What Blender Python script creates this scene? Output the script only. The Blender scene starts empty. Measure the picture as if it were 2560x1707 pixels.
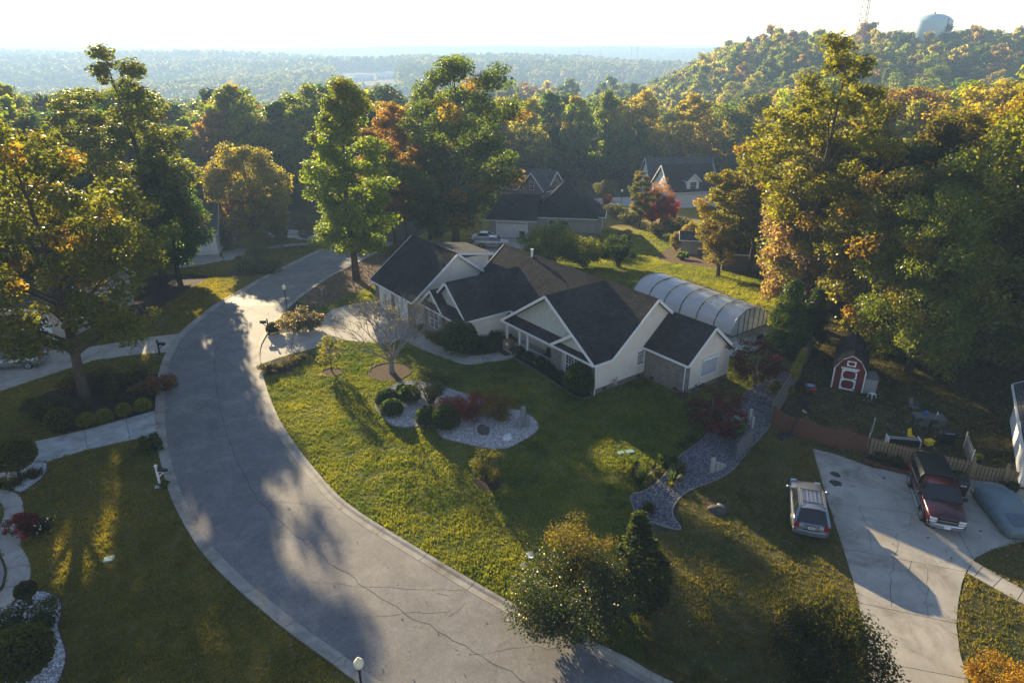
import bpy, bmesh, math, random
import numpy as np
from mathutils import Vector, Matrix
random.seed(7)
R = math.radians
SC = bpy.context.scene
COL = SC.collection
# ------------------------------------------------------------------ camera, sky, sun, exposure
CAM_H = 24.0
PITCH = R(23.0)
cam = bpy.data.cameras.new('camera'); cam.lens = 24.0; cam.sensor_width = 36.0
cam.clip_start = 0.5; cam.clip_end = 20000
cam_ob = bpy.data.objects.new('camera', cam); COL.objects.link(cam_ob)
cam_ob.location = (0, 0, CAM_H); cam_ob.rotation_euler = (R(90) - PITCH, 0, 0)
SC.camera = cam_ob
SUN_EL, SUN_AZ = R(14.0), R(28.0)          # azimuth: degrees left of the viewing direction (+Y)
sun_dir = Vector((-math.sin(SUN_AZ) * math.cos(SUN_EL), math.cos(SUN_AZ) * math.cos(SUN_EL), math.sin(SUN_EL)))
w = bpy.data.worlds.new('World'); SC.world = w; w.use_nodes = True
wn = w.node_tree; bg = wn.nodes['Background']
sky = wn.nodes.new('ShaderNodeTexSky'); sky.sky_type = 'NISHITA'; sky.sun_disc = False
sky.sun_elevation = SUN_EL; sky.sun_rotation = -SUN_AZ
sky.air_density = 1.0; sky.dust_density = 0.0; sky.ozone_density = 1.0; sky.altitude = 250
wbal = wn.nodes.new('ShaderNodeMix'); wbal.data_type = 'RGBA'; wbal.blend_type = 'MULTIPLY'; wbal.inputs[0].default_value = 1.0   # camera white balance of the clear morning sky
wn.links.new(sky.outputs[0], wbal.inputs[6]); wbal.inputs[7].default_value = (1.0, 0.92, 1.0, 1)
wn.links.new(wbal.outputs[2], bg.inputs[0]); bg.inputs[1].default_value = 0.078
sl = bpy.data.lights.new('sun', 'SUN'); sl.energy = 5.0; sl.angle = R(0.55); sl.color = (1.0, 0.80, 0.48)
so = bpy.data.objects.new('sun', sl); COL.objects.link(so)
so.rotation_euler = (-sun_dir).to_track_quat('-Z', 'Y').to_euler()
SC.view_settings.view_transform = 'Standard'; SC.view_settings.look = 'None'
SC.view_settings.gamma = 1.0; SC.view_settings.use_curve_mapping = False
SC.view_settings.exposure = 1.7

# ------------------------------------------------------------------ terrain height and pixel -> ground helpers
_TY = [-100, 66, 100, 150, 250, 450, 800, 1500, 3000, 7000]
_TZ = [0, 0, -3, -5, -16, -30, -40, -44, -40, -12]
def sm(t): t = np.clip(t, 0, 1); return t * t * (3 - 2 * t)
def gz(x, y):
    x = np.asarray(x, float); y = np.asarray(y, float)
    z = np.interp(y, _TY, _TZ)
    z = z + 30 * sm((x - 0.15 * y - 6) / 90) * sm((y - 190) / 260) * (1 - sm((y - 560) / 700))
    z = z + 17 * sm((x + 90) / 70) * np.exp(-((y - 520) / 110.0) ** 2)
    z = z + sm((y - 300) / 500) * ((16 + y / 300) * np.sin(y / (125 + y / 22) + x / 900 - 0.5) + 7 * np.sin(x / 190 - y / 310 + 1.0) + 5 * np.sin(y / 95 - x / 260))
    return z
_f = 1707.0; _c, _s = math.cos(PITCH), math.sin(PITCH)
def G(px, py, h=0.0):
    """ground point seen at photo pixel (2560 wide), at height h above ground"""
    u = (px - 1280) / _f; v = (853.5 - py) / _f
    r = (u, _c + v * _s, -_s + v * _c); z = h
    for _ in range(12):
        t = (z - CAM_H) / r[2]; x, y = r[0] * t, r[1] * t; z = float(gz(x, y)) + h
    return Vector((x, y, z))
def top_h(p, ytop):
    """height of a thing standing at ground point p whose top is seen at photo row ytop"""
    v = (853.5 - ytop) / _f
    k = (p.y * _s - v * p.y * _c) / (_c + v * _s)
    return CAM_H - k - p.z
def P2(pts): return [(G(*p).x, G(*p).y) for p in pts]

# ------------------------------------------------------------------ materials
MATS = {}
def nd(nt, typ, **kw):
    n = nt.nodes.new('ShaderNode' + typ)
    for k, v in kw.items():
        if k.startswith('_'): setattr(n, k[1:], v)
        else:
            key = int(k[1:]) if k[0] == 'i' and k[1:].isdigit() else k.replace('__', ' ')
            s = n.inputs[key]
            if isinstance(v, bpy.types.NodeSocket): nt.links.new(v, s)
            else: s.default_value = v
    return n
def newmat(name, rough=0.8, spec=0.3, metal=0.0, col=(0.5, 0.5, 0.5)):
    m = bpy.data.materials.new(name); m.use_nodes = True; MATS[name] = m
    nt = m.node_tree; b = nt.nodes['Principled BSDF']
    b.inputs['Roughness'].default_value = rough; b.inputs['Specular IOR Level'].default_value = spec
    b.inputs['Metallic'].default_value = metal; b.inputs['Base Color'].default_value = (*col, 1)
    return m, nt, b
def ramp(nt, fac, stops):
    n = nt.nodes.new('ShaderNodeValToRGB'); nt.links.new(fac, n.inputs[0])
    el = n.color_ramp.elements
    while len(el) < len(stops): el.new(0.5)
    for e, (p, c) in zip(el, stops): e.position = p; e.color = (*c, 1) if len(c) == 3 else c
    return n.outputs[0]
def noise(nt, scale, detail=4.0, rough=0.6, vec=None, dist=0.0):
    n = nd(nt, 'TexNoise', Scale=scale, Detail=detail, Roughness=rough, Distortion=dist)
    if vec is not None: nt.links.new(vec, n.inputs['Vector'])
    return n.outputs[0]
def bump(nt, b, h, strength=0.5, dist=0.05):
    n = nd(nt, 'Bump', Strength=strength, Distance=dist, Height=h); nt.links.new(n.outputs[0], b.inputs['Normal'])
def wpos(nt): return nd(nt, 'NewGeometry').outputs['Position']
def opos(nt): return nd(nt, 'TexCoord').outputs['Object']
def mix(nt, fac, a, b, mode='MIX'):
    n = nt.nodes.new('ShaderNodeMix'); n.data_type = 'RGBA'; n.blend_type = mode
    for k, v in ((0, fac), (6, a), (7, b)):
        if isinstance(v, bpy.types.NodeSocket): nt.links.new(v, n.inputs[k])
        else: n.inputs[k].default_value = v if k == 0 else (*v, 1)
    return n.outputs[2]
def plain(name, col, rough=0.6, spec=0.3, metal=0.0, var=0.12, scale=6.0, bmp=0.0, coat=0.0):
    """a single-coloured material with faint mottling"""
    m, nt, b = newmat(name, rough, spec, metal, col)
    f = noise(nt, scale, 5, 0.6, opos(nt))
    lo = tuple(c * (1 - var) for c in col); hi = tuple(min(1, c * (1 + var)) for c in col)
    nt.links.new(ramp(nt, f, [(0.3, lo), (0.7, hi)]), b.inputs['Base Color'])
    if bmp: bump(nt, b, noise(nt, scale * 6, 4, 0.6, opos(nt)), bmp, 0.02)
    if coat: b.inputs['Coat Weight'].default_value = coat
    return m
def ground_mat(name, stops, scale, bs, bstr, rough=0.95, patch=None, bdist=0.06):
    m, nt, b = newmat(name, rough, 0.15)
    p = wpos(nt)
    c = ramp(nt, noise(nt, scale, 8, 0.75, p), stops)
    if patch:
        f = ramp(nt, noise(nt, patch[0], 4, 0.6, p), [(patch[1], (0, 0, 0)), (patch[2], (1, 1, 1))])
        c = mix(nt, f, c, patch[3], 'MULTIPLY' if len(patch) > 4 else 'MIX')
    nt.links.new(c, b.inputs['Base Color'])
    bump(nt, b, noise(nt, bs, 6, 0.8, p), bstr, bdist)
    return m
ground_mat('wood_floor', [(0.3, (0.035, 0.03, 0.015)), (0.7, (0.09, 0.07, 0.03))], 1.5, 8, 0.6)
ground_mat('grass_green', [(0.25, (0.04, 0.062, 0.010)), (0.55, (0.085, 0.105, 0.017)), (0.8, (0.2, 0.17, 0.035))], 1.1, 14, 0.7, patch=(0.16, 0.45, 0.7, (0.19, 0.165, 0.035)))
ground_mat('grass_olive', [(0.25, (0.075, 0.068, 0.012)), (0.55, (0.13, 0.105, 0.022)), (0.8, (0.22, 0.155, 0.035))], 1.0, 14, 0.7, patch=(0.2, 0.5, 0.75, (0.075, 0.085, 0.02)))
ground_mat('grass_gold', [(0.25, (0.16, 0.14, 0.025)), (0.75, (0.34, 0.25, 0.05))], 1.0, 12, 0.6)
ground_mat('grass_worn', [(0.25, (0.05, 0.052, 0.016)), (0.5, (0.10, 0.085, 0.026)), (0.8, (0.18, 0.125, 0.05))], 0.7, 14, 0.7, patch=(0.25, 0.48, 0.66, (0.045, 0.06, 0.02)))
ground_mat('mulch_dark', [(0.3, (0.02, 0.014, 0.01)), (0.7, (0.06, 0.042, 0.03))], 9, 30, 0.9)
ground_mat('mulch_brown', [(0.3, (0.06, 0.038, 0.024)), (0.7, (0.14, 0.09, 0.055))], 6, 30, 0.8)
ground_mat('leaf_litter', [(0.25, (0.06, 0.035, 0.02)), (0.5, (0.13, 0.08, 0.045)), (0.75, (0.22, 0.14, 0.08))], 5, 18, 1.0)
ground_mat('gravel_white', [(0.3, (0.22, 0.2, 0.19)), (0.7, (0.5, 0.47, 0.45))], 14, 30, 1.0)
ground_mat('gravel_grey', [(0.3, (0.05, 0.05, 0.06)), (0.7, (0.17, 0.165, 0.18))], 14, 30, 1.0)
ground_mat('red_clay', [(0.3, (0.08, 0.045, 0.03)), (0.7, (0.14, 0.08, 0.05))], 3, 20, 0.6)
def mk_asphalt():
    m, nt, b = newmat('asphalt', 0.75, 0.35); p = wpos(nt)
    big = ramp(nt, noise(nt, 0.14, 4, 0.6, p), [(0.3, (0.155, 0.152, 0.160)), (0.7, (0.225, 0.212, 0.205))])
    st = ramp(nt, noise(nt, 0.6, 6, 0.7, p, 0.6), [(0.42, (0.78, 0.78, 0.78)), (0.62, (1.05, 1.04, 1.02))])
    fine = ramp(nt, noise(nt, 22, 6, 0.85, p), [(0.3, (0.5, 0.5, 0.5)), (0.7, (1.5, 1.5, 1.47))])
    md = ramp(nt, noise(nt, 5.0, 6, 0.8, p, 0.3), [(0.35, (0.84, 0.84, 0.85)), (0.65, (1.14, 1.13, 1.11))])
    st2 = ramp(nt, noise(nt, 1.3, 5, 0.75, p, 2.0), [(0.56, (1, 1, 1)), (0.7, (0.72, 0.70, 0.68))])
    c = mix(nt, 1.0, mix(nt, 1.0, mix(nt, 1.0, mix(nt, 1.0, big, st, 'MULTIPLY'), fine, 'MULTIPLY'), md, 'MULTIPLY'), st2, 'MULTIPLY')
    nt.links.new(c, b.inputs['Base Color']); bump(nt, b, noise(nt, 60, 4, 0.8, p), 0.5, 0.012)
mk_asphalt()
def mk_concrete(name, lo, hi, stain, sc=0.5):
    m, nt, b = newmat(name, 0.8, 0.3); p = wpos(nt)
    c = ramp(nt, noise(nt, sc, 6, 0.65, p, 0.4), [(0.3, lo), (0.7, hi)])
    s = ramp(nt, noise(nt, 0.35, 5, 0.7, p, 1.2), [(0.5, (1, 1, 1)), (0.68, stain)])
    fine = ramp(nt, noise(nt, 25, 4, 0.8, p), [(0.3, (0.85, 0.85, 0.85)), (0.7, (1.12, 1.12, 1.12))])
    c = mix(nt, 1.0, mix(nt, 1.0, c, s, 'MULTIPLY'), fine, 'MULTIPLY')
    nt.links.new(c, b.inputs['Base Color']); bump(nt, b, noise(nt, 40, 4, 0.7, p), 0.25, 0.01)
mk_concrete('concrete', (0.30, 0.275, 0.235), (0.45, 0.41, 0.345), (0.65, 0.61, 0.56))
mk_concrete('concrete_pale', (0.34, 0.33, 0.31), (0.46, 0.44, 0.41), (0.75, 0.73, 0.7))
mk_concrete('kerb_concrete', (0.24, 0.215, 0.18), (0.38, 0.35, 0.30), (0.55, 0.5, 0.44), 1.2)
mk_concrete('concrete_blotched', (0.27, 0.27, 0.26), (0.52, 0.52, 0.5), (0.7, 0.68, 0.66), 0.9)
plain('crack_dark', (0.07, 0.068, 0.068), 0.9)
plain('oil_stain', (0.035, 0.033, 0.03), 0.6)
def mk_brick(name, c1, c2, mortar, sc=1.0):
    m, nt, b = newmat(name, 0.85, 0.25); tc = nd(nt, 'TexCoord')
    g = nd(nt, 'NewGeometry'); o = tc.outputs['Object']
    sep = nd(nt, 'SeparateXYZ', Vector=o)
    sm_ = nd(nt, 'Math', i0=sep.outputs[0], i1=sep.outputs[1], _operation='ADD')
    cmb = nd(nt, 'CombineXYZ', X=sm_.outputs[0], Y=sep.outputs[2])
    br = nd(nt, 'TexBrick', Vector=cmb.outputs[0], Color1=(*c1, 1), Color2=(*c2, 1), Mortar=(*mortar, 1), Scale=sc,
            Mortar__Size=0.012, Brick__Width=0.23, Row__Height=0.085, Bias=-0.2)
    v = ramp(nt, noise(nt, 1.3, 5, 0.7, o), [(0.3, (0.7, 0.7, 0.7)), (0.7, (1.15, 1.13, 1.1))])
    nt.links.new(mix(nt, 1.0, br.outputs[0], v, 'MULTIPLY'), b.inputs['Base Color'])
    bump(nt, b, br.outputs['Fac'], -0.6, 0.012)
mk_brick('brick_grey', (0.20, 0.165, 0.14), (0.10, 0.085, 0.078), (0.28, 0.26, 0.24))
mk_brick('brick_base', (0.17, 0.12, 0.085), (0.22, 0.16, 0.115), (0.25, 0.21, 0.17))
mk_brick('brick_tan', (0.22, 0.15, 0.10), (0.16, 0.11, 0.08), (0.25, 0.22, 0.2))
def mk_shingle(name, lo, hi):
    m, nt, b = newmat(name, 0.95, 0.05); o = opos(nt)
    sep = nd(nt, 'SeparateXYZ', Vector=o)
    s2 = nd(nt, 'Math', i0=sep.outputs[0], i1=sep.outputs[1], _operation='ADD')
    cmb = nd(nt, 'CombineXYZ', X=s2.outputs[0], Y=sep.outputs[2])
    br = nd(nt, 'TexBrick', Vector=cmb.outputs[0], Color1=(*lo, 1), Color2=(*hi, 1), Mortar=(lo[0] * .4, lo[1] * .4, lo[2] * .4, 1), Scale=1.0,
            Mortar__Size=0.011, Brick__Width=0.30, Row__Height=0.085)
    v = ramp(nt, noise(nt, 0.5, 5, 0.7, o), [(0.3, (0.66, 0.67, 0.68)), (0.7, (1.4, 1.37, 1.33))])
    g = ramp(nt, noise(nt, 30, 3, 0.8, o), [(0.3, (0.7, 0.7, 0.7)), (0.7, (1.35, 1.35, 1.35))])
    nt.links.new(mix(nt, 1.0, mix(nt, 1.0, br.outputs[0], v, 'MULTIPLY'), g, 'MULTIPLY'), b.inputs['Base Color'])
    bump(nt, b, br.outputs['Fac'], -0.7, 0.01)
mk_shingle('shingle_black', (0.032, 0.030, 0.031), (0.056, 0.052, 0.052))
mk_shingle('shingle_grey', (0.06, 0.06, 0.066), (0.10, 0.10, 0.105))
plain('siding_cream', (0.68, 0.60, 0.49), 0.6, 0.3, var=0.07, scale=0.8)
plain('siding_white', (0.74, 0.72, 0.68), 0.6, 0.3, var=0.05, scale=0.8)
plain('shake_sage', (0.45, 0.47, 0.41), 0.75, 0.2, var=0.14, scale=5)
plain('siding_tan', (0.36, 0.33, 0.28), 0.7, 0.2, var=0.08, scale=1)
plain('trim_white', (0.72, 0.71, 0.68), 0.5, 0.35, var=0.05)
plain('door_white', (0.68, 0.68, 0.67), 0.5, 0.35, var=0.04)
plain('metal_black', (0.012, 0.012, 0.013), 0.45, 0.4)
plain('metal_dark', (0.05, 0.052, 0.056), 0.4, 0.5, 0.5)
plain('plastic_black', (0.018, 0.019, 0.021), 0.42, 0.4)
plain('rubber', (0.012, 0.012, 0.012), 0.85, 0.2)
plain('chrome', (0.62, 0.62, 0.63), 0.2, 0.5, 1.0, var=0.02)
plain('wood_rail', (0.25, 0.18, 0.10), 0.8, 0.2, var=0.3, scale=14)
plain('wood_red', (0.14, 0.06, 0.036), 0.8, 0.2, var=0.3, scale=9)
plain('wood_grey', (0.15, 0.135, 0.115), 0.85, 0.2, var=0.25, scale=9)
plain('barn_red', (0.14, 0.022, 0.018), 0.6, 0.3, var=0.12, scale=3)
plain('shutter_grey', (0.33, 0.33, 0.34), 0.5, 0.3)
plain('shade_cloth', (0.40, 0.41, 0.44), 0.7, 0.2)
plain('cardboard', (0.26, 0.16, 0.085), 0.85, 0.15)
plain('stone_grey', (0.20, 0.20, 0.20), 0.85, 0.25, var=0.25, scale=7, bmp=0.4)
plain('stone_pale', (0.36, 0.34, 0.31), 0.85, 0.25, var=0.18, scale=7, bmp=0.4)
plain('stone_dark', (0.07, 0.062, 0.058), 0.85, 0.25, var=0.3, scale=6, bmp=0.5)
plain('stone_white', (0.62, 0.61, 0.60), 0.8, 0.25, var=0.15, scale=5, bmp=0.4)
plain('edging_brown', (0.07, 0.045, 0.03), 0.85, 0.2)
plain('edging_pale', (0.24, 0.22, 0.2), 0.85, 0.2, var=0.2, scale=3)
plain('brick_edging', (0.14, 0.05, 0.038), 0.85, 0.2, var=0.3, scale=8)
plain('paint_silver', (0.23, 0.25, 0.29), 0.32, 0.5, 0.6, var=0.02, coat=0.5)
plain('paint_maroon', (0.05, 0.003, 0.007), 0.25, 0.5, 0.2, var=0.03, coat=0.6)
plain('paint_white', (0.72, 0.73, 0.75), 0.28, 0.5, 0.0, var=0.02, coat=0.5)
plain('paint_tan_silver', (0.42, 0.40, 0.37), 0.3, 0.5, 0.5, var=0.02, coat=0.5)
plain('camper_black', (0.010, 0.012, 0.013), 0.35, 0.5)
plain('red_lamp', (0.22, 0.01, 0.012), 0.2, 0.5)
plain('clear_lamp', (0.65, 0.66, 0.66), 0.15, 0.6)
plain('plate_white', (0.7, 0.7, 0.7), 0.4, 0.4)
plain('plate_ink', (0.04, 0.06, 0.18), 0.5, 0.3)
plain('decal_white', (0.75, 0.75, 0.75), 0.5, 0.3)
plain('cover_fabric', (0.13, 0.175, 0.19), 0.6, 0.3, var=0.1, scale=2)
plain('cover_patch', (0.10, 0.125, 0.15), 0.6, 0.3, var=0.08, scale=2)
plain('lid_green', (0.24, 0.40, 0.35), 0.6, 0.3)
plain('lid_white', (0.6, 0.62, 0.65), 0.6, 0.3)
plain('plastic_yellow', (0.75, 0.52, 0.02), 0.5, 0.3)
plain('plastic_blue', (0.03, 0.12, 0.35), 0.5, 0.3)
plain('plastic_white', (0.62, 0.61, 0.58), 0.5, 0.3)
plain('tarp_blue', (0.10, 0.28, 0.48), 0.6, 0.3)
plain('resin_grey', (0.30, 0.29, 0.27), 0.6, 0.3)
plain('furniture_grey', (0.14, 0.13, 0.125), 0.6, 0.3)
plain('tank_paint', (0.44, 0.57, 0.56), 0.4, 0.4, var=0.05, scale=0.1)
plain('steel_mast', (0.20, 0.13, 0.11), 0.6, 0.4, 0.4)
plain('globe_glass', (0.75, 0.68, 0.46), 0.35, 0.4, var=0.03)
plain('red_paint', (0.4, 0.03, 0.02), 0.5, 0.3)
plain('net_white', (0.7, 0.7, 0.66), 0.8, 0.2)
plain('pot_black', (0.02, 0.02, 0.022), 0.6, 0.3)
plain('far_white', (0.7, 0.7, 0.69), 0.6, 0.3)
plain('bark', (0.075, 0.058, 0.043), 0.95, 0.1, var=0.35, scale=5, bmp=0.6)
plain('bark_grey', (0.19, 0.165, 0.15), 0.95, 0.1, var=0.3, scale=5, bmp=0.5)
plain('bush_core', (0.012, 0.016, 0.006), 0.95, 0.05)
def mk_glass():
    m, nt, b = newmat('window_glass', 0.08, 0.6, 0.0, (0.018, 0.02, 0.024))
    m, nt, b = newmat('car_glass', 0.06, 0.7, 0.0, (0.012, 0.014, 0.016))
    m, nt, b = newmat('poly_panel', 0.22, 0.5, 0.0, (0.74, 0.77, 0.82))
    tr = nd(nt, 'BsdfTranslucent', Color=(0.80, 0.80, 0.72, 1))
    tp = nd(nt, 'BsdfTransparent', Color=(0.85, 0.88, 0.88, 1))
    m1 = nd(nt, 'MixShader', Fac=0.42); m2 = nd(nt, 'MixShader', Fac=0.12)
    nt.links.new(b.outputs[0], m1.inputs[1]); nt.links.new(tr.outputs[0], m1.inputs[2])
    nt.links.new(m1.outputs[0], m2.inputs[1]); nt.links.new(tp.outputs[0], m2.inputs[2])
    nt.links.new(m2.outputs[0], nt.nodes['Material Output'].inputs[0])
mk_glass()
def mk_leaf(name, instancer=False, transl=0.55, spec=0.14, rough=0.5):
    """leaf: object colour, varied leaf by leaf ('tint'), some leaves turned ('turn')"""
    m, nt, b = newmat(name, rough, spec)
    if instancer:
        base = nd(nt, 'Attribute', _attribute_name='col', _attribute_type='INSTANCER').outputs['Color']
        turn_c = (0.2, 0.11, 0.02)
    else:
        base = nd(nt, 'ObjectInfo').outputs['Color']; turn_c = (0.15, 0.085, 0.013)
    t = nd(nt, 'Attribute', _attribute_name='tint').outputs['Fac']
    tn = nd(nt, 'Attribute', _attribute_name='turn').outputs['Fac']
    c = mix(nt, tn, base, turn_c)
    v = ramp(nt, t, [(0.0, (0.7, 0.78, 0.7)), (0.5, (1.35, 1.35, 1.3)), (1.0, (2.3, 2.05, 1.3))])
    c = mix(nt, 1.0, c, v, 'MULTIPLY')
    nt.links.new(c, b.inputs['Base Color'])
    c2 = mix(nt, 1.0, c, (2.75, 2.75, 0.8), 'MULTIPLY')
    tr = nd(nt, 'BsdfTranslucent', Color=c2)
    ms = nd(nt, 'MixShader', Fac=transl)
    nt.links.new(b.outputs[0], ms.inputs[1]); nt.links.new(tr.outputs[0], ms.inputs[2])
    nt.links.new(ms.outputs[0], nt.nodes['Material Output'].inputs[0])
mk_leaf('leaf'); mk_leaf('leaf_glossy', spec=0.38, rough=0.36, transl=0.5); mk_leaf('leaf_far', True)
mk_leaf('blade', True, transl=0.5, spec=0.2, rough=0.6)
def mk_inst(name, rough, spec=0.25):
    m, nt, b = newmat(name, rough, spec)
    nt.links.new(nd(nt, 'Attribute', _attribute_name='col', _attribute_type='INSTANCER').outputs['Color'], b.inputs['Base Color'])
mk_inst('pebble', 0.85); mk_inst('dead_leaf', 0.7)

# ------------------------------------------------------------------ mesh helpers
def props(o, label=None, cat=None, group=None, kind=None):
    if label: o['label'] = label
    if cat: o['category'] = cat
    if group: o['group'] = group
    if kind: o['kind'] = kind
    return o
class MB:
    def __init__(s): s.v = []; s.f = []
    def add(s, vs, fs):
        n = len(s.v); s.v += [tuple(p) for p in vs]; s.f += [tuple(i + n for i in f) for f in fs]; return s
    def box(s, x0, x1, y0, y1, z0, z1):
        return s.add([(x0, y0, z0), (x1, y0, z0), (x1, y1, z0), (x0, y1, z0), (x0, y0, z1), (x1, y0, z1), (x1, y1, z1), (x0, y1, z1)],
                     [(0, 3, 2, 1), (4, 5, 6, 7), (0, 1, 5, 4), (1, 2, 6, 5), (2, 3, 7, 6), (3, 0, 4, 7)])
    def bar(s, a, b, w, h=None, up=(0, 0, 1)):
        """box of width w and height h along a->b"""
        a, b = Vector(a), Vector(b); h = h or w; d = (b - a).normalized()
        u = Vector(up)
        if abs(d.dot(u)) > 0.98: u = Vector((1, 0, 0))
        sx = d.cross(u).normalized() * (w / 2); uz = sx.cross(d).normalized() * (h / 2)
        vs = [p + i * sx + j * uz for p in (a, b) for i, j in ((-1, -1), (1, -1), (1, 1), (-1, 1))]
        return s.add(vs, [(0, 1, 2, 3), (7, 6, 5, 4), (0, 4, 5, 1), (1, 5, 6, 2), (2, 6, 7, 3), (3, 7, 4, 0)])
    def tube(s, pts, rad, n=8, cap=True):
        pts = [Vector(p) for p in pts]; rad = rad if isinstance(rad, (list, tuple)) else [rad] * len(pts)
        base = len(s.v); pu = None
        for i, p in enumerate(pts):
            d = (pts[min(i + 1, len(pts) - 1)] - pts[max(i - 1, 0)]).normalized()
            u = Vector((0, 0, 1)) if abs(d.z) < 0.9 else Vector((1, 0, 0))
            if pu is not None: u = pu
            sx = d.cross(u).normalized(); uy = sx.cross(d).normalized(); pu = uy
            for k in range(n):
                a = 2 * math.pi * k / n; s.v.append(tuple(p + rad[i] * (math.cos(a) * sx + math.sin(a) * uy)))
        for i in range(len(pts) - 1):
            for k in range(n):
                a = base + i * n + k; b = base + i * n + (k + 1) % n
                s.f.append((a, b, b + n, a + n))
        if cap:
            s.f.append(tuple(base + k for k in range(n))[::-1]); e = base + (len(pts) - 1) * n
            s.f.append(tuple(e + k for k in range(n)))
        return s
    def prism(s, poly, axis, d0, d1):
        """2D polygon extruded along axis ('x','y','z') from d0 to d1"""
        def mk(p, d):
            return {'x': (d, p[0], p[1]), 'y': (p[0], d, p[1]), 'z': (p[0], p[1], d)}[axis]
        n = len(poly)
        fs = [tuple(range(n))[::-1], tuple(range(n, 2 * n))] + [(i, (i + 1) % n, (i + 1) % n + n, i + n) for i in range(n)]
        return s.add([mk(p, d0) for p in poly] + [mk(p, d1) for p in poly], fs)
    def slab(s, pts, th):
        """thick sheet: polygon pts, thickened downwards along its normal by th"""
        p = [Vector(q) for q in pts]; nrm = (p[1] - p[0]).cross(p[2] - p[0]).normalized()
        if nrm.z < 0: p = p[::-1]; nrm = -nrm
        n = len(p)
        return s.add(p + [q - nrm * th for q in p], [tuple(range(n)), tuple(range(n, 2 * n))[::-1]] + [((i + 1) % n, i, i + n, (i + 1) % n + n) for i in range(n)])
    def lathe(s, prof, n=12, c=(0, 0, 0)):
        base = len(s.v)
        for r, z in prof:
            for k in range(n):
                a = 2 * math.pi * k / n; s.v.append((c[0] + r * math.cos(a), c[1] + r * math.sin(a), c[2] + z))
        for i in range(len(prof) - 1):
            for k in range(n):
                a = base + i * n + k; b = base + i * n + (k + 1) % n
                s.f.append((a, b, b + n, a + n))
        s.f.append(tuple(base + k for k in range(n))[::-1]); e = base + (len(prof) - 1) * n; s.f.append(tuple(e + k for k in range(n)))
        return s
    def loft(s, rings, close=True, cap=True):
        base = len(s.v); n = len(rings[0])
        for r in rings: s.v += [tuple(p) for p in r]
        for i in range(len(rings) - 1):
            for k in range(n if close else n - 1):
                a = base + i * n + k; b = base + i * n + (k + 1) % n; s.f.append((a, b, b + n, a + n))
        if cap:
            s.f.append(tuple(base + k for k in range(n))[::-1]); e = base + (len(rings) - 1) * n; s.f.append(tuple(e + k for k in range(n)))
        return s
    def mesh(s, name, mat, smooth=False, bevel=0.0, fixn=True):
        me = bpy.data.meshes.new(name); me.from_pydata(s.v, [], s.f); me.update()
        if fixn or bevel:
            bm = bmesh.new(); bm.from_mesh(me)
            if bevel:
                bmesh.ops.remove_doubles(bm, verts=bm.verts, dist=1e-5)
                bmesh.ops.bevel(bm, geom=list(bm.edges), offset=bevel, segments=1, affect='EDGES', profile=0.5)
            bmesh.ops.recalc_face_normals(bm, faces=bm.faces); bm.to_mesh(me); bm.free()
        if smooth: me.polygons.foreach_set('use_smooth', [True] * len(me.polygons))
        me.materials.append(MATS[mat]); return me
    def build(s, name, mat, parent=None, smooth=False, bevel=0.0, **kw):
        return link(name, s.mesh(name, mat, smooth, bevel), parent, **kw)
def link(name, data, parent=None, loc=None, rz=None, label=None, cat=None, group=None, kind=None):
    o = bpy.data.objects.new(name, data); COL.objects.link(o); o.parent = parent
    if loc is not None: o.location = loc
    if rz is not None: o.rotation_euler = (0, 0, rz)
    return props(o, label, cat, group, kind)
def empty(name, loc, rz=0.0, label=None, cat=None, group=None, scale=1.0):
    o = link(name, None, None, loc, rz, label, cat, group); o.scale = (scale,) * 3 if not hasattr(scale, '__len__') else scale
    o.empty_display_size = 0.3; return o
def copy_tree(o, parent=None):
    c = o.copy(); COL.objects.link(c); c.parent = parent
    for ch in list(o.children): copy_tree(ch, c)
    return c
def smooth_poly(pts, n=6, closed=True):
    """Catmull-Rom through 2D points"""
    P = [Vector((p[0], p[1])) for p in pts]; out = []; L = len(P)
    for i in range(L if closed else L - 1):
        g = (lambda k: P[k % L]) if closed else (lambda k: P[min(max(k, 0), L - 1)])
        a, b, c, d = g(i - 1), g(i), g(i + 1), g(i + 2)
        for k in range(n):
            t = k / n
            q = 0.5 * ((2 * b) + (c - a) * t + (2 * a - 5 * b + 4 * c - d) * t * t + (3 * b - a - 3 * c + d) * t ** 3)
            out.append((q.x, q.y))
    if not closed: out.append(tuple(P[-1]))
    return out
CUTS = (66, 100, 150)
def drape_mesh(name, poly, off, mat, thick=0.0):
    bm = bmesh.new(); f = bm.faces.new([bm.verts.new((x, y, 0)) for x, y in poly])
    if f.normal.z < 0: f.normal_flip()
    bmesh.ops.triangulate(bm, faces=bm.faces)
    for c in CUTS: bmesh.ops.bisect_plane(bm, geom=list(bm.verts) + list(bm.edges) + list(bm.faces), plane_co=(0, c, 0), plane_no=(0, 1, 0))
    if thick:
        r = bmesh.ops.extrude_face_region(bm, geom=list(bm.faces))
        up = {v for v in r['geom'] if isinstance(v, bmesh.types.BMVert)}
        for v in bm.verts: v.co.z = float(gz(v.co.x, v.co.y)) + (off if v in up else off - thick)
    else:
        for v in bm.verts: v.co.z = float(gz(v.co.x, v.co.y)) + off
    bmesh.ops.recalc_face_normals(bm, faces=bm.faces)
    if not thick:
        for f in bm.faces:
            if f.normal.z < 0: f.normal_flip()
    me = bpy.data.meshes.new(name); bm.to_mesh(me); bm.free(); me.materials.append(MATS[mat]); return me
def drape(name, poly, off, mat, parent=None, thick=0.0, **kw):
    return link(name, drape_mesh(name, poly, off, mat, thick), parent, **kw)
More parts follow.
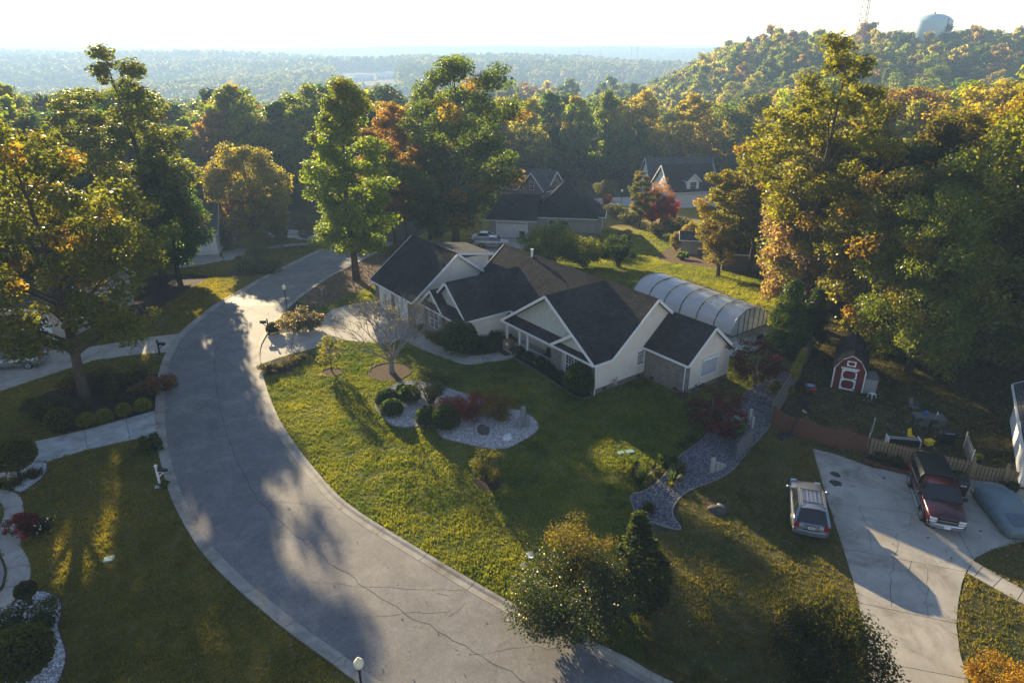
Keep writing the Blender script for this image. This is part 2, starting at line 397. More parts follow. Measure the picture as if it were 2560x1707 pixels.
def ribbon(pts, wdt, off0=0.0):
    """2D polygon of a ribbon of width wdt along pts"""
    P = [Vector(p) for p in pts]; l, r = [], []
    for i, p in enumerate(P):
        d = (P[min(i + 1, len(P) - 1)] - P[max(i - 1, 0)]).normalized(); n = Vector((-d.y, d.x))
        l.append(tuple(p + n * (wdt / 2 + off0))); r.append(tuple(p - n * (wdt / 2 - off0)))
    return l + r[::-1]
def strip_mesh(name, pts, profile, mat, close_ends=True):
    """sweep a (side, height) profile along a 2D ground line; quads following the ground"""
    P = [Vector(p) for p in pts]; rings = []
    for i, p in enumerate(P):
        d = (P[min(i + 1, len(P) - 1)] - P[max(i - 1, 0)]).normalized(); n = Vector((-d.y, d.x))
        rings.append([(p.x + n.x * u, p.y + n.y * u, float(gz(p.x, p.y)) + h) for u, h in profile])
    mb = MB(); mb.loft(rings, True, close_ends); return mb.mesh(name, mat)
def inside(poly, X, Y):
    c = np.zeros(X.shape, bool); j = len(poly) - 1
    for i in range(len(poly)):
        xi, yi = poly[i]; xj, yj = poly[j]
        if yi != yj: c ^= ((yi > Y) != (yj > Y)) & (X < (xj - xi) * (Y - yi) / (yj - yi) + xi)
        j = i
    return c
def resample(pts, step):
    P = np.array(pts, float); d = np.r_[0, np.cumsum(np.hypot(*np.diff(P, axis=0).T))]
    n = max(2, int(round(d[-1] / step)) + 1); t = np.linspace(0, d[-1], n)
    return list(zip(np.interp(t, d, P[:, 0]), np.interp(t, d, P[:, 1])))
def value_noise(X, Y, s, seed=0):
    r = np.random.RandomState(seed); T = r.rand(64, 64)
    x = X / s; y = Y / s; xi = np.floor(x).astype(int); yi = np.floor(y).astype(int)
    fx = sm(x - xi); fy = sm(y - yi); g = lambda a, b: T[a % 64, b % 64]
    return (g(xi, yi) * (1 - fx) + g(xi + 1, yi) * fx) * (1 - fy) + (g(xi, yi + 1) * (1 - fx) + g(xi + 1, yi + 1) * fx) * fy
def scatter(name, pts, scale, col, protos, tilt=0.0, rot=None, **kw):
    """ONE 'stuff' object: instances of unlinked proto meshes on points"""
    n = len(pts); me = bpy.data.meshes.new(name); me.vertices.add(n)
    me.vertices.foreach_set('co', np.asarray(pts, np.float32).ravel())
    def attr(nm, typ, key, arr): a = me.attributes.new(nm, typ, 'POINT'); a.data.foreach_set(key, np.asarray(arr, np.float32).ravel())
    rs = np.random.RandomState(n % 1000)
    attr('sc', 'FLOAT', 'value', scale)
    c4 = np.ones((n, 4), np.float32); c4[:, :3] = col; attr('col', 'FLOAT_COLOR', 'color', c4)
    rr = np.zeros((n, 3), np.float32); rr[:, 2] = rs.rand(n) * 6.283; rr[:, :2] = (rs.rand(n, 2) - .5) * 2 * tilt
    attr('rt', 'FLOAT_VECTOR', 'vector', rr)
    a = me.attributes.new('ix', 'INT', 'POINT'); a.data.foreach_set('value', rs.randint(0, len(protos), n).astype(np.int32))
    o = link(name, me, **kw); o['kind'] = 'stuff'
    ng = bpy.data.node_groups.new(name, 'GeometryNodeTree')
    ng.interface.new_socket('Geometry', in_out='INPUT', socket_type='NodeSocketGeometry')
    ng.interface.new_socket('Geometry', in_out='OUTPUT', socket_type='NodeSocketGeometry')
    N = lambda t: ng.nodes.new(t); L = ng.links.new
    gi, go = N('NodeGroupInput'), N('NodeGroupOutput')
    def na(nm, dt):
        q = N('GeometryNodeInputNamedAttribute'); q.data_type = dt; q.inputs[0].default_value = nm
        return [s for s in q.outputs if s.enabled][0]
    cur = None; j = N('GeometryNodeJoinGeometry')
    for i, p in enumerate(protos):
        oi = N('GeometryNodeObjectInfo'); oi.inputs[0].default_value = p; oi.inputs['As Instance'].default_value = True
        ip = N('GeometryNodeInstanceOnPoints'); L(gi.outputs[0], ip.inputs['Points']); L(oi.outputs['Geometry'], ip.inputs['Instance'])
        cmp = N('FunctionNodeCompare'); cmp.data_type = 'INT'; cmp.operation = 'EQUAL'
        ins = [s for s in cmp.inputs if s.enabled]; L(na('ix', 'INT'), ins[0]); ins[1].default_value = i
        L(cmp.outputs[0], ip.inputs['Selection']); L(na('rt', 'FLOAT_VECTOR'), ip.inputs['Rotation']); L(na('sc', 'FLOAT'), ip.inputs['Scale'])
        L(ip.outputs[0], j.inputs[0])
    L(j.outputs[0], go.inputs[0])
    md = o.modifiers.new('scatter', 'NODES'); md.node_group = ng; return o
# ------------------------------------------------------------------ ground, road, drives, lawns, beds
def graded(lo, hi, fine_lo, fine_hi, fine, grow, extra=()):
    a = list(np.arange(fine_lo, fine_hi + fine, fine)); st = fine
    v = a[-1]
    while v < hi: st = min(st * grow, 220); v += st; a.append(v)
    st = fine; v = a[0]
    while v > lo: st = min(st * grow, 220); v -= st; a.insert(0, v)
    return np.unique(np.round(np.r_[a, list(extra)], 3))
gx = graded(-7000, 7000, -120, 300, 15, 1.12); gy = graded(-150, 8500, -30, 620, 12, 1.10, (66, 100, 150, 250, 450))
GX, GY = np.meshgrid(gx, gy); GZ = gz(GX, GY); nx, ny = len(gx), len(gy)
me = bpy.data.meshes.new('ground')
idx = np.arange(nx * ny).reshape(ny, nx)
me.from_pydata(np.c_[GX.ravel(), GY.ravel(), GZ.ravel() - 0.004].tolist(), [], np.c_[idx[:-1, :-1].ravel(), idx[:-1, 1:].ravel(), idx[1:, 1:].ravel(), idx[1:, :-1].ravel()].tolist())
me.materials.append(MATS['wood_floor']); link('ground', me, kind='structure')

roadL = P2([(1150, 1850), (1060, 1780), (953, 1707), (860, 1639), (765, 1572), (689, 1513), (608, 1444), (536, 1371), (494, 1310), (459, 1245), (438, 1187), (425, 1140), (416, 1090), (411, 1019), (413, 966), (419, 924), (432, 885), (459, 841), (498, 805), (536, 774), (605, 732), (658, 700), (728, 664), (781, 638), (835, 612), (880, 592)])
roadR = P2([(1850, 1830), (1720, 1760), (1612, 1707), (1558, 1673), (1462, 1627), (1328, 1562), (1233, 1513), (1041, 1398), (850, 1275), (765, 1184), (700, 1096), (666, 1031), (647, 977), (635, 927), (631, 893), (637, 862), (658, 828), (693, 788), (735, 747), (775, 719), (807, 698), (870, 664), (930, 634), (985, 606)])
roadL = smooth_poly(roadL, 5, False); roadR = smooth_poly(roadR, 5, False)
ROAD = roadL + roadR[::-1]
road = drape('road', ROAD, 0.012, 'asphalt', kind='structure')
# kerbs: swept rolled kerb and gutter, one piece about 3 m long each with a real joint between
def kerb(line, side, name):
    pts = resample(line, 0.55); kr = link(name, None, kind='structure'); kr.empty_display_size = 0.3
    prof = [(0.0, -0.1), (0.0, 0.022), (0.30, 0.035), (0.44, 0.085), (0.60, 0.10), (0.60, -0.1)]
    prof = [(u * side, h) for u, h in prof]
    k = 0
    while k < len(pts) - 1:
        seg = pts[k:k + 7]
        if len(seg) < 2: break
        a, b = Vector(seg[0]), Vector(seg[1]); seg = [tuple(a + (b - a).normalized() * 0.03)] + list(seg[1:])
        link('kerb_section', strip_mesh('kerb_section', seg, prof, 'kerb_concrete'), kr); k += 6
    return kr
# left kerb lies to the left of the line running away from the camera
kerb(roadL, 1, 'kerb'); kerb(roadR, -1, 'kerb')
KL = ribbon(roadL, 0.66, 0.33); KR = ribbon(roadR, 0.66, -0.33)
HARD = [ROAD, KL, KR]
# seams and cracks in the asphalt
def rline(t, n=30): return None
rl, rr = np.array(resample(roadL, 0.6)), np.array(resample(roadR, 0.6))
def across(fa, t):  # point at fraction fa along the road, t across
    a = rl[int(fa * (len(rl) - 1))]; b = rr[int(fa * (len(rr) - 1))]; return a + (b - a) * t
rs = np.random.RandomState(3)
def crack(pts, wd, name='crack', mat='crack_dark', off=0.016, parent=road):
    P = resample(pts, 0.5); P = [(x + rs.randn() * 0.05, y + rs.randn() * 0.05) for x, y in P]
    me = bpy.data.meshes.new(name); v = []; f = []
    for i, p in enumerate(P):
        d = Vector(P[min(i + 1, len(P) - 1)]) - Vector(P[max(i - 1, 0)]); d.normalize(); n = Vector((-d.y, d.x)); ww = wd * (0.6 + 0.8 * rs.rand()) / 2
        z = float(gz(*p)) + off
        v += [(p[0] + n.x * ww, p[1] + n.y * ww, z), (p[0] - n.x * ww, p[1] - n.y * ww, z)]
        if i: f.append((2 * i - 2, 2 * i - 1, 2 * i + 1, 2 * i))
    me.from_pydata(v, [], f); me.materials.append(MATS[mat]); return link(name, me, parent)
crack([across(a, 0.53 + 0.02 * math.sin(a * 20)) for a in np.linspace(0.02, 0.93, 120)], 0.035)
for fa in (0.06, 0.10, 0.145, 0.19, 0.235, 0.285, 0.33, 0.375, 0.42, 0.47, 0.53, 0.60):
    sk = rs.uniform(-0.02, 0.03); t0, t1 = rs.choice([0.02, 0.3, 0.5]), rs.choice([0.75, 0.98])
    crack([across(min(max(fa + sk * t, 0), 1), t) for t in np.linspace(t0, t1, 8)], 0.014)
for q in range(16):
    c = across(0.37 + rs.randn() * 0.012, 0.35 + rs.randn() * 0.10); a = rs.rand() * 3.1
    crack([c, c + np.array([math.cos(a), math.sin(a)]) * rs.uniform(0.4, 1.1)], 0.02)
for q in range(3):
    c = across(0.13 + rs.randn() * 0.02, 0.62 + rs.randn() * 0.12); a = rs.rand() * 3.1
    crack([c, c + np.array([math.cos(a), math.sin(a)]) * rs.uniform(0.5, 1.3)], 0.018)

def slabs(name, poly, mat, cuts, thick=0.06, off=0.03, gap=0.03, **kw):
    """a drive: the polygon cut into slabs along lines, each slab a mesh of its own"""
    root = link(name, None, kind='structure'); root.empty_display_size = 0.3
    bm = bmesh.new(); bm.faces.new([bm.verts.new((x, y, 0)) for x, y in poly])
    polys = [poly]
    for (a, b) in cuts:
        a, b = Vector((*a, 0)), Vector((*b, 0)); d = (b - a).normalized(); n = Vector((-d.y, d.x, 0)); new = []
        for pl in polys:
            for sgn in (1, -1):
                bm = bmesh.new(); bm.faces.new([bm.verts.new((x, y, 0)) for x, y in pl])
                bmesh.ops.bisect_plane(bm, geom=list(bm.verts) + list(bm.edges) + list(bm.faces), plane_co=a + n * sgn * gap / 2, plane_no=-n * sgn, clear_outer=True)
                fs = [f for f in bm.faces if f.calc_area() > 0.15]
                for f in fs: new.append([(v.co.x, v.co.y) for v in f.verts])
                bm.free()
        polys = new
    for pl in polys: drape('slab', pl, off, mat, root, thick)
    drape('bedding', poly, 0.004, 'mulch_dark', root)
    HARD.append(poly); return root
def gp(*a): q = G(*a); return (q.x, q.y)
# left drives
d1 = P2([(457, 834), (382, 842), (291, 857), (200, 872), (60, 880), (-120, 890), (-200, 960), (-160, 1020), (0, 979), (153, 927), (237, 901), (344, 886), (417, 881), (436, 860)])
slabs('driveway', d1, 'concrete', [(gp(330, 850), gp(325, 890)), (gp(200, 870), gp(180, 925))])
d2 = P2([(394, 1025), (214, 1075), (82, 1105), (0, 1126), (-120, 1160), (-120, 1240), (0, 1195), (115, 1155), (218, 1124), (325, 1100), (398, 1090), (394, 1060)])
slabs('driveway', d2, 'concrete_blotched', [(gp(211, 1075), gp(219, 1126)), (gp(314, 1045), gp(326, 1102)), (gp(86, 1104), gp(80, 1168))])
w1 = smooth_poly(P2([(-60, 1215), (0, 1222), (38, 1233), (57, 1256), (58, 1310), (52, 1360), (70, 1395), (77, 1425), (70, 1455), (46, 1486), (0, 1543), (-60, 1570), (-60, 1500), (0, 1482), (15, 1450), (17, 1421), (2, 1380), (-4, 1330), (8, 1295), (8, 1275), (0, 1256), (-60, 1245)]), 4)
slabs('footpath', w1, 'concrete', [(gp(-40, 1285), gp(60, 1262)), (gp(-40, 1345), gp(70, 1310)), (gp(-40, 1395), gp(70, 1370)), (gp(-20, 1428), gp(90, 1408)), (gp(-20, 1470), gp(90, 1462))])
# house drive and walk
d4 = P2([(637, 862), (658, 841), (727, 830), (792, 811), (811, 790), (830, 774), (888, 759), (950, 752), (1010, 770), (1050, 800), (1040, 840), (960, 860), (850, 850), (781, 872), (708, 891), (649, 912), (633, 900)])
slabs('driveway', d4, 'concrete', [(gp(735, 815), gp(725, 900)), (gp(820, 770), gp(850, 870)), (gp(900, 740), gp(960, 870))])
w2 = smooth_poly(P2([(1000, 842), (1064, 878), (1118, 897), (1168, 912), (1233, 904), (1275, 897), (1292, 884), (1263, 876), (1213, 887), (1175, 889), (1137, 881), (1095, 862), (1040, 828)]), 4)
slabs('footpath', w2, 'concrete', [(gp(1060, 850), gp(1030, 870)), (gp(1135, 878), gp(1120, 905)), (gp(1207, 880), gp(1210, 915))])
# right drive
d3 = P2([(2032, 1122), (2071, 1260), (2108, 1371), (2140, 1474), (2163, 1585), (2170, 1640), (2178, 1760), (2440, 1760), (2421, 1707), (2400, 1635), (2391, 1566), (2395, 1509), (2404, 1459), (2416, 1428), (2439, 1394), (2485, 1371), (2557, 1354), (2700, 1325), (2760, 1240), (2560, 1225), (2500, 1213), (2423, 1197), (2266, 1182), (2182, 1170), (2083, 1134)])
slabs('driveway', d3, 'concrete', [(gp(2071, 1190), gp(2186, 1168)), (gp(2075, 1258), gp(2290, 1285)), (gp(2110, 1372), gp(2415, 1430)), (gp(2150, 1508), gp(2395, 1560)), (gp(2170, 1650), gp(2405, 1695)), (gp(2383, 1307), gp(2436, 1402))])
d3ob = bpy.data.objects[[o.name for o in COL.objects if o.name.startswith('driveway')][-1]]
for pl, wd in (([(2150, 1262), (2160, 1300), (2178, 1340), (2176, 1370), (2160, 1380)], 0.018), ([(2178, 1312), (2210, 1320), (2245, 1332), (2270, 1325), (2280, 1290)], 0.016),
               ([(2245, 1332), (2246, 1360), (2235, 1395), (2232, 1430), (2226, 1470), (2228, 1520)], 0.018), ([(2310, 1410), (2318, 1450), (2316, 1500), (2325, 1543)], 0.016), ([(2278, 1400), (2275, 1425)], 0.02)):
    crack([gp(*p) for p in pl], wd, off=0.034, parent=d3ob)
for (px, py, r) in ((2087, 1186, 0.30), (2090, 1208, 0.34), (2326, 1311, 0.34), (2210, 1196, .1), (2130, 1215, .07), (2320, 1345, .07), (2452, 1328, .08)):
    c = G(px, py); a = [c.x + r * (0.7 + 0.6 * rs.rand()) * math.cos(t) for t in np.linspace(0, 6.1, 10)]; b = [c.y + r * (0.6 + 0.7 * rs.rand()) * math.sin(t) for t in np.linspace(0, 6.1, 10)]
    drape('oil_stain', smooth_poly(list(zip(a, b)), 3), 0.034, 'oil_stain', d3ob)
w3 = P2([(2433, 1402), (2560, 1475), (2660, 1530), (2660, 1570), (2560, 1513), (2418, 1432)])
slabs('footpath', w3, 'concrete', [(gp(2458, 1415), gp(2436, 1442)), (gp(2507, 1443), gp(2480, 1470)), (gp(2560, 1474), gp(2540, 1505))])
# far road loop, neighbour's drive, far drives
def far_pad(name, px, mat='concrete_pale', **kw):
    pl = P2(px); HARD.append(pl); return drape(name, pl, 0.014, mat, kind='structure')
far_pad('driveway', [(1170, 612), (1240, 588), (1320, 594), (1330, 618), (1250, 640), (1150, 645)], 'concrete')
far_pad('road', [(1440, 500), (1560, 493), (1760, 495), (1760, 512), (1600, 516), (1480, 510)], 'concrete_pale')
far_pad('driveway', [(440, 672), (440, 648), (540, 628), (562, 652), (500, 664)], 'concrete')
far_pad('footpath', [(552, 630), (585, 622), (632, 618), (590, 650), (562, 652)], 'concrete_pale')
far_pad('road', [(560, 580), (700, 572), (840, 582), (860, 600), (800, 606), (700, 592), (560, 600)], 'concrete')
far_pad('footpath', [(660, 618), (720, 610), (800, 604), (800, 609), (730, 616), (670, 624)], 'concrete')

# lawns (sheets), beds
ZONES = []   # (polygon, blade colours lo, hi, density factor)
def lawn(px, mat, lo, hi, dens=1.0, off=0.004, world=None):
    pl = world or P2(px); ZONES.append((pl, lo, hi, dens)); return drape('lawn', pl, off, mat, kind='structure')
lawn([(-400, 1010), (-300, 880), (60, 760), (330, 660), (560, 600), (800, 596), (781, 638), (658, 700), (536, 774), (459, 841), (411, 1019), (425, 1149), (494, 1310), (608, 1444), (860, 1639), (1060, 1790), (-500, 1790), (-500, 1300)],
     'grass_olive', (0.11, 0.105, 0.022), (0.30, 0.22, 0.055))
lawn([(637, 862), (735, 747), (807, 698), (930, 634), (1010, 612), (1050, 640), (1262, 615), (1430, 610), (1500, 580), (1640, 560), (1960, 640), (2000, 720), (1960, 800), (1930, 860), (1935, 935), (1900, 985), (1815, 1027), (1723, 1123), (1585, 1235), (1590, 1290), (1640, 1330), (1560, 1400), (1600, 1470), (1612, 1700), (1462, 1627), (1233, 1513), (850, 1275), (700, 1096), (635, 927)],
     'grass_green', (0.055, 0.092, 0.013), (0.32, 0.27, 0.055))
lawn([(1612, 1707), (1600, 1470), (1560, 1400), (1640, 1330), (1710, 1325), (1696, 1249), (1777, 1206), (1888, 1107), (1933, 1050), (2048, 1111), (2171, 1134), (2440, 1200), (2760, 1240), (2900, 1300), (2900, 1800), (1800, 1820)],
     'grass_worn', (0.08, 0.08, 0.02), (0.26, 0.19, 0.06), 0.7)
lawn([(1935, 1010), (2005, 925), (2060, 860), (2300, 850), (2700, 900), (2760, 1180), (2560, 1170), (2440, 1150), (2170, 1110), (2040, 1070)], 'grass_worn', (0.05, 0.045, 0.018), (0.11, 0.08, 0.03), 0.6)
lawn([(1010, 612), (1100, 560), (1200, 545), (1440, 556), (1600, 500), (1760, 500), (1820, 560), (1640, 560), (1430, 612), (1262, 618), (1050, 640)], 'grass_gold', (0.22, 0.19, 0.035), (0.42, 0.31, 0.07), 0.5, off=0.007)
BEDS = []
def bed(px, mat, smooth=4, edge=None, off=0.02, edge_h=0.06, world=None):
    pl = world or P2(px)
    if smooth: pl = smooth_poly(pl, smooth)
    BEDS.append(pl); o = drape('planting_bed', pl, off, mat, kind='structure')
    if edge: link('edging', strip_mesh('edging', pl + pl[:1], [(-0.035, -0.05), (-0.035, edge_h), (0.035, edge_h), (0.035, -0.05)], edge), o)
    return pl
bed_oak = bed([(92, 1031), (111, 1065), (153, 1084), (268, 1057), (392, 1023), (398, 981), (402, 939), (352, 935), (260, 935), (161, 966), (99, 992)], 'mulch_dark')
bed_rock = bed([(967, 974), (992, 959), (1031, 953), (1090, 962), (1180, 990), (1263, 1018), (1298, 1026), (1329, 1042), (1345, 1061), (1341, 1079), (1308, 1102), (1267, 1121), (1247, 1123), (1206, 1120), (1155, 1108), (1108, 1096), (1094, 1081), (1076, 1068), (1043, 1066), (1014, 1069), (986, 1066), (969, 1055), (949, 1034), (939, 1022), (940, 1002), (949, 985)], 'gravel_white', 3, 'edging_pale')
bed_swale = bed([(1577, 1239), (1583, 1268), (1592, 1287), (1631, 1306), (1701, 1325), (1684, 1294), (1682, 1272), (1696, 1249), (1723, 1226), (1777, 1206), (1826, 1180), (1853, 1149), (1888, 1107), (1926, 1061), (1938, 1005), (1975, 945), (1960, 930), (1920, 950), (1861, 985), (1815, 1027), (1761, 1094), (1723, 1123), (1690, 1150), (1650, 1200), (1610, 1228)], 'gravel_grey', 3, 'edging_pale')
ring = lambda px, py, r: [(G(px, py).x + r * math.cos(a) * (1 + .05 * math.sin(3 * a)), G(px, py).y + r * math.sin(a)) for a in np.linspace(0, 6.15, 22)]
bed(None, 'mulch_brown', 0, 'edging_brown', world=ring(976, 929, 1.75))
bed(None, 'mulch_brown', 0, 'edging_brown', world=ring(829, 931, 0.85))
bed(None, 'mulch_dark', 0, None, world=ring(1224, 1206, 0.9))
bed([(651, 939), (727, 927), (773, 890), (775, 880), (712, 893), (655, 910)], 'mulch_dark', 3)
bed([(662, 840), (727, 829), (792, 810), (812, 788), (780, 770), (735, 748), (700, 782), (672, 815)], 'mulch_dark', 0)
bed_pine = bed([(752, 742), (812, 700), (930, 640), (1000, 620), (1040, 640), (985, 690), (930, 720), (860, 742), (800, 770)], 'leaf_litter', 3)
bed([(330, 745), (380, 690), (520, 690), (480, 720), (400, 770), (330, 790)], 'mulch_dark', 3)
bed([(563, 690), (600, 672), (640, 668), (700, 680), (640, 692), (600, 693)], 'mulch_brown', 3)
bed_front = bed([(1282, 893), (1345, 930), (1400, 968), (1440, 993), (1458, 998), (1485, 988), (1478, 965), (1400, 915), (1300, 872), (1278, 880)], 'mulch_dark', 0, 'edging_pale')
bed([(1090, 862), (1137, 879), (1175, 887), (1213, 885), (1262, 874), (1276, 860), (1262, 826), (1180, 846), (1090, 830)], 'mulch_dark', 0)
bed_w1 = bed([(38, 1165), (111, 1155), (116, 1180), (95, 1205), (50, 1232), (20, 1215), (15, 1190)], 'gravel_white', 3, 'edging_brown')
bed_w2 = bed([(84, 1478), (118, 1480), (149, 1497), (155, 1530), (147, 1566), (160, 1610), (166, 1640), (158, 1680), (141, 1720), (100, 1780), (-60, 1780), (-60, 1590), (0, 1550), (46, 1496)], 'gravel_white', 3, 'edging_brown')
bed([(-60, 1390), (-8, 1385), (12, 1421), (10, 1450), (-5, 1478), (-60, 1490)], 'gravel_white', 2, 'edging_brown')
bed([(1640, 640), (1760, 590), (1900, 610), (2000, 660), (1960, 700), (1800, 672), (1700, 660)], 'leaf_litter', 3)
bed([(1720, 700), (1790, 725), (1880, 765), (1940, 790), (1942, 797), (1880, 773), (1790, 733), (1715, 706)], 'mulch_brown', 0)
bed([(2159, 1147), (2210, 1165), (2268, 1180), (2330, 1190), (2330, 1165), (2260, 1150), (2170, 1128)], 'mulch_dark', 0)
bed([(2060, 1340 - 60), (2050, 1276)][:0] or [(1762, 1262), (1790, 1255), (1822, 1266), (1815, 1285), (1780, 1288)], 'red_clay', 3)

# grass blades, pebbles, fallen leaves: real geometry, one 'stuff' object each
def proto(name, mb, mat):
    o = bpy.data.objects.new(name, mb.mesh(name, mat, fixn=False)); return o
def tuft(seed):
    r = random.Random(seed); mb = MB()
    for i in range(11):
        a = r.uniform(0, 6.28); rad = 0.11 * math.sqrt(r.random()); x, y = rad * math.cos(a), rad * math.sin(a)
        h = r.uniform(0.04, 0.10); b = r.uniform(0, 6.28); wd = r.uniform(0.010, 0.02); l = r.uniform(0.01, 0.05)
        mb.add([(x + wd * math.cos(b), y + wd * math.sin(b), -0.01), (x - wd * math.cos(b), y - wd * math.sin(b), -0.01), (x - l * math.sin(b), y + l * math.cos(b), h)], [(0, 1, 2)])
    return proto('grass_tuft_source', mb, 'blade')
tufts = [tuft(i) for i in range(5)]
rs = np.random.RandomState(11)
X, Y, Cc = [], [], []
def fr_ok(x, y): return (np.abs(x) < 0.86 * (y * _c + 24 * _s) + 1) & (y > 13)
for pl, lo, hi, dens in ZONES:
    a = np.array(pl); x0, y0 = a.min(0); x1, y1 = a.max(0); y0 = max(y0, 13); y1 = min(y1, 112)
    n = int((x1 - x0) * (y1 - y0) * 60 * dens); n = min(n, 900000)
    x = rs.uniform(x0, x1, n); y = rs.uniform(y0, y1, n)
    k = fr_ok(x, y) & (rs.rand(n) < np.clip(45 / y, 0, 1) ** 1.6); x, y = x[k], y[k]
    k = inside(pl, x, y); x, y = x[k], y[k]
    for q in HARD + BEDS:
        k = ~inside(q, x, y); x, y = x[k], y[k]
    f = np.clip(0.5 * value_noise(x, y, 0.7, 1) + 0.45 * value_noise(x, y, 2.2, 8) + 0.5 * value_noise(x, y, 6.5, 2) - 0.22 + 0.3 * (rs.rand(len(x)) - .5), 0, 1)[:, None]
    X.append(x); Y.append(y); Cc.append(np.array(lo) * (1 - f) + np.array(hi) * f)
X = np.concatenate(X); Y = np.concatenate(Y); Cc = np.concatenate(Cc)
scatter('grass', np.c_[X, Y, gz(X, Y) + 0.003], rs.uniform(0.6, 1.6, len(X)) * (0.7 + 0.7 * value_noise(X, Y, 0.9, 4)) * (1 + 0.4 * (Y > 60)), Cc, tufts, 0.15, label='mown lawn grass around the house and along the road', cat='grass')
print('tufts', len(X))
def pebble(seed, k):
    r = random.Random(seed); mb = MB(); bm = bmesh.new(); bmesh.ops.create_icosphere(bm, subdivisions=1, radius=k)
    for v in bm.verts: v.co = v.co * r.uniform(0.75, 1.25); v.co.z *= 0.6
    mb.v = [tuple(v.co) for v in bm.verts]; mb.f = [tuple(v.index for v in f.verts) for f in bm.faces]; bm.free()
    return proto('pebble_source', mb, 'pebble')
pebs = [pebble(i, 0.045) for i in range(4)]
def pebbles(polys, dens, lo, hi, label, s0=0.7, s1=1.3):
    XX, YY = [], []
    for pl in polys:
        a = np.array(pl); (x0, y0), (x1, y1) = a.min(0), a.max(0); n = int((x1 - x0) * (y1 - y0) * dens)
        x, y = rs.uniform(x0, x1, n), rs.uniform(y0, y1, n); k = inside(pl, x, y); XX.append(x[k]); YY.append(y[k])
    x, y = np.concatenate(XX), np.concatenate(YY); f = rs.rand(len(x), 1)
    scatter('gravel', np.c_[x, y, np.full(len(x), 0.03)], rs.uniform(s0, s1, len(x)), np.array(lo) * (1 - f) + np.array(hi) * f, pebs, 0.6, label=label, cat='gravel')
pebbles([bed_rock], 170, (0.25, 0.22, 0.21), (0.72, 0.69, 0.67), 'white and tan gravel covering the island bed with round bushes')
pebbles([bed_w1, bed_w2], 150, (0.35, 0.35, 0.36), (0.75, 0.75, 0.76), 'white gravel in the beds beside the curved footpath')
pebbles([bed_swale], 170, (0.05, 0.05, 0.06), (0.27, 0.26, 0.28), 'dark grey gravel filling the long curved swale bed', 0.8, 1.5)
def dleaf(seed):
    r = random.Random(seed); mb = MB(); mb.add([(-0.05, 0, 0.01), (0, -0.035, 0.03), (0.05, 0, 0.012), (0, 0.035, 0.028)], [(0, 1, 2, 3)]); return proto('dead_leaf_source', mb, 'dead_leaf')
dl = [dleaf(1)]
def litter(pl, n, label, sc=1.0, region=None):
    a = np.array(pl); (x0, y0), (x1, y1) = a.min(0), a.max(0)
    x, y = rs.uniform(x0, x1, n), rs.uniform(y0, y1, n); k = inside(pl, x, y) & (y > 12); x, y = x[k], y[k]
    if pl is not ROAD:
        for q in HARD: k = ~inside(q, x, y) | (rs.rand(len(x)) < 0.08); x, y = x[k], y[k]
    f = rs.rand(len(x), 1)
    hi = np.array([0.34, 0.22, 0.12]); lo = np.array([0.08, 0.05, 0.03]); c = lo * (1 - f) + hi * f
    scatter('fallen_leaves', np.c_[x, y, gz(x, y) + 0.045], rs.uniform(0.7, 1.6, len(x)) * sc, c, dl, 0.7, label=label, cat='leaves')
litter(bed_pine, 9000, 'brown fallen leaves lying thick under the green tree by the road', 1.4)
litter(ZONES[0][0], 9000, 'dry leaves scattered over the olive lawn left of the road')
litter(ZONES[3][0], 5000, 'dry leaves scattered over the fenced backyard', 1.2)
litter(ZONES[2][0], 1800, 'dry leaves scattered over the worn lawn around the parked car')
litter(ROAD, 2500, 'leaf crumbs and twigs scattered on the asphalt', 0.7)
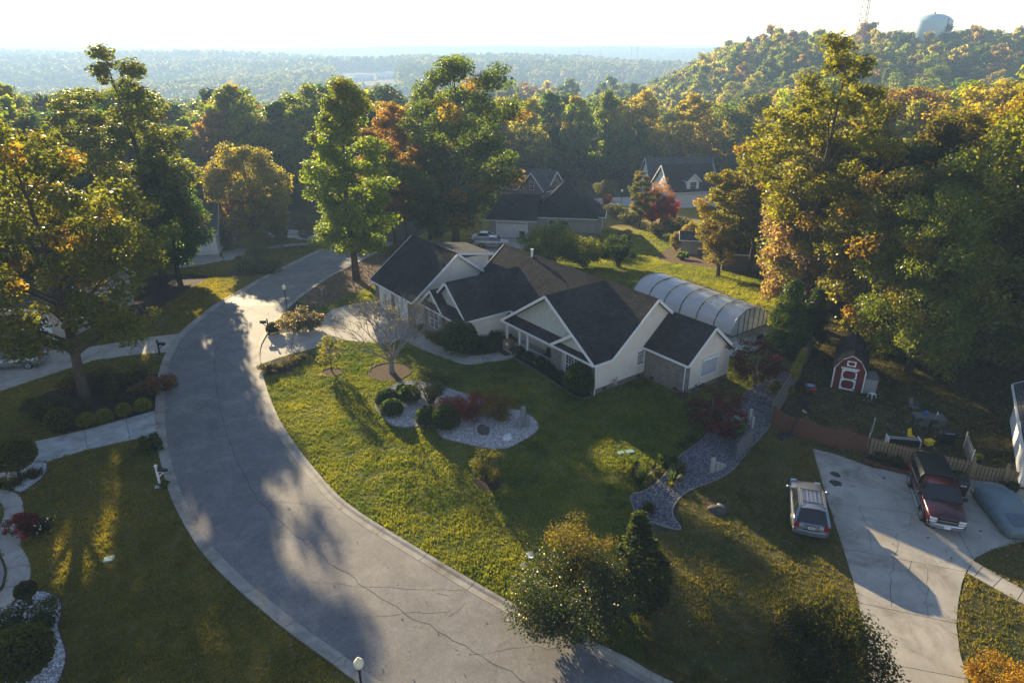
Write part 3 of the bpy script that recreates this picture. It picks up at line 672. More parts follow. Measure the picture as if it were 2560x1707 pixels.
# ------------------------------------------------------------------ the main house (local x: away from the front, y: along the front)
def lap_wall(mb, x0, x1, z0, z1, place, l=None, r=None, course=0.19, proud=0.028):
    """lapped clapboards on a wall: u in [x0,x1], optional sloping ends l(z), r(z); place(u, out, z) -> point"""
    z = z0
    while z < z1 - 0.02:
        zt = min(z + course, z1); zm = (z + zt) / 2
        a0 = l(z) if l else x0; a1 = r(z) if r else x1; b0 = l(zt) if l else x0; b1 = r(zt) if r else x1
        if a1 - a0 < 0.05: break
        if b1 - b0 < 0.01: b0 = b1 = (b0 + b1) / 2
        mb.add([place(a0, proud, z), place(a1, proud, z), place(b1, 0.004, zt), place(b0, 0.004, zt), place(a0, 0, z), place(a1, 0, z)], [(0, 1, 2, 3), (4, 5, 1, 0)]); z = zt
def window(par, place, u0, u1, z0, z1, cols=3, rows=2, double=False, shutters=False):
    """frame, panes and glazing bars; place(u, out, z)"""
    w = link('window', None, par); w.empty_display_size = .2
    def bx(a, b, c, d, o0, o1, nm, mt):
        mb = MB(); vs = [place(u, o, z) for o in (o0, o1) for u, z in ((a, c), (b, c), (b, d), (a, d))]
        mb.add(vs, [(0, 1, 2, 3), (4, 5, 6, 7), (0, 1, 5, 4), (1, 2, 6, 5), (2, 3, 7, 6), (3, 0, 4, 7)]); return mb.build(nm, mt, w)
    bays = [(u0, u1)] if not double else [(u0, (u0 + u1) / 2 - .03), ((u0 + u1) / 2 + .03, u1)]
    t = 0.07
    bx(u0 - t, u1 + t, z1, z1 + t, 0, .07, 'frame', 'trim_white'); bx(u0 - t, u1 + t, z0 - t, z0, 0, .09, 'sill', 'trim_white')
    bx(u0 - t, u0, z0, z1, 0, .07, 'frame', 'trim_white'); bx(u1, u1 + t, z0, z1, 0, .07, 'frame', 'trim_white')
    if double: bx(bays[0][1], bays[1][0], z0, z1, 0, .065, 'mullion', 'trim_white')
    for a, b in bays:
        zm = (z0 + z1) / 2
        for c, d in ((z0, zm), (zm, z1)):
            bx(a, b, c, d, .008, .022, 'pane', 'window_glass')
            for i in range(1, cols): x = a + (b - a) * i / cols; bx(x - .012, x + .012, c, d, .024, .036, 'glazing_bar', 'trim_white')
            for i in range(1, rows): z = c + (d - c) * i / rows; bx(a, b, z - .012, z + .012, .025, .035, 'glazing_bar', 'trim_white')
        bx(a, b, zm - .03, zm + .03, .023, .05, 'meeting_rail', 'trim_white')
    if shutters:
        for a, b in ((u0 - t - .42, u0 - t - .04), (u1 + t + .04, u1 + t + .42)):
            s = bx(a, b, z0, z1, 0, .05, 'shutter', 'shutter_grey')
            for i in range(9): z = z0 + .12 + (z1 - z0 - .24) * i / 8; bx(a + .05, b - .05, z - .03, z + .03, .051, .062, 'louvre', 'shutter_grey')
    return w
O_H = Vector((6.17, 46.16, 0)); TH = R(36.5)
house = empty('house', O_H, TH, 'cream siding house with black shingle roofs and several front gables', 'house')
EV = 2.75
def gable_roof(par, axis, c, half, e0, e1, z_eave, z_ridge, mat='shingle_black', th=0.14, trim=True, ov=0.0, sides=(1, 1), e1e=None):
    """two roof slabs; ridge along axis at centre c from e0 to e1"""
    P = (lambda u, v, z: (u, v, z)) if axis == 'x' else (lambda u, v, z: (v, u, z))
    rf = link('roof', None, par); rf.empty_display_size = .2
    for s, on in ((-1, sides[0]), (1, sides[1])):
        if not on: continue
        ee = e1 if e1e is None else e1e
        MB().slab([P(e0, c, z_ridge), P(e1, c, z_ridge), P(ee, c + s * half, z_eave), P(e0, c + s * half, z_eave)], th).build('roof_slope', mat, rf)
        if trim:
            g = MB(); o = c + s * (half + .055); g.bar(P(e0, o, z_eave - .1), P(ee, o, z_eave - .1), .11, .13); g.build('gutter', 'trim_white', rf)
            for e, q in ((e0, -1), (e1, 1)) if e1e is None else ((e0, -1),):
                b = MB(); b.bar(P(e + q * .02, c, z_ridge - .10), P(e + q * .02, c + s * half, z_eave - .10), .05, .22, (0, 0, 1)); b.build('rake_board', 'trim_white', rf)
    cp = MB(); cp.prism([(c - .16, z_ridge - .13 * (z_ridge - z_eave) / half * 1.0 + .0), (c, z_ridge + .035), (c + .16, z_ridge - .13 * (z_ridge - z_eave) / half)], axis, e0 + .01, e1 - .01) if axis == 'x' else cp.prism([(c - .16, z_ridge - .13 * (z_ridge - z_eave) / half), (c, z_ridge + .035), (c + .16, z_ridge - .13 * (z_ridge - z_eave) / half)], 'y', e0 + .01, e1 - .01)
    cp.build('ridge_cap', mat, rf); return rf
pf_x = lambda X: (lambda u, o, z: (X - o, u, z))      # wall facing -x at x=X, u along y
pb_x = lambda X: (lambda u, o, z: (X + o, u, z))
pf_y = lambda Y: (lambda u, o, z: (u, Y - o, z))      # wall facing -y at y=Y, u along x
pb_y = lambda Y: (lambda u, o, z: (u, Y + o, z))
def gable_tri(mb, a, b, z0, zr, place, course=.19, **k):
    m = (a + b) / 2; s = (zr - z0) / (m - a)
    lap_wall(mb, a, b, z0, zr, place, lambda z: a + (z - z0) / s, lambda z: b - (z - z0) / s, course, **k)
# solid cores (behind the boards) and boards
core = MB(); core.box(0.02, 6, 0.02, 5.0, 0, EV); core.box(2.0, 6, 5.0, 11.0, 0, EV); core.box(1.92, 10.28, 0.03, 19.9, 0, EV); core.box(5.52, 10.38, -4.18, 0.5, 0, EV + .05)
core.box(-2.88, 3, 13.02, 18.6, 0, EV); core.box(-3.48, -2.8, 15.82, 19.18, 0, EV); core.box(-4.18, 5.18, 20.02, 27.98, 0, EV)
core.prism([(1.95, EV), (10.25, EV), (6.1, 6.30)], 'y', 0.03, 19.9); core.prism([(5.55, EV), (10.35, EV), (7.95, 4.9)], 'y', -4.18, 1); core.prism([(13.05, EV), (18.55, EV), (15.8, 5.2)], 'x', -2.88, 4)
core.prism([(-4.15, EV), (5.15, EV), (.5, 6.3)], 'y', 20.02, 27.98); core.prism([(0.05, EV), (10.95, EV), (5.5, 6.25)], 'x', 0.32, 5); core.prism([(15.85, EV), (19.15, EV), (17.5, 4.15)], 'x', -3.48, -1.2)
core.build('wall_core', 'siding_cream', house)
def wall(mat, fn, nm='wall'): mb = MB(); fn(mb); return mb.build(nm, mat, house)
wall('siding_cream', lambda m: (lap_wall(m, 0, 10.3, .45, EV, pf_y(0)), gable_tri(m, 1.9, 10.3, EV, 6.35, pf_y(0))))
wall('siding_cream', lambda m: (lap_wall(m, 5.5, 10.4, .45, EV, pf_y(-4.2)), gable_tri(m, 5.5, 10.4, EV, 4.95, pf_y(-4.2))))
wall('siding_cream', lambda m: lap_wall(m, -4.2, 0, .45, EV, pb_x(10.4)))
wall('siding_cream', lambda m: (lap_wall(m, -2.9, 3, .3, EV, pf_y(13))))
wall('siding_cream', lambda m: (lap_wall(m, -4.2, 5.2, .3, EV, pf_y(20)), gable_tri(m, -4.2, 5.2, EV, 6.35, pf_y(20))))
wall('siding_cream', lambda m: lap_wall(m, 5.0, 11.0, .4, EV, pf_x(2.0)))
wall('shake_sage', lambda m: gable_tri(m, 0.1, 10.9, EV + .1, 6.3, pf_x(.3), .14, proud=.03), 'gable_shakes')
wall('shake_sage', lambda m: gable_tri(m, 13.05, 18.55, EV, 5.2, pf_x(-2.9), .14, proud=.03), 'gable_shakes')
wall('shake_sage', lambda m: gable_tri(m, 15.8, 19.2, EV, 4.2, pf_x(-3.5), .14, proud=.03), 'gable_shakes')
def brick_wall(x0, x1, y0, y1, z0, z1, mat='brick_grey', nm='brick_wall'): MB().box(x0, x1, y0, y1, z0, z1).build(nm, mat, house)
brick_wall(-0.06, 0.05, -.05, 5.05, 0, EV); brick_wall(0.051, 2.0, 4.95, 5.06, 0, EV)
brick_wall(5.43, 5.53, -4.26, -.035, .0, EV)
brick_wall(5.531, 5.75, -4.262, -4.205, 0, EV); brick_wall(-3.56, -3.47, 15.75, 19.25, 0, EV); brick_wall(-4.26, -4.17, 19.95, 28.05, 0, EV); brick_wall(-2.96, -2.87, 12.96, 15.745, 0, EV)
for b in ((0.06, 5.428, -.06, -.002, 0, .45), (5.76, 10.45, -4.25, -4.19, 0, .45), (-2.86, 3, 12.95, 13.03, 0, .3), (-4.16, 5.2, 19.95, 20.03, 0, .3), (10.39, 10.46, -4.186, .0, 0, .45)): brick_wall(*b, 'brick_base', 'foundation')
for (x, y, z) in ((.9, -.07, .25), (4.6, -.07, .25), (6.2, -4.26, .25), (9.4, -4.26, .25)): MB().box(x, x + .4, y - .012, y + .01, z - .1, z + .1).build('crawl_vent', 'metal_black', house)
for (x, y, z) in ((5.40, -.9, .25), (5.40, -3.3, .25)): MB().box(x, x + .02, y - .2, y + .2, z - .1, z + .1).build('crawl_vent', 'metal_black', house)
# roofs
gable_roof(house, 'x', 5.5, 5.85, -.42, 6.1, EV - .02, 6.50, e1e=1.55)
gable_roof(house, 'y', 6.1, 4.6, -.38, 19.9, EV, 6.52)
gable_roof(house, 'y', 7.95, 2.8, -4.55, 0.6, EV - .05, 5.08)
gable_roof(house, 'x', 15.8, 3.15, -3.3, 4.75, EV, 5.42, e1e=1.6)
gable_roof(house, 'x', 17.5, 2.0, -3.9, -2.2, EV - .05, 4.36)
gable_roof(house, 'y', 0.5, 5.1, 19.6, 28.4, EV, 6.55)
# pent strips under the gables, small right-hand gable over the double window
for (y0, y1, x0) in ((4.5, 11.2, -.40), (-.25, 4.4, -.40)):
    MB().slab([(x0, y0, EV - .05), (x0, y1, EV - .05), (.29, y1, EV + .52), (.29, y0, EV + .52)], .1).build('pent_roof', 'shingle_black', house)
g = MB(); g.bar((-.46, -.35, EV - .12), (-.46, 11.4, EV - .12), .11, .13); g.build('gutter', 'trim_white', house)
MB().slab([(-.44, 2.2, 4.34), (.3, 2.2, 4.34), (.3, 4.55, EV + .02), (-.44, 4.55, EV + .02)], .12).build('pent_gable_slope', 'shingle_black', house)
b = MB(); b.bar((-.46, 2.2, 4.24), (-.46, 4.6, EV - .06), .05, .22); b.build('rake_board', 'trim_white', house)
wall('shake_sage', lambda m: lap_wall(m, .1, 4.3, EV + .1, 4.2, pf_x(-.02), lambda z: .1 + (z - EV) / .68, lambda z: 4.4 - (z - EV) / .68, .14), 'gable_shakes')
MB().slab([(-3.95, 13.2, EV - .06), (-3.95, 15.9, EV - .06), (-2.95, 15.9, EV + .55), (-2.95, 13.2, EV + .55)], .1).build('pent_roof', 'shingle_black', house)
MB().slab([(-4.0, 15.9, EV - .08), (-4.0, 19.1, EV - .08), (-3.53, 19.1, EV + .25), (-3.53, 15.9, EV + .25)], .08).build('pent_roof', 'shingle_black', house)
g = MB(); g.bar((-4.02, 13.0, EV - .12), (-4.02, 19.4, EV - .12), .11, .12); g.build('gutter', 'trim_white', house)
# shed dormer behind the garage ridge
dm = link('dormer', None, house); MB().slab([(.45, 19.72, 6.62), (.45, 24.5, 6.62), (4.6, 24.5, 5.95), (4.6, 19.72, 5.95)], .14).build('dormer_roof', 'shingle_grey', dm)  # paler shingles than the house roofs: sunlight on the dormer put into its colour
mb = MB(); lap_wall(mb, .6, 4.25, 3.3, 5.95, pf_y(19.98), lambda z: max(.6, min(4.2, .6 + (6.45 - z) / .745)), None); mb.build('dormer_wall', 'siding_cream', dm)
MB().box(.7, 4.24, 20.0, 24.3, 3.4, 5.85).build('dormer_core', 'siding_cream', dm); b = MB(); b.bar((.45, 19.69, 6.50), (4.62, 19.69, 5.83), .05, .2); b.build('rake_board', 'trim_white', dm); b = MB(); b.bar((4.66, 19.7, 5.8), (4.66, 24.5, 5.8), .1, .12); b.build('gutter', 'trim_white', dm)
# gable vents, downspouts, corner boards, chimney pipe
for (x, y, z) in ((.25, 5.5, 5.55), (-2.95, 15.8, 4.6)):
    v = MB(); n = 16; v.add([(x - .04, y + .3 * math.cos(i * 6.283 / n), z + .3 * math.sin(i * 6.283 / n)) for i in range(n)] + [(x + .04, y + .3 * math.cos(i * 6.283 / n), z + .3 * math.sin(i * 6.283 / n)) for i in range(n)], [tuple(range(n))] + [(i, (i + 1) % n, (i + 1) % n + n, i + n) for i in range(n)]); v.build('gable_vent', 'trim_white', house)
    for k in range(-2, 3): MB().box(x - .06, x - .042, y - .22, y + .22, z + k * .09 - .015, z + k * .09 + .015).build('vent_louvre', 'shutter_grey', house)
v = MB(); n = 12; v.add([(6.1 + .26 * math.cos(i * 6.283 / n), -.05, 5.35 + .26 * math.sin(i * 6.283 / n)) for i in range(n)] + [(6.1 + .26 * math.cos(i * 6.283 / n), 0, 5.35 + .26 * math.sin(i * 6.283 / n)) for i in range(n)], [tuple(range(n))] + [(i, (i + 1) % n, (i + 1) % n + n, i + n) for i in range(n)]); v.build('gable_vent', 'siding_cream', house)
for (x, y) in ((0.0, -.12), (5.38, -4.1), (-3.0, 12.9), (10.5, -4.1)):
    d = MB(); d.tube([(x, y, EV - .2), (x, y, .2), (x - .12, y - .12, .06)], .045, 6); d.build('downspout', 'trim_white', house)
for (x, y) in ((0.06, -.06), (10.36, -4.24), (5.2, 19.95)): MB().box(x, x + .1, y - .012, y + .03, .45, EV).build('corner_board', 'trim_white', house)
d = MB(); d.tube([(5.9, 15.2, 6.3), (5.9, 15.2, 6.95)], .1, 10); d.tube([(5.9, 15.2, 6.951), (5.9, 15.2, 7.08)], .15, 10); d.build('flue_pipe', 'trim_white', house)
# windows and doors
window(house, pf_x(-.06), 1.25, 3.15, .75, 2.35, 3, 3, True, True)
window(house, pf_y(-.0), 4.55, 5.25, 1.25, 2.35, 3, 2)
window(house, pf_x(-3.56), 16.7, 18.1, .75, 2.3, 3, 2, True, True)
window(house, pf_x(1.99), 9.3, 10.2, 1.1, 2.35, 3, 2); window(house, pf_x(1.99), 5.5, 6.6, 1.1, 2.35, 3, 2)
dr = link('door', None, house); MB().box(1.93, 1.985, 7.5, 8.4, .3, 2.35).build('door_leaf', 'metal_dark', dr); MB().box(1.91, 1.97, 7.38, 7.49, .3, 2.45).build('frame', 'trim_white', dr); MB().box(1.91, 1.97, 8.41, 8.52, .3, 2.45).build('frame', 'trim_white', dr); MB().box(1.90, 1.929, 7.6, 7.64, 1.25, 1.4).build('handle', 'chrome', dr)
ws = link('window', None, house); MB().box(7.1, 8.9, -4.26, -4.225, 1.15, 2.45).build('roller_shade', 'shade_cloth', ws); MB().box(7.0, 9.0, -4.42, -4.225, 2.46, 2.62).build('hood', 'trim_white', ws)
for a, b, c, d in ((7.0, 7.09, 1.1, 2.45), (8.91, 9.0, 1.1, 2.45), (7.091, 8.909, 1.06, 1.145)): MB().box(a, b, -4.28, -4.226, c, d).build('frame', 'trim_white', ws)
for k in range(2):
    gd = link('garage_door', None, house); y0 = 21.2 + k * 3.3
    for i in range(4): MB().box(-4.30, -4.265, y0, y0 + 2.6, .05 + i * .55, .58 + i * .55).build('panel', 'door_white', gd)
# porch
MB().box(-.15, 2.0, 5.08, 11.15, 0, .28).build('porch_floor', 'concrete', house); MB().box(-.55, -.16, 9.3, 10.9, 0, .14).build('step', 'concrete', house)
for y in (5.6 + 2.5, 9.2, 11.0):
    pst = link('porch_post', None, house); MB().box(-.12, .02, y - .07, y + .07, .28, EV - .08).build('shaft', 'trim_white', pst); MB().box(-.16, .06, y - .11, y + .11, .281, .48).build('plinth', 'trim_white', pst)
for (ya, yb) in ((5.1, 8.02), (8.18, 9.12)):
    rl_ = link('railing', None, house); MB().box(-.09, -.01, ya, yb, 1.08, 1.15).build('top_rail', 'shutter_grey', rl_); MB().box(-.08, -.02, ya, yb, .36, .42).build('bottom_rail', 'shutter_grey', rl_)
    nb = int((yb - ya) / .11)
    for i in range(nb): y = ya + (i + .5) * (yb - ya) / nb; MB().box(-.065, -.035, y - .016, y + .016, .421, 1.079).build('baluster', 'shutter_grey', rl_)
def placed(name, x, y, z, rz, label, cat, group=None):
    p = Matrix.Rotation(TH, 4, 'Z') @ Vector((x, y, z)); return empty(name, O_H + p, TH + rz, label, cat, group)
be = placed('bench', .9, 6.3, .28, 0, 'dark wooden bench on the front porch', 'bench')
MB().box(-.25, .25, -.7, .7, .4, .45).build('seat', 'metal_black', be); MB().box(.22, .28, -.7, .7, .46, .95).build('backrest', 'metal_black', be)
for sy in (-.68, .68):
    for sx in (-.22, .22): MB().box(sx - .03, sx + .03, sy - .03, sy + .03, 0, .399).build('leg', 'metal_black', be)
    MB().box(-.25, .219, sy - .03, sy + .03, .62, .67).build('armrest', 'wood_rail', be)
ck = placed('parcel_box', -.2, 10.6, .142, .3, 'brown cardboard box standing at the porch steps', 'box')
MB().box(-.3, .3, -.4, .4, 0, .85).build('carton', 'cardboard', ck); MB().box(-.304, -.301, -.15, .1, .45, .65).build('label_sticker', 'decal_white', ck); MB().box(-.306, -.302, -.03, .03, 0, .44).build('tape', 'resin_grey', ck)
dmm = placed('doormat', -.9, 10.2, .065, 0, 'dark doormat on the walk below the porch steps', 'doormat'); MB().box(-.3, .3, -.5, .5, 0, .02).build('pad', 'rubber', dmm); MB().box(-.24, .24, -.44, .44, .0201, .024).build('tread', 'metal_black', dmm)
gm = placed('gas_meter', 1.9, -.35, 0, 0, 'small grey gas meter on pipes against the side wall', 'meter')
t = MB(); t.tube([(-.15, 0, 0), (-.15, 0, .75), (.15, 0, .75), (.15, 0, 0)], .025, 6); t.build('pipe', 'resin_grey', gm); MB().box(-.12, .12, -.11, .05, .5, .9).build('meter_body', 'resin_grey', gm); t = MB(); t.tube([(.15, 0, .75), (.2, 0, 1.1)], .02, 6); t.build('vent_pipe', 'metal_dark', gm)

# ------------------------------------------------------------------ pool enclosure and patio
def hl(x, y): p = Matrix.Rotation(TH, 2) @ Vector((x, y)); return (O_H.x + p.x, O_H.y + p.y)
patio_pl = [hl(*p) for p in ((14.0, -1.5), (14.8, -2.5), (19.6, -2.2), (19.9, -0.9), (23.4, -.6), (23.9, 15.0), (15.5, 15.0), (13.0, 3.5))]
patio = slabs('patio', patio_pl, 'concrete_pale', [(hl(13, -.9), hl(24, -.8)), (hl(15.5, -3), hl(15.6, 16))], off=0.05)
pe = placed('pool_enclosure', 20.4, 0.8, 0.05, 0, 'arched translucent pool enclosure with dark ribs behind the house', 'pool enclosure')
hw, hh_, LEN, NS = 2.65, 2.25, 12.2, 6
def arch(t, k=0.0): a = math.pi * t; return (-(hw + k) * math.copysign(abs(math.cos(a)) ** .8, math.cos(a)), (hh_ + k) * math.sin(a) ** .78)
for i in range(NS):
    y0, y1 = LEN * i / NS, LEN * (i + 1) / NS; kk = 0.045 * i     # telescoping bays, each a little larger
    for j in range(4):
        mb = MB(); ts = [(.02 + .96 * (j + q / 5) / 4) for q in range(6)]
        rings = [[(*([arch(t, kk)[0], yy, arch(t, kk)[1]]),) for t in ts] for yy in (y0 + .05, y1 - .03)]
        mb.loft(rings, False, False); mb.build('panel', 'poly_panel', pe, True)
    for yy, kd, mt in ((y0, kk, 'metal_dark' if i else 'chrome'),):
        mb = MB(); mb.tube([(arch(t / 24, kd + .03)[0], yy + .015, arch(t / 24, kd + .03)[1]) for t in range(25)], .035, 6); mb.build('rib', mt, pe, True)
mb = MB(); mb.tube([(arch(t / 24, .045 * 5 + .03)[0], LEN, arch(t / 24, .045 * 5 + .03)[1]) for t in range(25)], .035, 6); mb.build('rib', 'chrome', pe, True)
for s in (-1, 1): MB().box(s * hw - .05, s * hw + .05, 0, LEN, 0, .09).build('floor_rail', 'metal_dark', pe)
xs = [-hw + .06, -1.75, -.95, -.3, .45, 1.3, 2.05, hw - .06]
def zt(x):
    c_ = min(1, (abs(x) / hw)) ** (1 / .8); return hh_ * math.sin(math.acos(c_)) ** .78
for a, b in zip(xs[:-1], xs[1:]):
    za, zb = max(.05, zt(a) - .05), max(.05, zt(b) - .05)
    mb = MB(); pts_ = [(a + .02, .04, .06), (b - .02, .04, .06)] + [(b - .02 - (b - a - .04) * q / 4, .04, max(.07, zt(b - (b - a) * q / 4) - .05)) for q in range(5)]
    mb.add(pts_ + [(x, .055, z) for x, y, z in pts_], [tuple(range(7)), tuple(range(7, 14))[::-1]] + [(q, (q + 1) % 7, (q + 1) % 7 + 7, q + 7) for q in range(7)]); mb.build('end_panel', 'poly_panel', pe)
    MB().box(b - .025, b + .025, 0, .08, 0, max(.1, zb)).build('mullion', 'metal_dark', pe)
MB().box(-hw, hw, 0, .09, 0, .055).build('sill', 'metal_dark', pe)
MB().box(-hw * .8, hw * .8, .5, LEN - .5, .0, .012).build('pool_water', 'plastic_blue', pe)
lf = placed('planter_strip', 17.2, -1.5, .052, .02, 'narrow dark planting strip with stepping slabs cut into the patio', 'planter'); MB().box(-1.7, 2.0, -.25, .25, 0, .02).build('soil', 'grass_green', lf); MB().box(-.1, .6, -.26, .26, .0205, .05).build('slab', 'concrete_pale', lf); MB().box(-1.2, -.9, -.26, .26, .0205, .05).build('slab', 'concrete_pale', lf)
ub = placed('patio_bench', 19.0, -1.45, .073, .1, 'low black bench on the patio by the evergreen', 'bench'); MB().box(-.5, .5, -.22, .22, .3, .38).build('seat', 'metal_black', ub); MB().box(-.5, .5, .16, .22, .381, .6).build('backrest', 'metal_black', ub)
for sx in (-.42, .42):
    for sy in (-.17, .17): MB().box(sx - .03, sx + .03, sy - .03, sy + .03, 0, .299).build('leg', 'metal_black', ub)

# ------------------------------------------------------------------ neighbouring houses
def simple_house(name, o, rz, label, L, Wd, ev, rg, wallm, roofm, hip=False, extra=None):
    """gabled or hipped house; x along the length"""
    h = empty(name, o, rz, label, 'house')
    MB().box(0, L, 0, Wd, -.6, ev).build('wall', wallm, h); ov = .45
    if hip:
        a, b, c, d = (-ov, -ov, ev), (L + ov, -ov, ev), (L + ov, Wd + ov, ev), (-ov, Wd + ov, ev); e, f = (Wd / 2, Wd / 2, rg), (L - Wd / 2, Wd / 2, rg)
        rf = link('roof', None, h)
        for q in ((a, b, f, e), (c, d, e, f), (b, c, f), (d, a, e)): MB().slab(list(q), .14).build('roof_slope', roofm, rf)
    else:
        g = MB(); g.prism([(.02, ev), (Wd - .02, ev), (Wd / 2, rg - .15)], 'x', .01, L - .01); g.build('gable_wall', wallm, h)
        gable_roof(h, 'x', Wd / 2, Wd / 2 + ov, -ov, L + ov, ev, rg, roofm)
    t = MB()
    for (p, q) in (((-.5, -.5), (L + .5, -.5)), ((L + .5, -.5), (L + .5, Wd + .5)), ((-.5, -.5), (-.5, Wd + .5))) if hip else ():
        t.bar((*p, ev - .1), (*q, ev - .1), .1, .14)
    if hip: t.build('fascia', 'trim_white', h)
    return h
# dark-roofed neighbour with the garage
p = G(1224, 592); nh = empty('house', (p.x, p.y, p.z), R(-9), 'neighbour house with wide black hip roof and white garage door', 'house')
def nbox(*b, nm='wall', mt='siding_tan'): return MB().box(*b).build(nm, mt, nh)
nbox(0, 7.2, 0, 9, -.5, 2.9); nbox(6.5, 16.5, 3, 14, -.9, 2.9); nbox(14, 17.6, 4.5, 8.8, -1.2, 2.9)
rf = link('roof', None, nh)
def rs_(*q): MB().slab(list(q), .15).build('roof_slope', 'shingle_black', rf)
rs_((-.5, -.5, 2.9), (7.6, -.5, 2.9), (7.6, 4.5, 6.0), (1.2, 4.5, 6.0)); rs_((-.5, 9.5, 2.9), (-.5, -.5, 2.9), (1.2, 4.5, 6.0)); rs_((1.2, 4.5, 6.0), (7.6, 4.5, 6.0), (7.6, 9.5, 2.9), (-.5, 9.5, 2.9))
rs_((6.0, 2.5, 2.9), (17, 2.5, 2.9), (11.5, 8.5, 7.6), (11.0, 8.5, 7.6)); rs_((17, 2.5, 2.9), (17, 14.5, 2.9), (11.5, 8.5, 7.6)); rs_((17, 14.5, 2.9), (6, 14.5, 2.9), (11.0, 8.5, 7.6), (11.5, 8.5, 7.6)); rs_((6, 14.5, 2.9), (6.0, 2.5, 2.9), (11.0, 8.5, 7.6))
rs_((13.5, 4.0, 2.9), (18.1, 4.0, 2.9), (18.1, 9.3, 2.9), (14.5, 6.6, 5.2))
t = MB(); t.bar((-.55, -.55, 2.8), (7.6, -.55, 2.8), .1, .14); t.bar((6.0, 2.45, 2.8), (17, 2.45, 2.8), .1, .14); t.bar((13.5, 3.95, 2.8), (18.1, 3.95, 2.8), .1, .14); t.bar((18.15, 4, 2.8), (18.15, 9.3, 2.8), .1, .14); t.build('gutter', 'trim_white', rf)
for (q0, q1) in (((1.2, 4.5, 6.05), (7.6, 4.5, 6.05)), ((7.6, 4.5, 6.05), (11.0, 8.5, 7.65)), ((11.5, 8.5, 7.65), (17, 2.5, 2.95))):
    t = MB(); t.bar(q0, q1, .25, .08); t.build('ridge_cap', 'shingle_black', rf)
gd = link('garage_door', None, nh); 
for i in range(4): MB().box(1.2, 6.0, -.05, -.003, .0 + i * .56, .545 + i * .56).build('panel', 'door_white', gd)
for b in ((1.05, 1.195, -.06, -.003, 0, 2.4), (6.005, 6.15, -.06, -.003, 0, 2.4), (1.05, 6.15, -.06, -.003, 2.41, 2.55)): MB().box(*b).build('frame', 'trim_white', gd)
pw = lambda Y: (lambda u, o, z: (u, Y - o, z))
window(nh, pw(3), 9.2, 10.2, .9, 2.3, 2, 2); window(nh, pw(3), 11.2, 12.2, .9, 2.3, 2, 2); window(nh, pw(4.5), 14.8, 16.0, .9, 2.4, 2, 2); window(nh, lambda u, o, z: (17.6 + o, u, z), 5.2, 6.4, .9, 2.4, 2, 2)
dk = link('deck', None, nh); MB().box(13.0, 17.4, 1.0, 4.4, -.25, -.1).build('floor', 'wood_grey', dk)
for i in range(26): MB().box(13.0 + i * .172, 13.04 + i * .172, 1.0, 1.04, -.1, .85).build('baluster', 'wood_grey', dk)
MB().box(13.0, 17.4, .98, 1.06, .851, .93).build('rail', 'wood_grey', dk)
for x in (13.1, 15.2, 17.2): MB().box(x, x + .14, 1.1, 1.24, -1.6, -.251).build('post', 'wood_grey', dk)
# distant houses between the trees
p = G(1330, 500); h2 = simple_house('house', (-2.5, 142, -5.2), R(-38), 'tan brick house with grey roof half hidden behind the black hip roof', 11.5, 6.5, 3.6, 7.4, 'brick_tan', 'shingle_grey')
for o in [h2]:
    gable_roof(o, 'y', 9.5, 3.2, -2.2, 4, 4.2, 7.6, 'shingle_grey'); MB().box(6.8, 12.2, -1.8, 0.2, -.6, 4.2).build('wall', 'brick_tan', o); g = MB(); g.prism([(6.8, 4.2), (12.2, 4.2), (9.5, 7.2)], 'y', -1.8, 0.5); g.build('gable_wall', 'brick_tan', o)
    window(o, pw(-1.8), 9.0, 10.0, 4.3, 5.8, 2, 2)
p = G(1640, 512); h3 = simple_house('house', (29.5, 146, -5.2), R(6), 'white board-sided gable house with grey roof beyond the crimson maples', 14, 9, 3.2, 8.2, 'siding_white', 'shingle_grey')
gable_roof(h3, 'y', 3.6, 3.9, -3.2, 5, 3.4, 7.4, 'shingle_grey'); MB().box(.4, 6.8, -2.8, .2, -.6, 3.4).build('wall', 'siding_white', h3); g = MB(); g.prism([(.4, 3.4), (6.8, 3.4), (3.6, 7.0)], 'y', -2.8, .5); g.build('gable_wall', 'siding_white', h3)
for i in range(13): MB().box(.5 + i * .48, .56 + i * .48, -2.84, -2.802, 3.4, 3.5 + max(.1, 3.4 - abs(.5 + i * .48 - 3.6) * 1.1)).build('batten', 'trim_white', h3)
window(h3, pw(-2.84), 3.1, 4.1, 4.0, 5.4, 2, 2); window(h3, pw(-2.8), 4.4, 5.6, .9, 2.4, 2, 2); window(h3, pw(0), 9, 10.2, .9, 2.4, 2, 2)
p = G(1690, 540); h4 = simple_house('house', (p.x + .5, p.y + 8, p.z - .4), R(12), 'white house with black roof and dormer at the edge of the wood', 10, 9, 3.2, 7.8, 'siding_white', 'shingle_black')
gable_roof(h4, 'y', 4.6, 1.5, -.3, 4.4, 5.2, 6.6, 'shingle_black'); MB().box(3.4, 5.8, .1, 4, 3, 5.2).build('dormer_wall', 'siding_white', h4); g = MB(); g.prism([(3.4, 5.2), (5.8, 5.2), (4.6, 6.4)], 'y', .1, 3); g.build('gable_wall', 'siding_white', h4); window(h4, pw(.1), 4.0, 5.2, 3.6, 5.0, 2, 2)
gd = link('garage_door', None, h4)
for i in range(4): MB().box(1.0, 4.6, -.05, -.003, i * .55, .54 + i * .55).build('panel', 'door_white', gd)
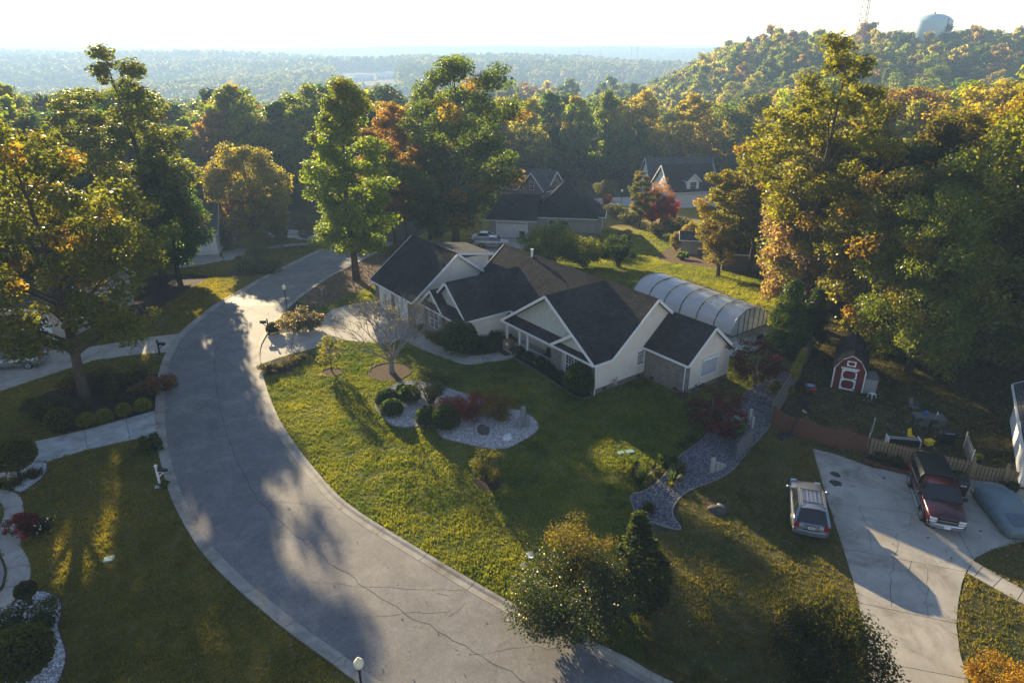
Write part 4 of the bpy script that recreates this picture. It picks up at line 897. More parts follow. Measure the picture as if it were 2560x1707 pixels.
# white house with garage left of the road, house wall behind the first drive
p = G(545, 640); h5 = simple_house('house', (p.x - 13, p.y - 2.0, p.z), R(14), 'white garage wing under the trees left of the road', 13, 9, 3.0, 6.6, 'siding_white', 'shingle_grey')
gd = link('garage_door', None, h5)
for i in range(4): MB().box(6.8, 12.2, -.05, -.003, i * .58, .57 + i * .58).build('panel', 'door_white', gd)
p = G(60, 868); h6 = simple_house('house', (p.x - 16, p.y + 3.5, p.z), R(-6), 'pale house with garage at the end of the first drive', 19, 10, 3.1, 7.2, 'siding_tan', 'shingle_grey')
gd = link('garage_door', None, h6)
for i in range(4): MB().box(13, 17.8, -.05, -.003, i * .58, .57 + i * .58).build('panel', 'door_white', gd)
window(h6, pw(0), 9, 10.4, .9, 2.4, 3, 2)
# white house at the right edge with the dish
p = G(2546, 1216); h7 = empty('house', (p.x, p.y, 0), R(-31), 'white house corner beside the wooden gate, with a satellite dish on the eave', 'house')
MB().box(.03, 9, .03, 9, 0, 2.8).build('wall_core', 'siding_white', h7)
mb = MB(); lap_wall(mb, 0, 9, .2, 2.8, pf_y(0)); mb.build('wall', 'siding_white', h7); mb = MB(); lap_wall(mb, 0, 9, .2, 2.8, pf_x(0)); mb.build('wall', 'siding_white', h7)
MB().box(-.02, .1, -.05, .1, 0, 2.8).build('corner_board', 'trim_white', h7)
g = MB(); g.prism([(0, 2.8), (9, 2.8), (4.5, 5.6)], 'y', .02, 8.9); g.build('gable_wall', 'siding_white', h7); gable_roof(h7, 'y', 4.5, 4.9, -.4, 9.3, 2.78, 5.8, 'shingle_grey')
di = empty('satellite_dish', h7.matrix_basis @ Vector((-.1, .15, 2.86)), R(60), 'grey satellite dish on a bracket at the corner of the white house', 'satellite dish')
mb = MB(); mb.lathe([(0.02, -.08), (.16, -.06), (.28, -.01), (.34, .05), (.335, .06), (.27, .01), (.15, -.04), (.02, -.055)], 18); o = mb.build('reflector', 'resin_grey', di, True); o.location = (0, 0, .75); o.rotation_euler = (R(62), 0, R(-120))
mb = MB(); mb.tube([(0, 0, 0), (0, 0, .5), (-.05, .1, .7)], .03, 7); mb.build('mast', 'resin_grey', di); mb = MB(); mb.tube([(0, 0, .6), (.3, -.25, .85)], .015, 6); mb.build('feed_arm', 'resin_grey', di)
# ------------------------------------------------------------------ trees and shrubs
def leaf_mesh(name, C, rad, n, size, mat, seed=0, turn_fn=None, flat=0.75, updown=0.5, shape=0.6):
    """n diamond leaves spread through clumps (centres C, radii rad), each with its own tint"""
    r = np.random.RandomState(seed); C = np.asarray(C, float); rad = np.asarray(rad, float)
    p = rad ** 2; p /= p.sum(); ci = r.choice(len(C), n, p=p)
    d = r.randn(n, 3); d /= np.linalg.norm(d, axis=1, keepdims=True)
    rr = rad[ci] * r.rand(n) ** 0.45; pos = C[ci] + d * rr[:, None] * np.array([1, 1, flat])
    nr = d * 0.7 + r.randn(n, 3) * 0.7 + np.array([0, 0, updown]); nr /= np.linalg.norm(nr, axis=1, keepdims=True)
    t = np.cross(nr, r.randn(n, 3)); t /= np.linalg.norm(t, axis=1, keepdims=True); b = np.cross(nr, t)
    s = size * r.uniform(0.6, 1.35, n)[:, None]
    bend = nr * s * 0.18
    v = np.stack([pos - t * s, pos - b * s * shape + bend, pos + t * s, pos + b * s * shape + bend], 1).reshape(-1, 3).astype(np.float32)
    me = bpy.data.meshes.new(name); me.vertices.add(4 * n); me.vertices.foreach_set('co', v.ravel())
    me.loops.add(4 * n); me.loops.foreach_set('vertex_index', np.arange(4 * n, dtype=np.int32))
    me.polygons.add(n); me.polygons.foreach_set('loop_start', np.arange(0, 4 * n, 4, dtype=np.int32))
    me.update(calc_edges=True)
    clump = r.rand(len(C))
    a = me.attributes.new('tint', 'FLOAT', 'FACE'); a.data.foreach_set('value', np.clip(0.55 * r.rand(n) + 0.45 * clump[ci], 0, 1).astype(np.float32))
    tv = np.zeros(n) if turn_fn is None else np.clip(turn_fn(pos, clump[ci], r), 0, 1)
    a = me.attributes.new('turn', 'FLOAT', 'FACE'); a.data.foreach_set('value', tv.astype(np.float32))
    me.materials.append(MATS[mat]); return me
PROF = {'oval': lambda t: math.sin(math.pi * min(1, 0.12 + 0.86 * t)) ** 0.6, 'round': lambda t: math.sqrt(max(0.02, 1 - (2 * t - 0.85) ** 2 * 0.75)),
        'cone': lambda t: max(0.06, (1 - t) ** 0.8), 'egg': lambda t: max(0.1, (1 - t) ** 0.55) * min(1, 0.5 + 2.2 * t), 'vase': lambda t: 0.35 + 0.65 * math.sin(math.pi * (0.1 + 0.62 * t)),
        'tall': lambda t: (0.55 + 0.45 * math.sin(3.14 * t)) * (1 if t < .85 else .6), 'umb': lambda t: 0.7 + 0.3 * t}
def grow(seed, h, cr, base, prof, nl, trunk_r, clump=(0.13, 0.24), sub=1.0, rise=0.45, lean=0.0, forks=0, wig=0.03):
    r = random.Random(seed); mb = MB(); C = []; Rd = []; pf = PROF[prof]
    ph = r.uniform(0, 6); tp = []
    top = base + (h - base) * 0.93
    for i in range(9):
        t = i / 8; z = top * t
        tp.append(Vector((lean * z + wig * h * math.sin(ph + 3 * t) * t, wig * h * math.cos(ph * 2 + 2.5 * t) * t, z)))
    mb.tube(tp, [max(0.03, trunk_r * (1.25 - t * 0.2 if t == 0 else (1 - t) ** 0.75)) for t in [i / 8 for i in range(9)]], 7)
    def at(z):
        f = max(0, min(0.999, z / top)) * 8; i = int(f); return tp[i].lerp(tp[i + 1], f - i)
    for i in range(nl):
        t = (i + r.random() * 0.9) / nl; zc = base + (h - base) * t; Rr = cr * pf(t) * r.uniform(0.62, 1.12)
        az = i * 2.4 + r.uniform(-0.5, 0.5); z0 = min(max(base * 0.75, zc - rise * Rr - 0.03 * h), top * 0.97); p0 = at(z0)
        dr = Vector((math.cos(az), math.sin(az), 0)); p3 = Vector((p0.x, p0.y, zc)) + dr * Rr * 0.8
        mid = p0.lerp(p3, 0.5) + Vector((r.uniform(-.08, .08) * Rr, r.uniform(-.08, .08) * Rr, 0.10 * Rr))
        pts = [p0, p0.lerp(mid, .5) + Vector((0, 0, .02 * Rr)), mid, mid.lerp(p3, .55) + Vector((0, 0, .03 * Rr)), p3]
        br = max(0.025, trunk_r * 0.42 * (1 - t * 0.7)); mb.tube(pts, [br, br * .8, br * .6, br * .4, br * .2], 5, False)
        ns = max(2, int(sub * (2 + Rr * 1.1)))
        C.append(p3); Rd.append(cr * r.uniform(*clump))
        for k in range(ns):
            s = r.uniform(0.25, 0.98); q = (p0.lerp(mid, s * 2) if s < .5 else mid.lerp(p3, s * 2 - 1))
            a2 = az + r.choice((-1, 1)) * r.uniform(0.5, 1.5); ln = Rr * r.uniform(0.2, 0.5)
            e = q + Vector((math.cos(a2) * ln, math.sin(a2) * ln, ln * r.uniform(-0.25, 0.75)))
            mb.tube([q, q.lerp(e, .5) + Vector((0, 0, .05 * ln)), e], [br * .4, br * .28, br * .12], 4, False)
            C.append(e); Rd.append(cr * r.uniform(*clump))
    C.append(tp[-1] + Vector((0, 0, h * 0.02))); Rd.append(cr * clump[0] * 1.1)
    return mb, C, Rd
PROTO = {}
def make_proto(key, seed, h, cr, base, prof, nl, tr, n, size, mat='leaf', turn=None, bark='bark', **kw):
    fl = kw.pop('flat', 0.75)
    mb, C, Rd = grow(seed, h, cr, base, prof, nl, tr, **kw)
    PROTO[key] = (mb.mesh('trunk', bark, True, fixn=False), leaf_mesh('crown', C, Rd, n, size, mat, seed, turn, fl), h, cr)
tt = lambda f: (lambda p, c, r: (r.rand(len(p)) < f) * r.uniform(0.3, 1, len(p)))
tclump = lambda f: (lambda p, c, r: (c > 1 - f) * r.uniform(0.3, 1.0, len(p)))
ttop = lambda z0, z1, f: (lambda p, c, r: ((p[:, 2] - z0) / (z1 - z0) + 0.5 * (c - .5) > r.rand(len(p)) / f) * r.uniform(0.3, 1, len(p)))
make_proto('oak', 1, 20, 6.8, 5.5, 'round', 26, 0.36, 30000, 0.15, turn=tclump(0.06), clump=(0.10, 0.21))
make_proto('oak2', 2, 20, 6.5, 3.0, 'oval', 28, 0.36, 42000, 0.155, turn=tclump(0.12))
make_proto('oakgloss', 3, 20, 7.5, 2.0, 'round', 30, 0.4, 48000, 0.15, 'leaf_glossy', tclump(0.06), clump=(0.14, 0.26))
make_proto('tall', 4, 24, 4.8, 8.0, 'tall', 20, 0.30, 20000, 0.165, turn=tt(0.05), clump=(0.13, 0.26), rise=0.9)
make_proto('gum', 5, 20, 5.2, 3.6, 'egg', 34, 0.34, 38000, 0.15, turn=ttop(14.5, 24, 0.9), clump=(0.13, 0.25))
make_proto('slim', 6, 17, 3.6, 4.5, 'oval', 24, 0.20, 22000, 0.145, turn=tclump(0.2), clump=(0.17, 0.3))
make_proto('round', 7, 9, 4.6, 1.6, 'round', 24, 0.22, 24000, 0.135, turn=tt(0.08), bark='bark_grey')
make_proto('dense', 8, 16, 5.2, 2.6, 'egg', 34, 0.28, 38000, 0.155, turn=tclump(0.04), clump=(0.15, 0.27))
make_proto('holly', 9, 9, 2.8, 0.3, 'cone', 40, 0.16, 17000, 0.11, 'leaf_glossy', clump=(0.18, 0.3), rise=0.1)
make_proto('jmaple', 10, 3.4, 2.6, 1.3, 'umb', 12, 0.12, 7500, 0.075, bark='bark_grey', clump=(0.16, 0.30), flat=0.4, rise=0.6, turn=None)
make_proto('jmaple2', 11, 2.4, 2.0, 0.9, 'umb', 11, 0.10, 5000, 0.07, bark='bark_grey', clump=(0.15, 0.30), flat=0.45, rise=0.6)
make_proto('young', 12, 3.0, 1.2, 0.7, 'oval', 16, 0.05, 1700, 0.07, turn=tt(0.1), clump=(0.2, 0.35), rise=0.8)
make_proto('spruce', 13, 4.2, 1.25, 0.1, 'cone', 60, 0.07, 9000, 0.07, clump=(0.12, 0.2), rise=-0.15, flat=0.4)
make_proto('silver', 14, 15, 5.4, 2.0, 'oval', 28, 0.26, 32000, 0.15, 'leaf_glossy', tclump(0.1), clump=(0.14, 0.27))
make_proto('wispy', 15, 11, 3.6, 2.5, 'vase', 30, 0.18, 7000, 0.13, turn=tt(0.3), bark='bark_grey', rise=1.0)
for i, (pf, hh, cr_, bs) in enumerate((('round', 19, 5.6, 4), ('oval', 20, 5.0, 4), ('egg', 18, 4.8, 2.5), ('round', 17, 6.2, 3.5), ('tall', 21, 4.6, 8), ('cone', 19, 4.0, 2))):
    make_proto('mid%d' % i, 40 + i, hh, cr_, bs, pf, 22, 0.26, 9500, 0.30, turn=tclump(0.06), clump=(0.17, 0.32))
def put_tree(name, key, loc, h, color, label, cat='tree', group=None, rz=None, wide=1.0, trunk=True):
    tm, cm, ph, pc = PROTO[key]; s = h / ph
    e = empty(name, loc, random.uniform(0, 6.28) if rz is None else rz, label, cat, group, (s * wide, s * wide, s))
    if trunk: link('trunk', tm, e)
    c = link('crown', cm, e); c.color = (*color, 1); return e
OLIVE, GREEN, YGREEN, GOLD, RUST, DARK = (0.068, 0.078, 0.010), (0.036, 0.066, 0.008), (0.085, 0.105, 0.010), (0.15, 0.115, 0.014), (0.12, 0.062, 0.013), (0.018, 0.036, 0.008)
def TP(px, py, ytop, key, col, name, label, wide=1.0, rz=None, cat='tree', group=None):
    p = G(px, py); return put_tree(name, key, p, top_h(p, ytop), col, label, cat, group, rz, wide)
TP(218, 1013, 318, 'oak', (0.070, 0.074, 0.012), 'oak_tree', 'large orange-tinged oak growing in the dark mulch bed with round shrubs', 1.1, 0.4)
TP(409, 705, 122, 'tall', OLIVE, 'oak_tree', 'tallest thin oak rising above the garage left of the road', 1.25, 1.0)
TP(446, 694, 370, 'dense', GREEN, 'oak_tree', 'dense dark green tree beside the white garage door', 1.05)
TP(300, 735, 255, 'tall', (0.075, 0.082, 0.010), 'oak_tree', 'olive oak behind the orange-tinged oak', 1.5)
TP(110, 800, 330, 'oak2', OLIVE, 'oak_tree', 'olive tree behind the white house wall at the first drive', 0.9)
put_tree('oak_tree', 'oak', (-50, 56, 0), 16, (0.085, 0.07, 0.012), 'broad rusty tree over the roof beside the first drive', rz=2)
TP(645, 612, 372, 'round', (0.14, 0.12, 0.03), 'maple_tree', 'round yellow tree beyond the far lawn', 1.0)
TP(628, 618, 475, 'round', (0.13, 0.06, 0.02), 'maple_tree', 'small rusty tree in front of the round yellow tree', 0.9)
TP(892, 700, 203, 'gum', (0.08, 0.108, 0.010), 'sweetgum_tree', 'bright green tree with red tips standing in the leaf litter by the road', 1.12, 0.3)
TP(990, 612, 262, 'slim', (0.13, 0.075, 0.02), 'maple_tree', 'slim rusty tree between the bright green tree and the big oak', 1.2, 0)
TP(1015, 600, 400, 'slim', (0.17, 0.045, 0.03), 'maple_tree', 'slim pinkish red tree behind the garage roof', 1.3, 2)
TP(1140, 615, 152, 'oak2', (0.05, 0.070, 0.008), 'oak_tree', 'big dark green oak behind the garage roof', 1.22, 5.2)
TP(1075, 600, 320, 'dense', (0.055, 0.075, 0.009), 'oak_tree', 'lower green tree at the foot of the big oak', 0.9)
# crape myrtle in front: fine twigs and few leaves
def bare_tree():
    r = random.Random(5); mb = MB(); C = []; Rd = []
    def br(p, d, ln, rad, lev):
        e = p + d * ln; m = p.lerp(e, .5) + Vector((r.uniform(-1, 1), r.uniform(-1, 1), r.uniform(0, 1))) * ln * 0.05
        mb.tube([p, m, e], [max(.012, rad), max(.011, rad * .82), max(.009, rad * .66)], 6 if lev < 2 else 3, False)
        if lev >= 6: C.append(e); Rd.append(0.35); return
        for k in range(3 if lev in (1, 3, 5) else 2):
            sp = 0.55 if lev < 2 else 0.62
            nd_ = (d + Vector((r.uniform(-1, 1), r.uniform(-1, 1), r.uniform(-0.45, 0.5))) * sp).normalized()
            br(e, nd_, ln * r.uniform(0.72, 0.9), rad * 0.62, lev + 1)
    mb.tube([(0, 0, -.05), (0, 0, .5), (.03, .02, 1.0)], [.27, .22, .19], 8)
    for k in range(6):
        a = k * 1.047 + r.uniform(-.25, .25); el = R(r.uniform(38, 62))
        br(Vector((.03, .02, .9)), Vector((math.cos(a) * math.cos(el), math.sin(a) * math.cos(el), math.sin(el))), 1.55, 0.10, 1)
    br(Vector((.03, .02, .9)), Vector((.05, .1, 1)).normalized(), 1.4, 0.11, 1)
    p = G(980, 931); e = empty('crape_myrtle', p, 0.6, 'nearly bare spreading tree in the round mulch ring beside the walk', 'tree')
    mb.build('trunk', 'bark_grey', e); c = link('crown', leaf_mesh('crown', C, Rd, 2200, 0.045, 'leaf', 5, tt(0.2)), e); c.color = (0.07, 0.062, 0.03, 1)
    print('bare tree', len(mb.f), max(v[2] for v in mb.v), max(v[0] for v in mb.v))
bare_tree()
TP(829, 927, 838, 'young', (0.07, 0.075, 0.02), 'young_tree', 'small young tree in the little mulch ring on the lawn', 1.0)
# right-hand wood
TP(1990, 800, 95, 'tall', (0.09, 0.088, 0.014), 'oak_tree', 'tallest airy tree above the wood right of the pool', 1.15, 2.2)
TP(1870, 690, 352, 'slim', (0.09, 0.085, 0.018), 'sweetgum_tree', 'slim orange-topped tree at the edge of the wood beyond the pool', 1.5, 1)
TP(1795, 690, 430, 'slim', (0.11, 0.10, 0.02), 'sweetgum_tree', 'yellowing slim tree beside the grey shed beyond the pool', 1.25, 3)
TP(2020, 760, 300, 'silver', (0.10, 0.10, 0.06), 'hardwood_tree', 'silvery green tree in the wood behind the pool', 1.1, 1)
TP(2030, 775, 560, 'slim', (0.20, 0.07, 0.02), 'maple_tree', 'small fiery orange maple at the wood edge', 1.7, 1)
TP(1985, 770, 480, 'round', (0.15, 0.105, 0.10), 'dogwood_tree', 'pale pinkish tree beside the fiery maple', 0.9, 1)
TP(2120, 780, 450, 'wispy', (0.12, 0.10, 0.02), 'hardwood_tree', 'thin yellowish tree behind the fiery maple', 1.3)
TP(1965, 880, 700, 'holly', (0.05, 0.075, 0.014), 'holly_tree', 'dark conical evergreen between the pool patio and the red shed', 1.15, 0)
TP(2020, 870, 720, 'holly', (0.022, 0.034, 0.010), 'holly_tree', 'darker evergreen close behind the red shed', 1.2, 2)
TP(2270, 930, 470, 'oakgloss', (0.072, 0.088, 0.013), 'oak_tree', 'broad glossy oak overhanging the backyard behind the table', 0.92, 0.5)
TP(2480, 905, 235, 'oakgloss', (0.092, 0.096, 0.013), 'oak_tree', 'huge bronze oak rising at the back of the fenced yard', 0.95, 2.4)
TP(2690, 960, 300, 'oakgloss', (0.085, 0.088, 0.013), 'oak_tree', 'big oak behind the white gable house', 0.9, 4.0)
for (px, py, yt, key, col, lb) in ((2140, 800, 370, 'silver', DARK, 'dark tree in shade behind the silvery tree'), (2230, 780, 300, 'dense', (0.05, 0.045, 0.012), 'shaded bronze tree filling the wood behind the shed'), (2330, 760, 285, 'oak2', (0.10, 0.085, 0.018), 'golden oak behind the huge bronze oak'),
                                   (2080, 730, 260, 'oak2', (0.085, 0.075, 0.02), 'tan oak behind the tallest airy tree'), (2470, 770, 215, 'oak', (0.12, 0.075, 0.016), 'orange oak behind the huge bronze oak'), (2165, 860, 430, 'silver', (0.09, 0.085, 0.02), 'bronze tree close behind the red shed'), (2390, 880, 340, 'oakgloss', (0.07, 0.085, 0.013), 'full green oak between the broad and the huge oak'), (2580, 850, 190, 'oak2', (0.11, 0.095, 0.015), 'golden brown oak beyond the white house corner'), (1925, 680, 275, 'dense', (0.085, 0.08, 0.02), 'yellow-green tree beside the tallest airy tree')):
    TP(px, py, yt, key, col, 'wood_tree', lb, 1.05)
# front shrubs with their own shapes
def blob_core(rx, rz, seed, n=2):
    bm = bmesh.new(); bmesh.ops.create_icosphere(bm, subdivisions=n, radius=1); r = random.Random(seed)
    for v in bm.verts: v.co = Vector((v.co.x * rx, v.co.y * rx, max(-0.25, v.co.z) * rz + 0.1 * rz)) * r.uniform(.93, 1.05)
    mb = MB(); mb.v = [tuple(v.co) for v in bm.verts]; mb.f = [tuple(v.index for v in f.verts) for f in bm.faces]; bm.free(); return mb
def clipped(name, p, rx, h, color, label, n=5000, size=0.045, group=None, cat='bush', block=None, seed=1):
    """clipped bush: dense shell of small leaves over a dark twig core"""
    r = np.random.RandomState(seed); d = r.randn(n, 3); d[:, 2] = np.abs(d[:, 2]) - 0.25; d /= np.linalg.norm(d, axis=1, keepdims=True)
    if block: d = np.sign(d) * np.abs(d) ** 0.45; d /= np.abs(d).max(1, keepdims=True)
    ctr = d * np.array([rx, rx * (block or 1), h * 0.62]) * (1 + 0.035 * r.randn(n, 1)); ctr[:, 2] += h * 0.38
    ctr[:, 2] = np.maximum(ctr[:, 2], 0.03)
    e = empty(name, p, 0.3 * seed, label, cat, group)
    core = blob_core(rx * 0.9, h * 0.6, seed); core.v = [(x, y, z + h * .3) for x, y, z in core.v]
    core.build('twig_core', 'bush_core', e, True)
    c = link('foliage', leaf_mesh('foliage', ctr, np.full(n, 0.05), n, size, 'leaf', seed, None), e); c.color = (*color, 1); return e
def bush(name, p, rx, h, color, label, n=4000, size=0.07, turn=0.1, group=None, cat='shrub', flowers=None, seed=1, mat='leaf', stems=9, airy=1.0):
    """loose natural shrub: stems fanning out, clumps of leaves, optional blossoms"""
    r = random.Random(seed); mb = MB(); C = []; Rd = []
    for i in range(stems * 3):
        a = r.uniform(0, 6.28); rr = rx * math.sqrt(r.random()) * 0.85; zt = h * (0.35 + 0.6 * r.random() * math.sqrt(max(0.05, 1 - (rr / rx) ** 2 * 0.9)))
        e_ = Vector((rr * math.cos(a), rr * math.sin(a), zt)); b_ = Vector((0.12 * rr * math.cos(a), 0.12 * rr * math.sin(a), 0))
        mb.tube([b_, b_.lerp(e_, .5) + Vector((0, 0, .08 * h)), e_], [0.03, 0.02, 0.008], 4, False); C.append(e_); Rd.append(rx * r.uniform(0.2, 0.36) * airy)
        if i % 2: C.append(b_.lerp(e_, .55)); Rd.append(rx * 0.22)
    e = empty(name, p, r.uniform(0, 6), label, cat, group)
    mb.build('stems', 'bark', e)
    c = link('foliage', leaf_mesh('foliage', C, Rd, n, size, mat, seed, tt(turn)), e); c.color = (*color, 1)
    if flowers:
        nf, col, fs = flowers; k = [i for i, q in enumerate(C) if q.z > 0.35 * h]
        f = link('blossoms', leaf_mesh('blossoms', [C[i] * 1.03 for i in k], [Rd[i] * 1.12 for i in k], nf, fs, 'leaf', seed + 9, None, shape=0.9), e); f.color = (*col, 1)
    return e
def W(px, py, wpx):  # width in metres of wpx photo pixels at a ground point
    p = G(px, py); return wpx * (p.y * _c + (CAM_H - p.z) * _s) / _f
# island bed domes
for i, (px, py, wp, hh, lb) in enumerate(((968, 1012, 57, 1.25, 'clipped dome bush at the grass edge of the white gravel bed, behind the lower dome'), (980, 1036, 55, 1.15, 'lower clipped dome bush at the tip of the white gravel bed'),
        (1024, 1004, 52, 1.3, 'clipped dome bush beside the juniper-like shrub in the gravel bed'), (1004, 982, 24, 0.7, 'smallest clipped dome in the gravel bed'),
        (1070, 1060, 58, 1.35, 'clipped dome bush in the middle of the gravel bed touching a bigger dome'), (1114, 1072, 70, 1.75, 'biggest clipped dome bush in front of the red shrub'))):
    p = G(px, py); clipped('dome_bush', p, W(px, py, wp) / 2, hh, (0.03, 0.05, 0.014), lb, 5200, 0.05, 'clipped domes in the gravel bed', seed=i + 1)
bush('juniper_shrub', G(1078, 1010), 1.55, 3.1, (0.035, 0.045, 0.022), 'tall dark loose shrub in the white gravel bed', 6500, 0.055, 0.05, seed=3)
bush('barberry_shrub', G(1166, 1045), 2.0, 1.85, (0.10, 0.016, 0.016), 'wide dark red shrub behind the biggest dome bush', 8500, 0.05, 0.02, seed=4, airy=1.1)
bush('spirea_shrub', G(1243, 1046), 1.5, 2.2, (0.075, 0.055, 0.014), 'rusty olive shrub beside the red shrub', 5500, 0.05, 0.35, seed=5)
bush('crape_shrub', G(1222, 1208), 1.25, 2.35, (0.055, 0.055, 0.018), 'loose upright shrub in the dark ring on the front lawn', 3200, 0.05, 0.03, seed=6)
# oak bed shrubs
for i, (px, py, wp) in enumerate(((218, 1064, 41), (263, 1054, 40), (312, 1038, 36), (359, 1026, 38))):
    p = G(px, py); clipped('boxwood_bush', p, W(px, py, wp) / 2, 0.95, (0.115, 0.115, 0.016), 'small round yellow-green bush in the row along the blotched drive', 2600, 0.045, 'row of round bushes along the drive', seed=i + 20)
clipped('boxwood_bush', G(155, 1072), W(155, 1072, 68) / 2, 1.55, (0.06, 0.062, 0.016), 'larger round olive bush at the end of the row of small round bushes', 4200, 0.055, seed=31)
bush('azalea_shrub', G(128, 1040), 1.7, 1.7, (0.028, 0.034, 0.014), 'big dark shrub at the left end of the mulch bed', 6000, 0.06, 0.1, seed=32)
bush('azalea_shrub', G(300, 968), 2.3, 1.5, (0.028, 0.034, 0.014), 'wide low dark shrub behind the oak trunk', 7500, 0.06, 0.08, seed=33)
bush('azalea_shrub', G(205, 975), 1.6, 1.2, (0.04, 0.03, 0.016), 'brownish low shrub beside the oak trunk', 4000, 0.06, 0.3, seed=34)
bush('azalea_shrub', G(366, 990), 1.2, 1.1, (0.06, 0.035, 0.02), 'brown shrub between the oak bed and the kerb', 3200, 0.06, 0.3, seed=35)
bush('nandina_shrub', G(411, 975), 1.25, 1.35, (0.085, 0.038, 0.024), 'reddish brown shrub overhanging the kerb', 3600, 0.07, 0.35, seed=36)
bush('azalea_shrub', G(333, 1003), 0.9, 0.8, (0.035, 0.035, 0.018), 'small dark shrub behind the small round bushes', 2200, 0.06, 0.1, seed=37)
bush('azalea_shrub', G(284, 998), 0.7, 0.7, (0.05, 0.025, 0.02), 'tiny dark red shrub in the middle of the oak bed', 1500, 0.05, 0.1, seed=38)
clipped('hedge_block', G(380, 1122), W(380, 1122, 50) / 2, 0.75, (0.04, 0.055, 0.012), 'clipped rectangular green shrub at the kerb by the blotched drive', 3000, 0.05, block=0.8, seed=39)
# left lower beds
def lolly(p, r0, h, color, label, seed):
    e = empty('topiary_tree', p, seed, label, 'tree'); mb = MB(); mb.tube([(0, 0, 0), (0.03, 0, h * .3), (0, 0.02, h * .6)], [0.11, 0.085, 0.07], 7); mb.build('trunk', 'bark', e)
    rr = np.random.RandomState(seed); n = 6500; d = rr.randn(n, 3); d /= np.linalg.norm(d, axis=1, keepdims=True); c = d * r0 * rr.uniform(.8, 1.04, (n, 1)) * np.array([1, 1, .78]); c[:, 2] += h - r0 * .78
    f = link('foliage', leaf_mesh('foliage', c, np.full(n, .06), n, 0.07, 'leaf', seed), e); f.color = (*color, 1)
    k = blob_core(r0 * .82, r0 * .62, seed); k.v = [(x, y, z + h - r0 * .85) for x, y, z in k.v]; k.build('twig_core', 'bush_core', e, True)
lolly(G(50, 1195), 1.25, 2.7, (0.05, 0.055, 0.014), 'ball-headed evergreen on a short trunk beside the blotched drive', 51)
lolly(G(72, 1700), 1.25, 2.5, (0.05, 0.055, 0.014), 'ball-headed evergreen on a short trunk in the white gravel by the curved footpath', 52)
lolly(G(76, 1510), 0.42, 1.2, (0.035, 0.035, 0.014), 'small dark ball-headed bush at the bend of the footpath', 53)
bush('azalea_shrub', G(70, 1575), 1.5, 1.2, (0.03, 0.036, 0.014), 'wide dark shrub in the white gravel behind the ball-headed evergreen', 5200, 0.06, 0.05, seed=54)
bush('rose_shrub', G(62, 1335), 0.95, 1.15, (0.045, 0.02, 0.016), 'dark shrub with deep red blossoms by the curved footpath', 3800, 0.055, 0.0, flowers=(650, (0.24, 0.012, 0.035), 0.05), seed=55)
bush('rose_shrub', G(105, 1330), 0.75, 0.95, (0.025, 0.035, 0.014), 'dark shrub with white blossoms by the curved footpath', 2600, 0.055, 0.0, flowers=(70, (0.6, 0.6, 0.55), 0.05), seed=56)
bush('azalea_shrub', G(85, 1190), 0.6, 0.4, (0.03, 0.03, 0.014), 'low dark shrub in the white gravel beside the blotched drive', 1200, 0.05, seed=57)
bush('azalea_shrub', G(28, 1215), 0.9, 0.5, (0.03, 0.034, 0.012), 'low spreading shrub at the start of the curved footpath', 1800, 0.05, seed=58)
# along the road and the house
bush('azalea_shrub', G(740, 826), 2.0, 2.1, (0.035, 0.032, 0.022), 'big dark shrub with lilac blossoms below the street lamp', 8000, 0.06, 0.1, flowers=(800, (0.34, 0.26, 0.38), 0.055), seed=60)
bush('azalea_shrub', G(778, 822), 1.4, 1.7, (0.035, 0.032, 0.022), 'smaller lilac-flecked shrub beside the house drive', 5200, 0.06, 0.1, flowers=(420, (0.34, 0.26, 0.38), 0.055), seed=61)
clipped('dome_bush', G(684, 832), 0.62, 1.0, (0.025, 0.032, 0.012), 'small round dark bush behind the roadside mailbox', 2200, 0.05, seed=62)
for i, (px, py, rx, hh) in enumerate(((672, 926, 0.8, 0.7), (698, 922, 0.7, 0.55), (728, 912, 0.8, 0.6), (752, 900, 0.6, 0.5))):
    bush('azalea_shrub', G(px, py), rx, hh, (0.03, 0.032, 0.016), 'low dark shrub in the narrow bed between drive and lawn', 1700, 0.05, 0.15, 'low shrubs beside the house drive', seed=63 + i)
clipped('boxwood_bush', G(615, 682), 1.35, 1.9, (0.07, 0.075, 0.015), 'rounded olive bush in the far lawn bed', 3600, 0.07, seed=70)
clipped('boxwood_bush', G(606, 668), 1.1, 1.5, (0.08, 0.075, 0.017), 'second rounded bush behind the olive one in the far lawn bed', 2600, 0.07, seed=71)
clipped('hedge_block', G(663, 680), 1.7, 1.3, (0.03, 0.042, 0.014), 'low dark hedge block in the far lawn bed', 3600, 0.07, block=0.6, seed=72)
TP(642, 660, 575, 'wispy', (0.05, 0.06, 0.02), 'young_tree', 'small loose tree above the far lawn bed', 1.0)
TP(706, 622, 560, 'wispy', (0.04, 0.05, 0.02), 'young_tree', 'small tree beside the far footpath', 1.1)
TP(768, 608, 540, 'wispy', (0.03, 0.04, 0.018), 'young_tree', 'small dark tree at the far road bend', 1.2)
TP(570, 625, 560, 'round', (0.06, 0.05, 0.02), 'young_tree', 'low rusty shrub tree beside the white garage', 0.7)
